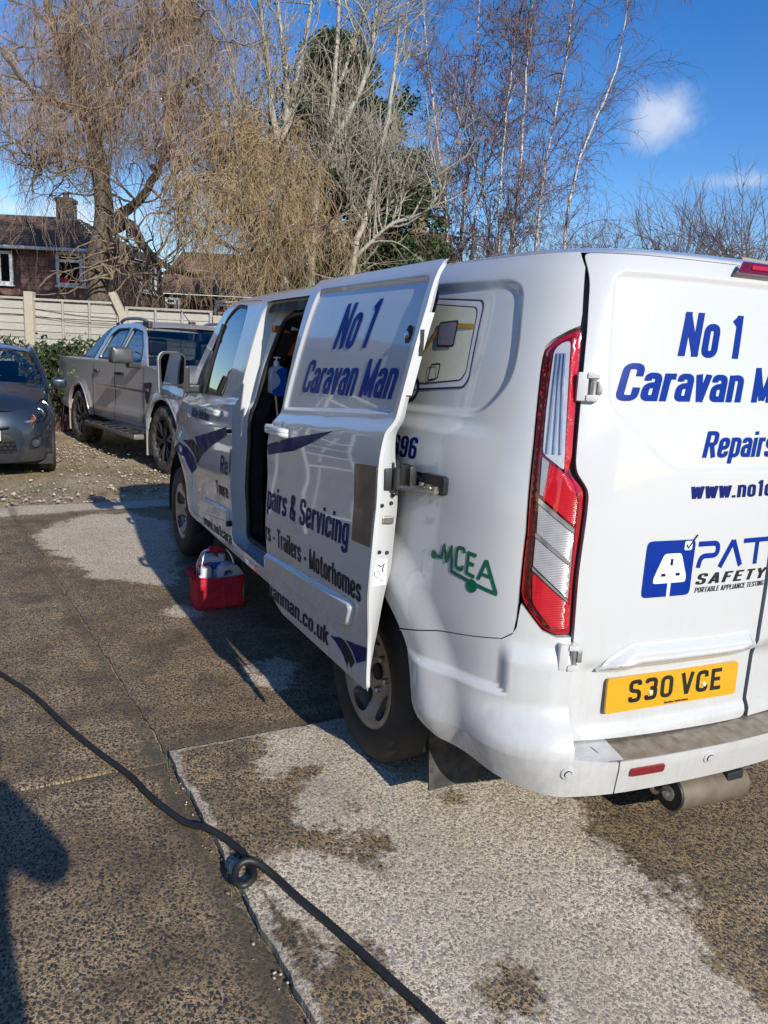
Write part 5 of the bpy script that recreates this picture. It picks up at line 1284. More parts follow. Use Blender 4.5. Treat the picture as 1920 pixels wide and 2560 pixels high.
for _ in range(600):
    t_ = RNG.random(); py = 95+t_*640; wdt = 50+250*min(1, t_*1.5); cx = 830+t_*40
    px = cx+RNG.normal(0, 1)*wdt*.45; cl.append(at_depth(px, py, D3+RNG.normal(0, .7)))
for _ in range(70): cl.append(at_depth(1010+RNG.normal(0, 40), 470+RNG.normal(0, 38), D3+RNG.normal(0, .4)))
put(T4, 'crown', [leaves(cl, 105, .42, .065, (1, 1, .7))], leafm('ivy_leaves', (.020, .040, .012), (.065, .105, .030)), False, True)
# 5. birches
BB = bark('white_birch_bark', (.36, .33, .29), (.58, .55, .50), .7, 7, (1, 1, 3), .25, (.05, .042, .038)); BT = twigm('birch_twigs', (.095, .065, .068), (.19, .13, .12))
CAT = simple('birch_catkins', (.19, .115, .08), .8, var=.4)
D4 = 20.5
SPEC = [
 ([(1128,880),(1120,640),(1105,440),(1085,280),(1072,180),(1062,60),(1050,-60)], .075, 'slender white birch leftmost of the birch row behind the van roof', .3),
 ([(1150,880),(1152,640),(1160,520),(1180,300),(1190,160),(1200,0),(1205,-80)], .07, 'white birch with brown catkins second from the left of the row', 1.0),
 ([(1170,880),(1180,620),(1210,450),(1245,330),(1290,200),(1330,60)], .05, 'thin dark birch leaning right between the white stems', .6),
 ([(1275,880),(1280,620),(1300,430),(1312,240),(1320,140),(1330,20),(1335,-70)], .075, 'straight white birch in the middle of the birch row', 1.0),
 ([(1320,880),(1340,600),(1360,430),(1380,330),(1400,220),(1420,120),(1430,0)], .065, 'white birch right of the middle with dense catkins', .9),
 ([(1240,880),(1246,620),(1250,470),(1260,330),(1275,200),(1290,60)], .055, 'grey-stemmed birch half hidden behind the middle birch', .8),
 ([(1395,880),(1412,600),(1440,430),(1478,320),(1520,230),(1545,150),(1562,60),(1575,-30)], .075, 'tallest white birch leaning right against the blue sky', .08),
 ([(1215,880),(1222,640),(1215,520),(1190,420),(1150,300),(1120,200)], .045, 'thin grey birch leaning left behind the row', .5)]
for q, (pts, r0, lab, cat) in enumerate(SPEC):
    dd = D4+RNG.uniform(-.8, .8)
    P = limb([(a, b, dd+.15*i) for i, (a, b) in enumerate(pts)]); tb = P[0].copy(); tb[2] = 0
    T = tree('birch_tree', lab, 'birches behind the van', tb)
    put(T, 'trunk', [tubes(P[None]+RNG.normal(0, .014, (1, 26, 3)), taper(1, 26, r0, .012, .9), 8)], BB)
    lean = .35 if q == 6 else 0
    nb = 34; b1, _, _ = children(P[None], nb, (.8, 2.0), 10, .9, .45, .45, .03, .10, .22, bias=(lean*.5, 0, 0))
    b2, _, _ = children(b1, 210, (.5, 1.3), 9, .8, .5, .2, .02+.06*(q == 6), .12, .15)
    b3, _, _ = children(b2, 900, (.25, .75), 7, .8, .55, .0, .05+.10*(q == 6), .13, .15)
    put(T, 'branches', [tubes(b1, taper(nb, 10, .017, .006), 4), tubes(b2, taper(210, 9, .0072, .0035), 3)], BT, stuff=True)
    parts = [tubes(b3, taper(900, 7, .0042, .002), 3)]
    put(T, 'crown', parts, BT, False, True)
    n = int(900*cat)
    if n > 60:
        ck, _, _ = children(b3, n, (.06, .12), 4, .1, .2, -1., .3, .05, .4); rr = np.full((n, 4), .013)*np.array([.6, 1, 1, .5])
        put(T, 'catkins', [tubes(ck, rr, 4)], CAT, True, True)
# 6. scrub at the right
D5 = 15.5
for q, (cx, top, sp, lab) in enumerate(((1690, 480, 190, 'twiggy bare shrub left of the roof bar'), (1860, 440, 200, 'larger twiggy bare shrub at the right edge behind the van roof'), (1520, 560, 170, 'low brown scrub below the leaning birch'))):
    tb = at_depth(cx, 905, D5+q*.8); tb[2] = 0
    T = tree('bare_shrub', lab, 'bare shrubs behind the van', tb); T['category'] = 'shrub'
    st = np.stack([limb([(cx+RNG.normal(0, 25), 890, D5+q*.8), (cx+(a_ := RNG.normal(0, 1))*sp*.3, 700, D5+q*.8+RNG.normal(0, .3)), (cx+a_*sp*.62, (900+top*2)/3, D5+q*.8), (cx+a_*sp*.85+RNG.normal(0, 20), top+abs(a_)*60+RNG.uniform(0, 130), D5+q*.8)], 14) for _ in range(34)])
    put(T, 'trunk', [tubes(st, taper(34, 14, .020, .005), 5)], bark('shrub_bark_%d' % q, (.07, .05, .038), (.15, .115, .085)))
    b2, _, _ = children(st, 420, (.4, 1.1), 8, .9, .35, .3, -.03, .08, .3); b3, _, _ = children(b2, 900, (.2, .6), 6, .9, .4, .2, -.02, .1, .2)
    put(T, 'crown', [tubes(b2, taper(420, 8, .006, .0025), 3), tubes(b3, taper(900, 6, .0034, .0018), 3)], BT, False, True)
# 7. background belt of scrub closing the horizon
n = 60
for q, (x0, x1, y0, lab) in enumerate(((880, 1500, 600, 'far brown thicket seen between the birch stems'), (1450, 2050, 610, 'far brown thicket behind the right shrubs'), (2050, 2900, 600, 'far brown thicket beyond the right edge of the frame'))):
    tb = at_depth((x0+x1)/2, 905, 27); tb[2] = 0
    T = tree('thicket', lab, None, tb); T['category'] = 'thicket'
    st = np.stack([limb([(xx := RNG.uniform(x0, x1), 900, 27), (xx+RNG.normal(0, 15), 760, 27+RNG.normal(0, .5)), (xx+RNG.normal(0, 40), y0+RNG.uniform(0, 80), 27)], 10) for _ in range(90)])
    b2, _, _ = children(st, 900, (.6, 1.6), 7, .8, .5, .2, 0, .12, .2); b3, _, _ = children(b2, 1500, (.3, .9), 6, .8, .5, .1, 0, .12, .2)
    put(T, 'trunk', [tubes(st, taper(90, 10, .03, .008), 4)], WB); put(T, 'crown', [tubes(b2, taper(900, 7, .010, .004), 3), tubes(b3, taper(1500, 6, .006, .003), 3)], twigm('thicket_twigs_%d' % q, (.085, .062, .05), (.17, .125, .095)), False, True)
# ------------------------------------------------------------------ fence behind the parked vehicles
RH = np.array([math.cos(.4796), -math.sin(.4796), 0.0]); FH = np.array([math.sin(.4796), math.cos(.4796), 0.0])
def lat(px, py, depth):
    """ground-plane point under pixel at a distance along the view, with its height"""
    return at_depth(px, py, depth)
def woodm(name, c0, c1):
    t = NT(name); n = t.noise(3, 6, .65, t.mapping((3, 3, 40))); k = t.vor(5.5, out='Distance', vec=t.mapping((1, 1, 3)))
    oi = t.n('ShaderNodeObjectInfo'); col = t.mix(t.ramp(n, .3, .7), c0, c1); col = t.mix(t.math('MULTIPLY', oi.outputs['Random'], .35), col, tuple(a*.6 for a in c0))
    col = t.mix(t.math('MULTIPLY', t.ramp(k, .10, .05), .8), col, (.07, .05, .035)); t.set(Base_Color=col, Roughness=.85); t.bump(n, .5, .01); return t.m
WOOD = woodm('weathered_fence_wood', (.33, .31, .265), (.50, .475, .42)); WOODD = woodm('dark_fence_wood', (.10, .075, .05), (.17, .13, .09))
CPOST = simple('concrete_post', (.42, .38, .29), .9, var=.22, scale=30, bump=.4)
FD = 15.0
def frame_at(px, depth): 
    p = at_depth(px, 850, depth); return np.array([p[0], p[1], 0.0])
MR = Matrix(((RH[0], FH[0], 0), (RH[1], FH[1], 0), (0, 0, 1)))
def to_world(o, origin, ang=None):
    o.location = origin; o.rotation_euler = (0, 0, -.4796)
edges = [-151, 79, 309, 539, 769]
names = ['weathered lap panel at the left edge behind the blue-grey car', 'weathered lap panel between the two concrete posts', 'lap panel behind the pickup roof', 'darker wood lap panel glimpsed behind the pickup windscreen']
bme = MB(); bme.box((0, -.009, 0), (1.0, .009, .165)); 
for i, (a, b) in enumerate(zip(edges[:-1], edges[1:])):
    A = frame_at(a, FD); wdt = np.linalg.norm(frame_at(b, FD)-A); top = 2.36-.012*i
    if i >= 2: top -= .06
    fp = empty('garden_fence', tuple(A), -.4796); tag(fp, names[i], 'fence panel', 'fence panels behind the pickup')
    mt = WOOD if i < 3 else WOODD
    x0, x1 = .075, wdt-.075; nb = 15; hb = (top-.30)/nb
    if i == 0: proto = None
    for k in range(nb):
        if i == 0 and k == 0:
            g = MB(); g.box((x0, -.012, 0), (x1, .010, .160)); o = g.build('board', mt, fp, bevel=.004); bmesh_ = o.data
        else:
            o = bpy.data.objects.new('board', bmesh_ if i < 3 else bmesh_.copy()); link(o, fp)
            if i >= 3: o.data.materials.clear(); o.data.materials.append(mt)
        o.location = (RNG.normal(0, .004), RNG.normal(0, .002)-.004*(k % 2), .25+k*hb); o.rotation_euler = (R_(-11)+RNG.normal(0, .02), RNG.normal(0, .004), 0)
    g = MB(); g.box((x0-.02, -.045, .22), (x0+.03, -.015, top)); g.build('batten', mt, fp)
    g = MB(); g.box((x1-.03, -.045, .22), (x1+.02, -.015, top)); g.build('batten', mt, fp)
    for f in (.345, .66): g = MB(); g.box((x0+f*(x1-x0)-.018, -.045, .22), (x0+f*(x1-x0)+.018, -.017, top)); g.build('batten', mt, fp)
    g = MB(); g.box((x0-.02, -.05, top-.005), (x1+.02, .03, top+.035)); g.build('cap_rail', mt, fp)
    g = MB(); g.box((x0-.03, -.025, -.05), (x1+.03, .02, .26)); g.build('gravel_board', CPOST, fp)
for i, (px, lab, crank) in enumerate(((79, 'straight concrete fence post behind the blue-grey car', False), (312, 'concrete fence post with cranked top behind the pickup roof', True), (545, 'squat mossy concrete post right of the cranked one', False))):
    A = frame_at(px, FD-.03); p = empty('fence_post', tuple(A), -.4796); tag(p, lab, 'post', 'concrete fence posts')
    g = MB(); tz = 2.50 if i == 0 else (2.14 if i == 1 else 2.22); g.box((-.085, -.09, -.1), (.085, .07, tz)); g.build('shaft', CPOST, p, bevel=.012)
    if crank:
        g = MB(); V = [(-.075, -.08, tz-.05), (.075, -.08, tz-.05), (.075, .06, tz-.05), (-.075, .06, tz-.05), (-.285, -.08, tz+.41), (-.17, -.08, tz+.44), (-.17, .06, tz+.44), (-.285, .06, tz+.41)]
        g.add(V, [(0,3,2,1),(4,5,6,7),(0,1,5,4),(1,2,6,5),(2,3,7,6),(3,0,4,7)]); g.build('cranked_arm', CPOST, p, bevel=.01)
WIRE = simple('rusty_wire', (.10, .065, .045), .7, .4)
for k, (a, b, lab) in enumerate((((0, 757), (300, 797), 'upper rusty wire strand strung along the fence'), ((0, 776), (300, 812), 'lower rusty wire strand strung along the fence'))):
    P0, P1 = at_depth(a[0]-140, a[1]-12, FD-.14), at_depth(*b, FD-.14); t = np.linspace(0, 1, 30)[:, None]; P = P0+(P1-P0)*t; P[:, 2] -= np.sin(t[:, 0]*np.pi*2)**2*.03
    V, F = tube_mesh(P, .006, 5); o = mesh_obj('fence_wire', V, F, WIRE); tag(o, lab, 'wire', 'wires along the fence')
# brambles between car and pickup
BL = leafm('bramble_leaves', (.018, .035, .012), (.055, .085, .028)); BST = simple('bramble_stems', (.13, .055, .04), .7, var=.3)
for q, (cx, cy, w_, h_, n_, lab) in enumerate(((165, 960, 55, 85, 46, 'leafy bramble thicket between the blue-grey car and the pickup'), (80, 905, 70, 30, 20, 'straggling bramble shoots over the blue-grey car'))):
    dd = 13.3; tb = at_depth(cx, 1000, dd); tb[2] = 0; T = empty('bramble', tuple(tb)); tag(T, lab, 'bramble', 'brambles by the fence')
    st = np.stack([limb([(cx+RNG.normal(0, w_*.5), 1040, dd), (cx+(a_ := RNG.normal(0, 1))*w_*.5, cy, dd+RNG.normal(0, .3)), (cx+a_*w_*.9, cy-h_*.8+RNG.normal(0, 15), dd), (cx+a_*w_*1.25, cy-h_+RNG.normal(0, 25)+abs(a_)*14, dd)], 14) for _ in range(24)])
    put(T, 'stems', [tubes(st, taper(24, 14, .010, .004), 5)], BST, stuff=True)
    ctr = st[:, 4:].reshape(-1, 3); ctr = ctr[RNG.random(len(ctr)) < .75]
    put(T, 'leaves', [leaves(ctr, 12, .16, .050)], BL, False, True)

# ------------------------------------------------------------------ houses beyond the fence
TILE = NT('brown_wall_tile'); oi = TILE.n('ShaderNodeObjectInfo'); TILE.set(Base_Color=TILE.mix(oi.outputs['Random'], (.15, .084, .066), (.23, .13, .10)), Roughness=.8); TILE = TILE.m
ROOFM = NT('brown_roof_tile'); n_ = ROOFM.noise(1.2, 5, .6); ROOFM.set(Base_Color=ROOFM.mix(ROOFM.ramp(n_, .3, .7), (.12, .074, .050), (.20, .13, .088)), Roughness=.9); ROOFM = ROOFM.m
UPVC = simple('white_window_frame', (.74, .75, .74), .35, var=.04); WGL = glassm('house_window_glass', (.30, .33, .34), .02)
BRK = simple('buff_chimney_brick', (.22, .165, .11), .9, var=.3, scale=18)
DARKROOM = simple('dim_room', (.03, .03, .03), .9)
h1 = tag(empty('tile_hung_house', (0, 0, 0)), 'brown tile-hung house with white windows behind the willow', 'house')
HD = 27.0
FR = at_depth(262, 850, HD); FR[2] = 0; fl_ = -RH
sdir = FH*math.cos(R_(14))+RH*math.sin(R_(14)); EZ = 4.76
FL = FR+fl_*8.5; RR_ = FR+sdir*3.9
def wquad(A, B, z0, z1): return [tuple(A+[0,0,z0]), tuple(B+[0,0,z0]), tuple(B+[0,0,z1]), tuple(A+[0,0,z1])]
mesh_obj('wall', wquad(FL, FR, -.1, EZ)+wquad(FR, RR_, -.1, EZ), [(0,1,2,3),(4,5,6,7)], simple('wall_backing', (.05, .03, .025), .9), h1)
# hung tiles, each a slightly tilted slab with a ribbed face
tg = MB(); tg.box((0, -.034, 0), (.322, .0, .235)); 
for k in range(4): tg.box((.02+k*.08, -.044, .0), (.055+k*.08, -.034, .235))
tproto = None
def hang(A, B, z0, z1, skips):
    global tproto
    d = B-A; L = np.linalg.norm(d); d = d/L; ang = math.atan2(d[1], d[0]); n = int(L/.33); rows = int((z1-z0)/.206)
    for r in range(rows):
        for c in range(n):
            x, z = c*.33, z0+r*.206
            if any(s[0]-.25 < x < s[1]-.05 and s[2]-.17 < z < s[3]-.02 for s in skips): continue
            if tproto is None: o = tg.build('tile', TILE, h1); tproto = o.data
            else: o = bpy.data.objects.new('tile', tproto); link(o, h1)
            p = A+d*x; o.location = (p[0], p[1], z); o.rotation_euler = (R_(-8)+RNG.normal(0, .006), RNG.normal(0, .004), ang)
W0 = FR+fl_*(6.2)
def wpx(px, A, d):      # distance along the wall seen at pixel column px
    best = min(np.linspace(-2, 12, 1400), key=lambda t: abs(((A+d*t+np.array([0, 0, 3.5])-CAMPOS)@cr_)/((A+d*t+np.array([0, 0, 3.5])-CAMPOS)@cf_)*FPX+960-px)); return best
zpx = lambda px, py, dep: at_depth(px, py, dep)[2]
d_ = RH
wA = [(wpx(145, W0, d_), wpx(238, W0, d_), zpx(190, 718, HD), zpx(190, 637, HD)), (wpx(-60, W0, d_), wpx(36, W0, d_), zpx(0, 712, HD), zpx(0, 632, HD))]
hang(W0, FR, EZ-.206*9, EZ, wA)
sA = [(wpx(347, FR, sdir), wpx(386, FR, sdir), zpx(365, 735, 30), zpx(365, 668, 30))]
hang(FR, RR_, EZ-.206*9, EZ, sA)
def house_window(A, d, s, parent, opens=False, blind=False, off=.05):
    n = np.array([d[1], -d[0], 0]); ang = math.atan2(d[1], d[0]); w_, h_ = s[1]-s[0], s[3]-s[2]
    p = A+d*s[0]+n*off
    win = MB(); fw = .10
    win.box((0,-.05,0),(w_,.03,fw)); win.box((0,-.05,h_-fw),(w_,.03,h_)); win.box((0,-.05,0),(fw,.03,h_)); win.box((w_-fw,-.05,0),(w_,.03,h_))
    mid = w_*.66; win.box((mid-fw*.5,-.05,0),(mid+fw*.5,.03,h_)); win.box((0,-.05,h_*.70),(mid,.03,h_*.70+fw*.9)); win.box((-.04,-.11,-.06),(w_+.04,.03,0))
    o = win.build('window', UPVC, parent); o.location = tuple(p+[0,0,s[2]]); o.rotation_euler = (0, 0, ang)
    g = MB(); g.box((fw*.5,-.015,fw*.5),(w_-fw*.5,-.010,h_-fw*.5)); g.build('pane', WGL, o)
    if blind:
        for k in range(16): g = MB(); z = .08+k*(h_-.15)/16; g.box((fw,-.022,z),(mid-fw,-.018,z+.035)); g.build('blind_slat', UPVC, o)
    if opens:
        g = MB(); x = w_; 
        for a, b in (((0,0,0),(.04,.04,h_)), ((.28,0,0),(.33,.04,h_)), ((0,0,0),(.33,.04,.06)), ((0,0,h_-.06),(.33,.04,h_))): g.box(a, b)
        c = g.build('casement', UPVC, o); c.location = (mid+.02, -.06, 0); c.rotation_euler = (0, 0, R_(-52))
    return o
w1 = house_window(W0, d_, wA[0], h1, True); house_window(W0, d_, wA[1], h1, False, True); house_window(FR, sdir, sA[0], h1, False)
g = MB(); g.bevbox((.10,-.03,.10),(.42,-.022,.27), .006); g.build('red_ornament', simple('red_cloth', (.55, .03, .03), .8), w1)
# roof: stepped courses on the front slope and the hip
RE = at_depth(190, 545, 28.9); RL = RE+fl_*9.0; 
def slope(A, B, C, D, rows, name, par):
    """courses between eave A-B and ridge D-C, each row lipped over the one below"""
    V = []; F = []; A, B, C, D = map(np.array, (A, B, C, D)); n = np.cross(B-A, D-A); n /= np.linalg.norm(n); n *= np.sign(n[2])
    for r in range(rows):
        t0, t1 = r/rows, (r+1.15)/rows if r < rows-1 else 1.0; b = len(V)
        for t, o in ((t0, .045), (t0, .0), (t1, .0)): V.append(A+(D-A)*t+n*o); V.append(B+(C-B)*t+n*o)
        V[b+4:b+6] = [V[b+4]+n*.004, V[b+5]+n*.004]
        F += [(b+2, b+3, b+1, b), (b, b+1, b+5, b+4)]
    return mesh_obj(name, V, F, ROOFM, par)
e_ = np.array([0, 0, EZ-.05]); ov = -FH*.35
slope(FL+e_+ov, FR+e_+ov+RH*.3, RE, RL, 14, 'roof', h1)
slope(FR+e_+ov+RH*.3, RR_+e_+sdir*.3+RH*.25, RE, RE, 14, 'roof_hip', h1)
g = MB(); 
ga = FL+e_+ov-FH*.02; gb = FR+e_+ov+RH*.3-FH*.02
g.tube([ga, gb], .06, 8); g.build('gutter', simple('white_gutter', (.55, .56, .56), .5), h1)
cb = at_depth(168, 580, 28.6); ch_ = MB(); ch_.box((-.28,-.28,-1.0),(.28,.28,1.15)); ch_.box((-.32,-.32,1.05),(.32,.32,1.18)); o = ch_.build('chimney', BRK, h1); o.location = tuple(cb); o.rotation_euler = (0,0,-.4796)
g = MB(); g.lathe([(.10,1.18),(.12,1.4)], (0,0,0), n=12); c2 = g.build('chimney_pot', simple('clay_pot', (.22,.10,.06), .8), o)
# low annexe with a white window, seen under the straw willow
h2 = tag(empty('tiled_cottage', (0, 0, 0)), 'brown-roofed cottage half hidden by the straw-coloured willow', 'house')
def block(par, pxl, pxr, dep, eave_py, ridge_py, back, win=None):
    A = at_depth(pxl, 850, dep); A[2] = 0; B = at_depth(pxr, 850, dep); B[2] = 0; mid = (pxl+pxr)/2
    ez = at_depth(mid, eave_py, dep)[2]; rz = at_depth(mid, ridge_py, dep+back)[2]
    Bk = FH*back*2; V = wquad(A, B, -.1, ez)+wquad(B, B+Bk, -.1, ez)+wquad(A+Bk, A, -.1, ez); 
    mesh_obj('wall', V, [(0,1,2,3),(4,5,6,7),(8,9,10,11)], simple('red_brown_brick', (.11,.062,.045), .9, var=.3, scale=9), par)
    slope(A+[0,0,ez]-RH*.2-FH*.3, B+[0,0,ez]+RH*.2-FH*.3, B+FH*back+[0,0,rz], A+FH*back+[0,0,rz], 16, 'roof', par)
    slope(B+[0,0,ez]+RH*.2, B+Bk+[0,0,ez]+RH*.2, B+FH*back+[0,0,rz], B+FH*back+[0,0,rz], 3, 'gable', par)
    if win:
        for (a, b, c, d2) in win:
            s = (np.dot(at_depth(a, 800, dep)-A, RH), np.dot(at_depth(b, 800, dep)-A, RH), at_depth(a, d2, dep)[2], at_depth(a, c, dep)[2]); house_window(A, RH, s, par)
    return A, B, ez, rz
block(h2, 395, 700, 33, 742, 640, 4.0, [(418, 455, 745, 800), (540, 625, 752, 800)])
h3 = tag(empty('chimney_house', (0, 0, 0)), 'brown-roofed house with a tall chimney behind the birch trunks', 'house')
A, B, ez, rz = block(h3, 840, 1120, 36, 672, 585, 4.0)
cb = at_depth(1048, 600, 39); g = MB(); g.box((-.36,-.36,-1.2),(.36,.36,.95)); g.box((-.42,-.42,.85),(.42,.42,1.02)); o = g.build('chimney', BRK, h3); o.location = tuple(cb); o.rotation_euler = (0,0,-.4796)
g = MB(); g.lathe([(.13,1.02),(.15,1.35)], (-.15,0,0), n=12); g.build('chimney_pot', simple('clay_pot', (.22,.10,.06), .8), o); g = MB(); g.lathe([(.13,1.02),(.12,1.25)], (.17,0,0), n=12); g.build('chimney_pot', simple('clay_pot', (.22,.10,.06), .8), o)
# ------------------------------------------------------------------ silver pickup (local: X forward from front axle, Y left, Z up)
def carpaint(name, col, dust, dz=1.0):
    t = NT(name); z = t.sep()[2]; n = t.noise(3, 6, .62); st = t.noise(1.2, 5, .6, t.mapping((14, 14, 1.5)))
    f = t.math('MULTIPLY', t.ramp(z, dz, .25), t.ramp(t.math('ADD', t.math('MULTIPLY', n, .5), t.math('MULTIPLY', st, .5)), .3, .62)); f = t.math('MULTIPLY', f, dust)
    t.set(Base_Color=t.mix(f, col, (.24, .20, .15)), Metallic=t.ramp(f, 0, .6, .55, .0), Roughness=t.ramp(f, 0, 1, .32, .75), Coat_Weight=t.ramp(f, 0, .6, .9, .1), Coat_Roughness=.05)
    return t.m
SILVER = carpaint('silver_paint', (.60, .61, .63), .42, 1.0)
pk = empty('pickup_truck', (.611, 8.224, 0)); tag(pk, 'dusty silver double-cab pickup parked beside the fence', 'pickup')
PS = 1.06
pk.rotation_euler = (0, 0, math.pi/2-2.951157); pk.scale = (PS, PS, PS)
def pk_w(X, Z):
    w = .905-.045*sstep(Z, .62, .30)-.02*sstep(Z, .85, 1.25)
    w = w-np.clip(Z-1.25, 0, 1)*.50
    w = w-.10*sstep(X, .25, .95)**1.5-.03*sstep(X, -3.9, -4.5)
    for cx in (0., -3.22):
        r = np.hypot(X-cx, Z-.40); w = w+.035*sstep(r, .60, .53)*sstep(Z, 1.0, .8)
    w = w-.014*sstep(Z, .95, .90)*sstep(Z, .62, .72)*sstep(X, -.5, -.7)*sstep(X, -2.7, -2.5)      # scoop in the doors
    return w
def pks(off=0.):
    def f(P):
        P = np.asarray(P, float); X = -P[:, 0]; return np.stack([X, -(pk_w(X, P[:, 1])+off), P[:, 1]], 1)
    return f
def pksl(P):
    P = np.asarray(P, float); X = -P[:, 0]; return np.stack([X, pk_w(X, P[:, 1]), P[:, 1]], 1)
neg = lambda pts: [(-a, b) for a, b in pts]
def parc(cx, r, a0, a1, n=22): return [(cx+r*math.cos(math.radians(a)), .40+r*math.sin(math.radians(a))) for a in np.linspace(a0, a1, n)]
low = [(.86,.55),(.90,.75),(.86,.95),(.74,1.06),(.4,1.12),(-.1,1.17),(-.50,1.21),(-.52,1.245),(-2.56,1.275),(-2.56,.46)]+[(-2.7,.46)][:0]
cabside = [(.90,.42),(.93,.62),(.92,.85),(.84,1.0),(.70,1.08),(.3,1.14),(-.2,1.19),(-.55,1.235),(-.78,1.40),(-1.02,1.58),(-1.22,1.70),(-1.45,1.755),(-1.8,1.77),(-2.2,1.755),(-2.40,1.70),(-2.52,1.55),(-2.60,1.275),(-2.60,.47),(-.60,.43)]+parc(0., .475, 172, 8)+[(.52,.42)]
wf = rp([(-.80,1.285),(-.95,1.46),(-1.22,1.655),(-1.60,1.70),(-1.665,1.285)], .04, True, 4)
wr = rp([(-1.76,1.285),(-1.72,1.70),(-2.18,1.69),(-2.36,1.60),(-2.44,1.29)], .04, True, 4)
panel('cab_side', neg(cabside), pks(), SILVER, pk, holes=[neg(wf), neg(wr)], res=.05, thick=.03, edge=.035)
panel('cab_side', neg(cabside), pksl, SILVER, pk, holes=[neg(wf), neg(wr)], res=.09, flip=True)
for wv in (wf, wr):
    w2 = np.array(neg(wv)); panel('side_window', w2, pks(-.02), GLASS, pk, res=.1); panel('side_window', w2, lambda P: pksl(P)-np.array([0,.02,0]), GLASS, pk, res=.1, flip=True)
    c = w2.mean(0); panel('window_trim', c+(w2-c)*1.05, pks(.003), BLACK, pk, holes=[c+(w2-c)*.95], res=.05)
bed = [(-2.63,1.275),(-4.40,1.262),(-4.46,1.20),(-4.46,.62),(-4.30,.50),(-3.72,.48)]+parc(-3.22, .475, 170, 10)[::-1][::-1][::-1]
bed = [(-2.63,.47),(-2.63,1.275),(-4.40,1.262),(-4.46,1.20),(-4.46,.62),(-4.30,.50),(-3.71,.46)]+parc(-3.22, .475, 172, 8)
panel('bed_side', neg(bed), pks(), SILVER, pk, res=.05, thick=.03, edge=.035); panel('bed_side', neg(bed), pksl, SILVER, pk, res=.09, flip=True)
def pstrip(name, prof, mat, bowx=None, crown=None, inset=.0, off=0.):
    V = []; k = 15; bowx = bowx or [0]*len(prof); crown = crown or [0]*len(prof)
    for i, (X, Z) in enumerate(prof):
        w = float(pk_w(np.array([X]), np.array([Z]))[0])-inset
        for s in np.linspace(-1, 1, k): V.append((X+bowx[i]*(1-s*s)+off, w*s, Z+crown[i]*(1-s*s)**.7))
    return mesh_obj(name, V, [(i*k+j, i*k+j+1, (i+1)*k+j+1, (i+1)*k+j) for i in range(len(prof)-1) for j in range(k-1)], mat, pk, True)
pstrip('bonnet', [(.84,1.0),(.70,1.08),(.3,1.14),(-.2,1.19),(-.55,1.235)], SILVER, [.10,.10,.06,.03,.10], [.02,.05,.06,.06,.03])
PKG = glassm('pickup_windscreen_glass', (.52, .58, .55))
pstrip('windscreen', [(-.55,1.235),(-.78,1.40),(-1.02,1.58),(-1.22,1.70)], PKG, [.12,.13,.13,.12], inset=.035, off=.012)
pstrip('roof', [(-1.22,1.70),(-1.45,1.755),(-1.8,1.77),(-2.2,1.755),(-2.40,1.70)], SILVER, [.12,.06,0,-.03,-.05], [.025,.04,.045,.04,.03])
pstrip('rear_window', [(-2.40,1.70),(-2.52,1.55),(-2.60,1.275)], DGLASS)
pstrip('bed_cover', [(-2.62,1.268),(-3.4,1.262),(-4.42,1.255)], BLACK, crown=[.03,.035,.02])
pstrip('tailgate', [(-4.42,1.255),(-4.47,1.15),(-4.47,.60)], SILVER)
pstrip('front_face', [(.84,1.0),(.92,.85),(.93,.62),(.90,.42)], BLACK, [.10,.09,.09,.08])
pstrip('floor_pan', [(.80,.45),(-4.4,.50)], SEAL, inset=.03)
# sail panel behind the cab
sail = rp([(-2.38,1.735),(-2.62,1.66),(-3.10,1.30),(-2.66,1.28),(-2.56,1.50)], .03, True, 4)
panel('sports_bar', neg(sail), pks(.0), simple('sports_bar_grey', (.03,.032,.036), .3, coat=.6), pk, res=.06, thick=.08); panel('sports_bar', neg(sail), pksl, BLACK, pk, res=.08, flip=True)
# seams, handles, vent, mirror, step, rails
for xs_ in ((-.66,.50,1.22), (-1.70,.47,1.27), (-2.615,.47,1.27)):
    P = np.array([(-xs_[0], z) for z in np.linspace(xs_[1], xs_[2], 14)]); g = MB(); g.tube(pks(-.001)(P), .006, 5); g.build('door_seam', SEAL, pk)
P = np.array([(-x, .475) for x in np.linspace(-.66,-2.6,14)]); g = MB(); g.tube(pks(-.002)(P), .006, 5); g.build('door_seam', SEAL, pk)
for hx in (-1.55, -2.42):
    c = pks(.018)(np.array([[-hx, 1.105]]))[0]; g = MB(); g.bevbox((c[0]-.09,c[1]-.018,c[2]-.018),(c[0]+.09,c[1]+.012,c[2]+.018), .010); g.build('door_handle', BLACK, pk, smooth=50)
vent = rp([(-.36,1.05),(-.62,1.03),(-.56,.84),(-.50,.78),(-.40,.92)], .02, True)
panel('wing_vent', neg(vent), pks(.012), BLACK, pk, res=.05, thick=.012); c = pks(.015)(np.array([[.50,.955]]))[0]; g = MB(); g.box((c[0]-.05,c[1]-.004,c[2]-.016),(c[0]+.05,c[1]+.002,c[2]+.016)); g.build('vent_badge', GALV, pk)
g = MB(); g.bevbox((-.94,-1.24,1.25),(-.74,-.97,1.45), .05); mo_ = g.build('door_mirror', simple('satin_grey_mirror', (.09,.092,.095), .38, .3), pk, smooth=60); g = MB(); g.bevbox((-.90,-1.03,1.20),(-.76,-.85,1.27), .015); g.build('mirror_foot', BLACK, mo_)
g = MB(); g.bevbox((-.92,.99,1.26),(-.72,1.17,1.44), .045); g.build('door_mirror', BLACK, pk, smooth=60)
g = MB(); g.bevbox((-2.62,-1.04,.335),(-.62,-.86,.40), .02); sp = g.build('side_step', simple('step_grey', (.17,.155,.135), .6, .3), pk, smooth=50)
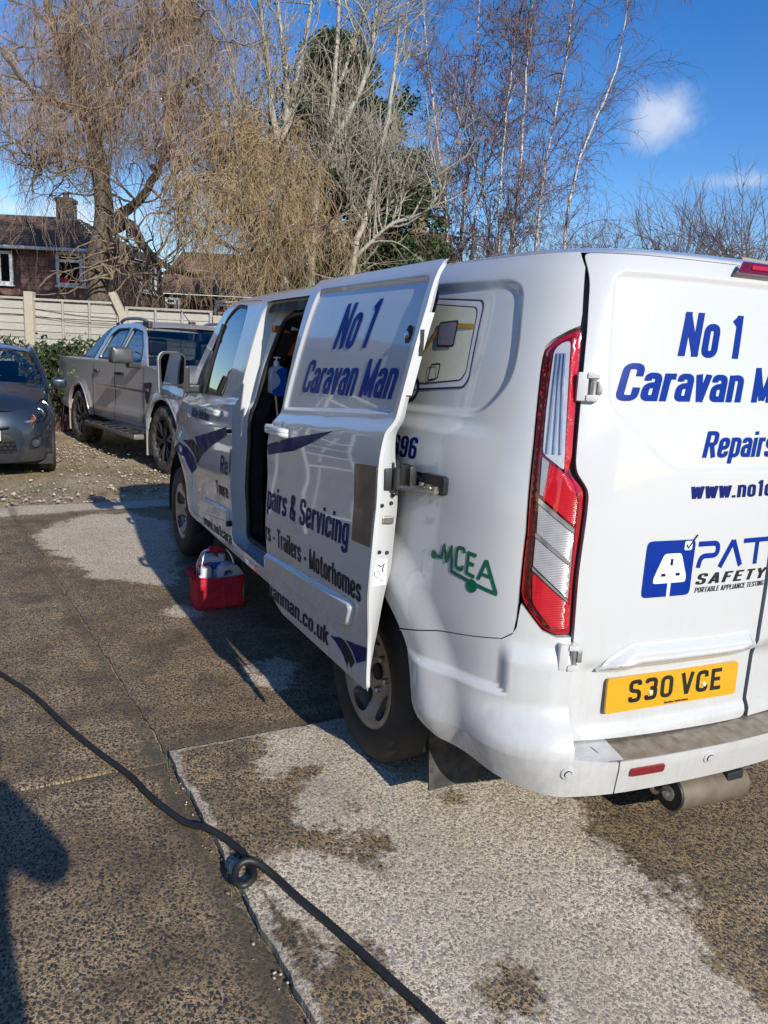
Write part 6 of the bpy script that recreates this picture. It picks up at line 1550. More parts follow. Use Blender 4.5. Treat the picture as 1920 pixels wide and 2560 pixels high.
for k in range(7): g = MB(); g.box((-2.45+k*.27,-1.03,.401),(-2.27+k*.27,-.90,.407)); g.build('step_tread', BLACK, sp)
for s in (-1, 1):
    g = MB(); g.tube(spline([(-1.20,s*.60,1.725),(-1.34,s*.60,1.80),(-1.7,s*.60,1.828),(-2.1,s*.60,1.82),(-2.30,s*.60,1.765),(-2.36,s*.60,1.73)], 5), .022, 8)
    rl_ = g.build('roof_rail', simple('satin_rail', (.30,.31,.33), .4, .5), pk, smooth=50); g = MB(); g.bevbox((-1.38,s*.60-.03,1.70),(-1.17,s*.60+.03,1.79), .02); g.bevbox((-2.38,s*.60-.03,1.70),(-2.24,s*.60+.03,1.78), .02); g.build('rail_foot', BLACK, rl_)
g = MB(); g.tube([(-1.50,.1,1.79),(-1.85,.1,1.99)], .006, 6); g.bevbox((-1.53,.06,1.785),(-1.44,.14,1.83), .015); g.build('aerial', BLACK, pk)
P = np.array([(-a, b+.0) for a, b in parc(0., .50, 172, 8)]); g = MB(); g.tube(pks(-.006)(P), .013, 8); g.build('arch_moulding', SILVER, pk, smooth=60)
g = MB(); g.tube(pks(.0)(np.array([(-a, b) for a, b in parc(-3.22, .50, 172, 8)])), .013, 8); g.build('arch_moulding', SILVER, pk, smooth=60)
g = MB()
for y0 in (-.62, .12): g.bevbox((-1.62,y0,.65),(-1.45,y0+.5,1.33), .05); g.bevbox((-1.60,y0+.12,1.36),(-1.50,y0+.38,1.58), .04)
g.bevbox((-2.35,-.65,.65),(-2.2,.65,1.3), .05); g.box((-.9,-.75,.7),(-.5,.75,1.18)); g.build('seats_and_dash', DARKIN, pk)
g = MB(); a = np.linspace(0, 2*math.pi, 25); g.tube([(-1.0+.06*math.sin(t), -.37+.18*math.cos(t), 1.19+.18*math.sin(t)) for t in a], .013, 8, False); g.build('steering_wheel', BLACK, pk, smooth=50)
# wheels: twelve-spoke two-tone alloys
ALLOY = simple('dark_machined_alloy', (.16,.16,.165), .3, .8); ALLOYD = simple('black_alloy', (.02,.02,.022), .4, .3)
def pk_wheel(x, s):
    w = empty('wheel', (x, s*.80, .395), 0, pk)
    if s > 0: w.rotation_euler = (0, 0, math.pi)
    g = MB(); R, rin, h = .395, .245, .13
    g.lathe([(rin,-h*.8),(rin+.02,-h*.97),(R-.08,-h*1.05),(R-.03,-h*.96),(R-.005,-h*.80),(R,-h*.6),(R,h*.6),(R-.03,h*.95),(rin,h*.8)], (0,0,0), (0,1,0), 48, False); g.build('tyre', TYRE_DUST, w, smooth=40)
    g = MB()
    for k in range(44):
        a = 2*math.pi*k/44; 
        for yy in (-.09, .0, .09): c = np.array([math.cos(a+yy)*R, yy, math.sin(a+yy)*R]); g.lathe([(.020,-.004),(.018,.008)], c, (c[0],0,c[2]), 5)
    tr_ = g.build('tread_blocks', TYRE_DUST, w); tr_['kind'] = 'stuff'
    g = MB(); g.lathe([(.247,-.105),(.262,-.112),(.25,-.09),(.235,-.05),(.235,.08)], (0,0,0), (0,1,0), 48, False); g.build('rim_barrel', ALLOYD, w, smooth=40)
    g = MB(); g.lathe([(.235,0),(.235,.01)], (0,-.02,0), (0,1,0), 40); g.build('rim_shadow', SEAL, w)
    for k in range(6):
        g = MB(); a = 2*math.pi*k/6+.2
        for da in (-.17, .17):
            p0 = np.array([.06*math.cos(a), -.075, .06*math.sin(a)]); p1 = np.array([.15*math.cos(a+da*.8), -.095, .15*math.sin(a+da*.8)]); p2 = np.array([.242*math.cos(a+da*1.15), -.098, .242*math.sin(a+da*1.15)])
            g.tube([p0, p1, p2], [.022, .019, .021], 5)
        g.build('spoke', ALLOY, w)
    g = MB(); g.lathe([(.07,-.06),(.07,-.085),(.045,-.10),(.0,-.102)], (0,0,0), (0,1,0), 24, False); g.build('hub_cap', ALLOYD, w, smooth=40)
for x in (0., -3.22):
    for s in (-1, 1): pk_wheel(x, s)
    V = []; a_ = np.radians(np.linspace(-5, 185, 24))
    for y in (-.88, -.45): V += [(x+.468*math.cos(t), y, .40+.468*math.sin(t)) for t in a_]
    n = 24; F = [(i, i+1, n+i+1, n+i) for i in range(n-1)]+[tuple(range(n, 2*n))]; mesh_obj('wheel_arch_liner', V, F, SEAL, pk, True)
for x in (-.49, -3.72):
    g = MB(); g.box((x-.012,-.93,.16),(x+.0,-.72,.62)); g.build('mud_flap', simple('dusty_flap', (.30,.26,.20), .9, var=.25), pk)

# ------------------------------------------------------------------ blue-grey hatchback, nose to the camera (local: x to the viewer's right, y back, z up)
BG = carpaint('blue_grey_paint', (.032, .046, .062), .18, .8)
hb = empty('hatchback_car', (-2.415, 7.83, 0)); tag(hb, 'dark blue-grey hatchback with its nose to the camera at the left edge', 'car'); hb.rotation_euler = (0, 0, R_(-2))
HP = spline([(0,-.02),(.25,.0),(.45,.05),(.60,.13),(.72,.27),(.79,.45),(.825,.7),(.842,1.0),(.847,1.6),(.845,2.6),(.80,3.4),(.62,3.78),(.3,3.88),(0,3.9)], 16)
HU = np.r_[0, np.cumsum(np.hypot(*np.diff(HP, axis=0).T))]; hus = np.linspace(0, HU[-1], 120); hpx = np.interp(hus, HU, HP[:, 0]); hpy = np.interp(hus, HU, HP[:, 1])
HZ = np.array([.15,.22,.32,.45,.55,.65,.75,.85,.92,1.0]); HI = np.array([.10,.05,.012,.0,.004,.02,.055,.11,.17,.26])
def HS(off=0.):
    def f(P):
        P = np.asarray(P, float); s = np.abs(P[:, 0]); z = P[:, 1]; x = pch(s, hus, hpx); y = pch(s, hus, hpy); i = pch(z, HZ, HI)
        fr_ = sstep(y, .75, .2); x = x*(1-(.045+.0*i)*sstep(z, .6, 1.0))-0*i; y2 = y+i*(1.15*fr_)
        r = np.hypot(y-.80, z-.30); bul = .02*sstep(r, .44, .36)
        px = pch(s+1e-3, hus, hpx)-pch(s-1e-3, hus, hpx); py = pch(s+1e-3, hus, hpy)-pch(s-1e-3, hus, hpy); l = np.hypot(px, py)+1e-12
        x = x+(py/l)*(off+bul); y2 = y2-(px/l)*(off+bul)
        return np.stack([x*np.where(P[:, 0] < 0, -1, 1), y2, z], 1)
    return f
su = lambda y: float(np.interp(y, HP[:, 1][10:], HU[10:]))
ua = su(.80)
hl = rp([(.50,.655),(.62,.70),(.78,.775),(.915,.865),(1.0,.90),(1.03,.855),(1.0,.775),(.93,.69),(.80,.645),(.62,.632)], .03, True, 4)
archp = [(ua-.385*math.cos(a), .30+.385*math.sin(a)) for a in np.linspace(math.pi, 0, 24)][::-1]
fas = [(-1.05,.22),(-.7,.19),(0,.19),(.7,.19),(su(.80)-.37,.22)]+[(ua+.385*math.cos(a), .30+.385*math.sin(a)) for a in np.linspace(math.pi*.96, 0.04*math.pi, 24)]+[(su(1.25),.22),(su(2.7),.22),(su(2.7),.93),(su(1.3),.93),(1.15,.945),(.98,.93),(.80,.87),(.62,.80),(.40,.765),(0,.755),(-.40,.765),(-.62,.80),(-.80,.87),(-.98,.93),(-1.05,.9)]
low_gr = rp([(-.44,.30),(.44,.30),(.40,.50),(.30,.535),(-.30,.535),(-.40,.50)], .05, True, 5)
fogr = rp([(.56,.33),(.72,.34),(.76,.50),(.60,.455)], .03, True, 4); fogl = [(-a, b) for a, b in fogr]
hll = [(-a, b) for a, b in hl]
panel('front_body', fas, HS(), BG, hb, holes=[low_gr, fogr, hl, hll, fogl], res=.035, thick=.03, flip=True, edge=.025)
panel('rear_body', [(-su(2.7),.22),(-1.06,.22),(-1.06,.9),(-su(1.3),.93),(-su(2.7),.93)], HS(), BG, hb, res=.1, flip=True)
GRM = simple('car_grille', (.018,.018,.02), .5)
gr_ = panel('grille', low_gr, HS(-.03), SEAL, hb, res=.06, flip=True)
for r in range(3):
    for c in range(14):
        g = MB(); x = -.40+c*.062+(r % 2)*.031; p = HS(-.015)(np.array([[x, .325+r*.042]]))[0]; a = np.linspace(0, 2*math.pi, 7)
        g.tube([(p[0]+.031*math.cos(t), p[1], p[2]+.024*math.sin(t)) for t in a], .0045, 4, False); g.build('grille_cell', GRM, gr_)
panel('plate_carrier', rp([(-.44,.435),(.44,.435),(.40,.53),(-.40,.53)], .02, True), HS(-.012), BLACK, hb, res=.06, flip=True)
g = MB(); g.bevbox((-.27,-.055,.455),(.27,-.04,.57), .005); npf = g.build('number_plate', simple('white_plate', (.72,.71,.66), .4), hb); g = MB(); g.lathe([(.008,0),(.008,.004)], (.235,-.055,.512), (0,-1,0), 10); g.build('plate_screw', simple('brass', (.4,.25,.08), .4), npf)
CLRM = glassm('clear_headlamp', (.92,.94,.95))
for sgn, pts in ((1, hl), (-1, hll)):
    L_ = panel('headlight', pts, HS(-.05), simple('lamp_bowl', (.45,.46,.48), .25, .8), hb, res=.03, flip=True)
    for (s_, z_, r_, m_) in ((.64,.685,.045, simple('amber_bulb', (.65,.22,.04), .2, .2)), (.765,.735,.060, CHROME), (.90,.80,.066, CHROME)):
        c, n = surf_eval(HS(-.030), np.array([[s_*sgn, z_]])); n = Vector((0, -1, .1)).normalized(); g = MB(); g.lathe([(r_,-.02),(r_,.012),(r_*.85,.014),(r_*.7,-.004),(r_*.45,-.012)], c[0], n, 22, False); o = g.build('reflector', m_, L_, smooth=40)
        g = MB(); g.lathe([(r_*.5,-.01),(r_*.42,.006),(.0,.016)], c[0], n, 18, False); g.build('projector', simple('dark_lens', (.12,.13,.14), .05, .4), o, smooth=60)
    panel('headlight_lens', pts, HS(.004), CLRM, L_, res=.03, flip=True)
for sgn, pts in ((1, fogr), (-1, fogl)):
    panel('fog_recess', pts, HS(-.025), BLACK, hb, res=.03, flip=True); c = HS(-.01)(np.array([[.665*sgn,.405]]))[0]; g = MB(); g.lathe([(.045,-.01),(.043,.01),(.0,.018)], c, (.35*sgn,-1,0), 20); g.build('fog_lamp', simple('fog_glass', (.07,.075,.08), .12, .3), hb, smooth=50)
def hstrip(name, rows, mat, k=17):
    V = []
    for (w_, y, z, bow, cr) in rows:
        for s in np.linspace(-1, 1, k): V.append((w_*s, y+bow*s*s, z+cr*(1-abs(s)**2.2)))
    return mesh_obj(name, V, [(i*k+j, i*k+j+1, (i+1)*k+j+1, (i+1)*k+j) for i in range(len(rows)-1) for j in range(k-1)], mat, hb, True)
e1 = HS()(np.array([(.40,.765),(.62,.80),(.80,.87),(.98,.93),(1.15,.945)]))
hstrip('bonnet', [(.50,.04,.755,.12,.03),(.60,.10,.80,.18,.06),(.68,.25,.87,.22,.06),(.73,.50,.935,.22,.055),(.755,.80,.985,.20,.05),(.765,1.02,1.01,.20,.05)], BG)
g = MB(); g.bevbox((-.12,-.06,.665),(.12,-.03,.70), .01); a = np.linspace(0, 2*math.pi, 24); g2 = MB(); g2.tube([(.075*math.cos(t), -.03, .69+.055*math.sin(t)) for t in a], .008, 6, False); g2.build('nose_badge', CHROME, hb, smooth=50)
g = MB(); g.tube(spline([(-.36,-.02,.61),(-.2,-.045,.585),(0,-.05,.58),(.2,-.045,.585),(.36,-.02,.61)], 6), .012, 6); g.build('upper_slot', SEAL, hb)
hstrip('windscreen', [(.745,1.04,1.015,.20,.045),(.70,1.35,1.19,.20,.05),(.62,1.80,1.40,.18,.05)], glassm('car_screen_glass', (.42,.47,.48)))
hstrip('roof', [(.625,1.79,1.405,.18,.05),(.61,2.1,1.45,.1,.06),(.60,2.8,1.44,0,.06),(.58,3.4,1.36,-.05,.05)], BG)
for s in (-1, 1):
    g = MB(); g.tube(spline([(s*.79,1.15,.955),(s*.735,1.50,1.17),(s*.645,1.94,1.395),(s*.62,2.4,1.45),(s*.60,3.3,1.38)], 6), .035, 8); g.build('roof_pillar', BG, hb, smooth=60)
    V = [(s*.842,1.25,.93),(s*.842,2.75,.95),(s*.60,3.0,1.40),(s*.625,2.0,1.42),(s*.72,1.55,1.20)]; mesh_obj('side_window', V, [tuple(range(5))], DGLASS, hb)
    mh = MB(); mh.bevbox((s*.86-.02 if s > 0 else s*1.02,1.30,.97),(s*1.02 if s > 0 else s*.86+.02,1.44,1.11), .04); mi = mh.build('door_mirror', BG, hb, smooth=60)
    w = empty('wheel', (s*.745,.80,.30), 0 if s > 0 else math.pi, hb)
    g = MB(); g.lathe([(.20,-.07),(.22,-.09),(.28,-.095),(.30,-.075),(.30,.075),(.28,.095),(.22,.09),(.20,.07)], (0,0,0), (1,0,0), 40, False); g.build('tyre', TYRE, w, smooth=40); g = MB(); g.lathe([(.20,.07),(.19,.03),(.05,.06),(.0,.06)], (0,0,0), (1,0,0), 30, False); g.build('rim', ALLOY, w, smooth=40)
    g = MB(); g.lathe([(.20,-.07),(.0,-.07)], (0,0,0), (1,0,0), 30, False); g.build('rim_back', SEAL, w)
    g = MB(); g.tube(spline([(s*.25,.98,1.035),(s*.50,1.03,1.03),(s*.62,1.10,1.07)], 4), .008, 5); g.build('wiper', SEAL, hb)
g = MB()
for x0 in (-.55, .12): g.bevbox((x0,2.0,.5),(x0+.44,2.18,1.08), .05); g.bevbox((x0+.1,2.05,1.08),(x0+.34,2.15,1.28), .04)
g.box((-.7,1.2,.5),(.7,1.5,.98)); g.build('seats_and_dash', DARKIN, hb)
g = MB(); g.box((-.80,.35,.14),(.80,3.6,.26)); g.box((-.60,.55,.26),(.60,1.1,.6)); g.build('underbody', SEAL, hb)
# ------------------------------------------------------------------ red tote bag and what is in it
def Gz(px, py, z=0.): return unproj(px, py, 2, z)
fl0, fr0, bl0 = Gz(491, 1523), Gz(613, 1511), Gz(462, 1479)
ex = fr0-fl0; ex[2] = 0; W_ = np.linalg.norm(ex); ex /= W_; ey = np.array([-ex[1], ex[0], 0.]); D_ = .24; H_ = .205
RED = NT('red_canvas'); RED.set(Base_Color=RED.mix(RED.noise(12, 4), (.42, .008, .024), (.58, .016, .04)), Roughness=.8); RED.bump(RED.noise(9, 4, .6, None, .8), .9, .035)
fl0[2] = -.013
bag = empty('tote_bag', tuple(fl0)); bag.rotation_euler = (0, 0, math.atan2(ex[1], ex[0])); tag(bag, 'red canvas tote of cleaning bottles on the wet concrete by the van sill', 'bag')
def bagwall(n=28, m=9):
    pts = rp([(0,0),(W_,0),(W_,D_),(0,D_)], .035, True, 5); pts = densify(pts, .02); k = len(pts); c = np.array([W_/2, D_/2]); V = []
    for j in range(m):
        t = j/(m-1); sc = 1.0-.05*math.sin(math.pi*t)+.035*t
        for i, p in enumerate(pts):
            wob = .006*math.sin(i*.9+j*1.7)+.005*math.sin(i*.37-j*2.3)
            q = c+(p-c)*(sc+wob); sag = .012*math.sin(math.pi*np.clip(p[0]/W_, 0, 1))*(1 if p[1] < .02 or p[1] > D_-.02 else 0)
            V.append((q[0], q[1], .003+H_*t-sag*t))
    F = [(j*k+i, j*k+(i+1) % k, (j+1)*k+(i+1) % k, (j+1)*k+i) for j in range(m-1) for i in range(k)]+[tuple(range(k))[::-1]]
    return V, F, pts, k, m
V, F, pts_, k_, m_ = bagwall()
o = mesh_obj('bag_wall', V, F, RED.m, bag, True); md = o.modifiers.new('thickness', 'SOLIDIFY'); md.thickness = .004
top = np.array(V[(m_-1)*k_:]); g = MB(); g.tube(np.vstack([top, top[:1]]), .0055, 7, False); g.build('rim', RED.m, bag, smooth=60)
lw = [p for p in top if p[0] < .02]
for i in range(7):
    t = i/6; y = .02+t*(D_-.04); g = MB(); a = np.linspace(0, 2*math.pi, 11); g.tube([(-.004+.012*math.cos(u), y, H_-.004+.014*math.sin(u)) for u in a], .005, 6, False); g.build('rim_lacing', RED.m, bag)
ALU = simple('aluminium_tube', (.62, .63, .65), .28, .9, var=.05)
QW = W_/.37
for yy in (.075, .165):
    g = MB(); g.tube(spline([(.055*QW,yy,H_-.03),(.06*QW,yy,H_+.06),(.085*QW,yy+(.12-yy)*.5,H_+.125),(.13*QW,yy+(.12-yy)*.8,H_+.145),(.235*QW,yy+(.12-yy)*.8,H_+.148),(.28*QW,yy+(.12-yy)*.5,H_+.12),(.305*QW,yy,H_+.05),(.315*QW,yy,H_-.03)], 6), .0065, 8); g.build('handle', ALU, bag, smooth=60)
g = MB(); g.bevbox((.125*QW,.088,H_+.128),(.245*QW,.152,H_+.163), .010); g.build('grip', RED.m, bag, smooth=50)
def bl(x, y, z=0.): return fl0+ex*x*W_/.37+ey*y*D_/.25+np.array([0, 0, z])
def stand(name, x, y, label, cat, group=None, rot=0.):
    o = empty(name, tuple(bl(x, y, .006)), math.atan2(ex[1], ex[0])+rot); tag(o, label, cat, group); return o
HDPE = simple('white_plastic', (.68, .68, .70), .42, var=.05, scale=12); MILK = simple('translucent_plastic', (.58, .58, .62), .4, var=.06, scale=9)
def jerry(x, y, h, w_, d_, label, mat, cap=True, rot=0.):
    o = stand('jerry_can', x, y, label, 'jerry can', 'jerry cans in the red bag', rot)
    out = rp([(-w_/2,0),(w_/2,0),(w_/2,h*.74),(w_*.16,h),(-w_*.34,h*.97),(-w_/2,h*.80)], .025, True, 5); hole = rp([(-w_*.30,h*.72),(w_*.12,h*.78),(w_*.05,h*.88),(-w_*.26,h*.86)], .012, True, 4)
    for s in (-1, 1): panel('can_side', out, lambda P, s=s: np.stack([P[:, 0], np.full(len(P), s*d_/2), P[:, 1]], 1), mat, o, holes=[hole], res=.05, flip=(s < 0))
    for lp, nm in ((out, 'can_shell'), (hole, 'can_handle')):
        L_ = np.array(densify(lp, .02)); k = len(L_); V = [(p[0], -d_/2, p[1]) for p in L_]+[(p[0], d_/2, p[1]) for p in L_]; mesh_obj(nm, V, [(i, (i+1) % k, k+(i+1) % k, k+i) for i in range(k)], mat, o, True)
    if cap: g = MB(); g.lathe([(.024,0),(.025,.03),(.022,.034)], (w_*.33,0,h*.86), n=18); g.build('cap', BLACK, o, smooth=40)
    return o
jerry(.155, .175, .30, .17, .08, 'tall white jerry can with a slot handle at the back of the red bag', HDPE, False)
jerry(.265, .085, .265, .17, .10, 'milky jerry can with a black cap leaning in the front of the red bag', MILK, True, .12)
o = stand('bottle', .235, .165, 'white bottle with a ribbed screw cap at the back of the red bag', 'bottle'); g = MB(); g.lathe([(.036,0),(.038,.01),(.038,.22),(.030,.25),(.020,.262),(.020,.27)], (0,0,0), n=24); g.build('body', HDPE, o, smooth=40); g = MB(); g.lathe([(.023,.268),(.024,.30),(.020,.304)], (0,0,0), n=20); g.build('cap', HDPE, o, smooth=40)
o = stand('aerosol_can', .085, .055, 'white-capped aerosol can at the front left of the red bag', 'can'); g = MB(); g.lathe([(.033,0),(.033,.19)], (0,0,0), n=24); g.build('body', HDPE, o, smooth=40); g = MB(); g.lathe([(.035,.19),(.034,.245),(.030,.252),(.0,.253)], (0,0,0), n=24); g.build('cap', HDPE, o, smooth=40)
o = stand('small_bottle', .045, .035, 'small white-capped bottle low in the front corner of the red bag', 'bottle'); g = MB(); g.lathe([(.018,0),(.018,.16),(.014,.17)], (0,0,0), n=16); g.build('body', BLACK, o, smooth=40); g = MB(); g.lathe([(.017,.17),(.016,.205),(.0,.207)], (0,0,0), n=16); g.build('cap', HDPE, o, smooth=40)
BLUEP = simple('blue_plastic', (.02, .09, .40), .35); REDP = simple('red_plastic', (.50, .015, .02), .4)
def spray(x, y, h, lab, head, trig, rot):
    o = stand('spray_bottle', x, y, lab, 'spray bottle', None, rot); g = MB(); g.lathe([(.030,0),(.031,h*.6),(.014,h*.8),(.013,h)], (0,0,0), n=18); g.build('body', MILK, o, smooth=40)
    g = MB(); g.bevbox((-.025,-.012,h),(.045,.012,h+.038), .010); g.bevbox((.045,-.008,h+.014),(.062,.008,h+.034), .004); g.build('spray_head', head, o, smooth=50); g = MB(); g.tube([(.030,0,h+.005),(.038,0,h-.02),(.048,0,h-.04)], .006, 7); g.build('trigger', trig, o, smooth=50)
spray(.165, .105, .225, 'trigger spray bottle with blue head in the red bag', BLUEP, REDP, .35); spray(.105, .110, .22, 'trigger spray bottle with red head in the red bag', REDP, REDP, 2.6)
o = stand('brush', .325, .19, 'dark brush with red bristles at the back right of the red bag', 'brush'); g = MB(); g.bevbox((-.03,-.02,0),(.03,.02,.19), .01); g.build('handle', BLACK, o); g = MB(); g.bevbox((-.035,-.03,.19),(.035,.03,.245), .012); g.build('bristles', REDP, o)

# ------------------------------------------------------------------ black ribbed hose
HP_ = [(-260,1500),(-120,1595),(0,1673),(81,1725),(163,1801),(244,1866),(326,1926),(380,1980),(461,2039),(521,2072),(575,2105),(608,2134),(630,2170),(632,2197),(608,2214),(588,2202),(593,2180),(618,2169),(651,2172),(689,2193),(749,2248),(814,2302),(900,2378),(1000,2470),(1110,2572),(1250,2720),(1420,2900)]
P = np.array([Gz(a, b, .02) for a, b in HP_])
for i, p in enumerate(P):
    e = EDGE_X(p[1]); up = .024 if p[0] > e-.03 else 0.
    P[i, 2] = -.003+up
P[12:16, 2] = [.021, .021, .021, .023]; P[16:19, 2] = [.036, .044, .034]
HC = spline(P, 14); d = np.r_[0, np.cumsum(np.linalg.norm(np.diff(HC, axis=0), axis=1))]; s = np.arange(0, d[-1], .0055); HC = np.stack([np.interp(s, d, HC[:, c]) for c in range(3)], 1)
rad = .0102+.0017*(np.arange(len(HC)) % 2)
HOSE = NT('black_ribbed_hose'); HOSE.set(Base_Color=HOSE.mix(HOSE.noise(30, 4), (.010, .011, .012), (.026, .027, .028)), Roughness=.5)
V, F = tubes(HC[None], rad[None], 12); o = fast_mesh('hose', V, F, HOSE.m, None, True); tag(o, 'black ribbed hose looped once across the concrete', 'hose')

# ------------------------------------------------------------------ things hanging inside the van
def inpt(px, py, y=2.5): return unproj(px, py, 1, y)
a = inpt(673, 985); b = inpt(711, 890); w_ = b[0]-a[0]; h_ = b[2]-a[2]; c0 = inpt(690, 985)
o = empty('sanitiser_bottle', (c0[0], 2.5, a[2])); tag(o, 'pump bottle with white top in a blue holder hanging inside the van', 'bottle')
bw = w_*.46
SOAP = simple('clear_gel_bottle', (.45,.50,.58), .25, coat=.5)
bo_ = rp([(-bw,0),(bw,0),(bw,h_*.62),(bw*.6,h_*.74),(-bw*.6,h_*.74),(-bw,h_*.62)], .02, True, 4)
panel('body', bo_, lambda P: np.stack([-P[:, 0], np.full(len(P), -.035)+.4*(P[:, 0]**2), P[:, 1]], 1), SOAP, o, res=.04, thick=.07)
panel('holder', rp([(-bw*1.08,-.01),(bw*.55,-.01),(bw*1.1,h_*.10),(bw*.15,h_*.18),(-bw*.35,h_*.34),(-bw*.1,h_*.50),(bw*.6,h_*.58),(-bw*.4,h_*.70),(-bw*1.25,h_*.72)], .02, True, 4), lambda P: np.stack([-P[:, 0], np.full(len(P), -.041), P[:, 1]], 1), BLUEP, o, res=.04, thick=.012)
g = MB(); g.lathe([(bw*.42,h_*.74),(bw*.42,h_*.86),(bw*.14,h_*.865),(bw*.14,h_*.93),(bw*.45,h_*.935),(bw*.45,h_*.965)], (0,0,0), n=16); g.bevbox((-bw*.1,-.06,h_*.935),(bw*.1,0,h_*.97), .004); g.build('pump', HDPE, o, smooth=40)
ORG = simple('orange_fabric', (.45,.10,.015), .8)
a, b = inpt(682, 831), inpt(724, 816); g = MB(); g.bevbox((a[0],2.48,a[2]),(b[0],2.52,b[2]), .006); tag(g.build('orange_strap', ORG), 'short orange strap across the dark lining at the top of the van opening', 'strap')
a, b = inpt(712, 890), inpt(745, 780); g = MB(); g.bevbox((a[0]+.01,2.52,a[2]),(b[0]+.05,2.60,b[2]), .02); tag(g.build('orange_jacket', ORG, None, smooth=50), 'dull orange jacket hanging behind the white card in the van', 'jacket')
a, b = inpt(724, 826), inpt(743, 798); g = MB(); g.bevbox((a[0],2.465,a[2]),(b[0],2.478,b[2]), .003); tag(g.build('white_card', simple('card', (.62,.60,.60), .7)), 'white card pinned up inside the van opening', 'card')
a, b = inpt(690, 987), inpt(697, 1060); g = MB(); g.tube([a, b], .010, 8); tag(g.build('steel_pole', STEEL, None, smooth=50), 'thin steel pole under the sanitiser bottle inside the van', 'pole')
# toolboxes low on the van floor
for k, (x0, y0, z0, x1, y1, z1, lab) in enumerate(((-.80,2.45,.465,-.45,2.70,.70,'dark plastic crate on the van floor behind the cab'), (-.40,2.3,.465,.1,2.7,.86,'dark storage box deeper inside the van'))):
    g = MB(); g.bevbox((x0,y0,z0),(x1,y1,z1), .012); c = g.build('storage_crate', simple('grey_crate', (.05,.052,.056), .6), None); tag(c, lab, 'crate')

# ------------------------------------------------------------------ the photographer, whose shadow falls at the left
def person(loc):
    root = empty('person', loc); tag(root, 'person in dark coat and jeans holding up a phone, shadow on the concrete', 'person')
    def skin(name, V, E, Rr, mat, sub=2):
        me = bpy.data.meshes.new(name); me.from_pydata(V, E, []); o = link(bpy.data.objects.new(name, me), root); me.materials.append(mat)
        md = o.modifiers.new('skin', 'SKIN'); md.use_smooth_shade = True; s = me.skin_vertices[0].data
        for i, r in enumerate(Rr): s[i].radius = (r, r*.85) if i not in (1, 2) else (r, r*.62)
        s[0].use_root = True; o.modifiers.new('sub', 'SUBSURF').levels = sub; o.modifiers['sub'].render_levels = sub; return o
    V = [(0,0,.95),(0,0,1.15),(0,0,1.40),(0,0,1.50),(-.19,0,1.42),(.19,0,1.42),(-.27,.10,1.16),(.33,.12,1.22),(-.06,.33,1.42),(.17,.33,1.42),(-.09,0,.90),(.09,0,.90),(-.11,.03,.50),(.11,-.01,.50),(-.12,0,.09),(.12,-.03,.09),(-.14,.16,.04),(.15,.13,.04),(0,.02,1.60),(0,.03,1.72)]
    E = [(0,1),(1,2),(2,3),(2,4),(2,5),(4,6),(5,7),(6,8),(7,9),(0,10),(0,11),(10,12),(11,13),(12,14),(13,15),(14,16),(15,17),(3,18),(18,19)]
    skin('body', V, E, [.20,.20,.20,.06,.09,.09,.07,.07,.035,.035,.18,.18,.13,.13,.05,.05,.04,.04,.095,.085], simple('dark_coat', (.02,.022,.028), .8))
    SK = simple('skin', (.45,.27,.19), .55)
    for s, hx in ((-1, -.06), (1, .17)):
        hv = [(hx,.33,1.43),(hx,.36,1.49)]; he = [(0,1)]; hr = [.032,.036]
        for f in range(4): b = len(hv); hv += [(hx-s*.0+(-.03+.02*f),.375,1.525),(hx+(-.03+.02*f),.40,1.55-.008*abs(f-1.5)),(hx+(-.03+.02*f)-s*.012,.412,1.535)]; he += [(1,b),(b,b+1),(b+1,b+2)]; hr += [.010,.009,.008]
        b = len(hv); hv += [(hx-s*.035,.365,1.47),(hx-s*.05,.39,1.50)]; he += [(0,b),(b,b+1)]; hr += [.011,.009]
        o = skin('hand', hv, he, hr, SK, 1)
    g = MB(); g.bevbox((.015,.398,1.505),(.095,.407,1.66), .003); ph = g.build('phone', BLACK, None); ph.location = loc; tag(ph, 'dark phone held up by the photographer', 'phone')
    hd = MB(); hd.lathe([(.0,-.12),(.05,-.115),(.075,-.06),(.085,.02),(.075,.08),(.045,.115),(.0,.125)], (0,.03,1.63), n=20, cap=False); h = hd.build('head', SK, root, smooth=60)
    hr_ = MB(); hr_.lathe([(.0,.13),(.05,.12),(.082,.08),(.092,.03),(.088,-.01)], (0,.015,1.64), n=20, cap=False); hr_.build('hair', simple('brown_hair', (.04,.025,.018), .7), h, smooth=60)
    g = MB(); g.tube([(0,.112,1.65),(0,.128,1.615)], .011, 8); g.build('nose', SK, h, smooth=60)
    for s in (-1, 1): g = MB(); g.lathe([(.011,0),(.0,.006)], (s*.03,.108,1.645), (0,1,0), 10); g.build('eye', simple('eye_white', (.5,.5,.5), .2), h); g = MB(); g.bevbox((s*.086-.008,.01,1.605),(s*.086+.008,.04,1.655), .006); g.build('ear', SK, h)
    g = MB(); g.bevbox((-.022,.105,1.575),(.022,.113,1.583), .003); g.build('mouth', simple('lips', (.35,.14,.12), .5), h)
    return root
person((-2.275, -1.985, .0))

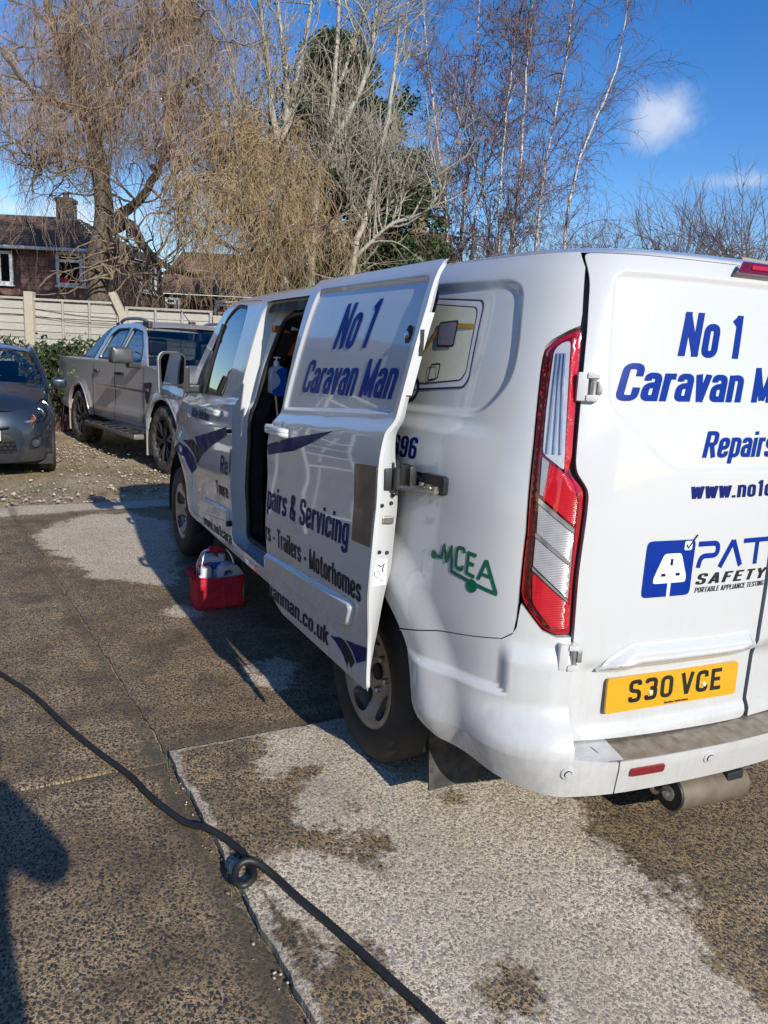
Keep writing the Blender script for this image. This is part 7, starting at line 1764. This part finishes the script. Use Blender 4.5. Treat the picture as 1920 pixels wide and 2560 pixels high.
# ------------------------------------------------------------------ what stands round the yard outside the frame and shows in the paint
h5 = tag(empty('brick_terrace', (0, 0, 0)), 'brown brick terrace across the yard, mirrored in the van side', 'house')
def plain_house(par, c, dirv, L, D, ez, rz, wins):
    c = np.array(c, float); d = np.array(dirv, float); d /= np.linalg.norm(d); n = np.array([d[1], -d[0], 0]); A = c-d*L/2; B = c+d*L/2
    V = wquad(A, B, -.1, ez)+wquad(A-n*D, B-n*D, -.1, ez)+[tuple(A+[0,0,ez]), tuple(A-n*D+[0,0,ez]), tuple(A-n*D/2+[0,0,rz]), tuple(A+[0,0,-.1]), tuple(A-n*D+[0,0,-.1])]+[tuple(B+[0,0,ez]), tuple(B-n*D+[0,0,ez]), tuple(B-n*D/2+[0,0,rz]), tuple(B+[0,0,-.1]), tuple(B-n*D+[0,0,-.1])]
    mesh_obj('wall', V, [(0,1,2,3),(4,5,6,7),(11,8,10,9,12),(16,13,15,14,17)], simple('terrace_brick', (.20,.14,.10), .9, var=.3, scale=6), par)
    slope(A+[0,0,ez]+n*.3-d*.3, B+[0,0,ez]+n*.3+d*.3, B-n*D/2+[0,0,rz]+d*.3, A-n*D/2+[0,0,rz]-d*.3, 14, 'roof', par); slope(B-n*D+[0,0,ez]-n*.3, A-n*D+[0,0,ez]-n*.3, A-n*D/2+[0,0,rz], B-n*D/2+[0,0,rz], 14, 'roof', par)
    for t in wins:
        for z in (.9, 3.2): house_window(A, d, (t, t+1.3, z, z+1.15), par)
plain_house(h5, (-15, 13, 0), (-.25, -1, 0)[::1], 20, 7, 5.0, 7.4, (2, 5.5, 9, 12.5, 16))
h6 = tag(empty('rear_brick_house', (0, 0, 0)), 'brown brick house behind the photographer', 'house'); plain_house(h6, (-4, -34, 0), (-1, .1, 0), 26, 7, 5.0, 7.4, (2, 6, 10, 14, 18, 22))
# white stepladder mirrored in the sliding door
lad = empty('stepladder', (-2.93, 4.9, 0), R_(-6)); tag(lad, 'white stepladder left of the van, seen mirrored in its sliding door', 'ladder')
LW = simple('white_ladder_paint', (.78, .78, .76), .4)
for s in (-1, 1):
    g = MB(); g.tube([(s*.30,0,0),(s*.24,.28,2.05)], .022, 8); g.build('rail', LW, lad, smooth=50); g = MB(); g.tube([(s*.30,.95,0),(s*.24,.33,2.0)], .020, 8); g.build('rear_leg', LW, lad, smooth=50)
for k in range(7): z = .26+k*.27; t = z/2.05; g = MB(); g.box((-.30+.06*t,.28*t-.04,z-.012),(.30-.06*t,.28*t+.05,z+.012)); g.build('tread', LW, lad)
g = MB(); g.box((-.26,.2,2.03),(.26,.42,2.06)); g.build('top_plate', LW, lad)
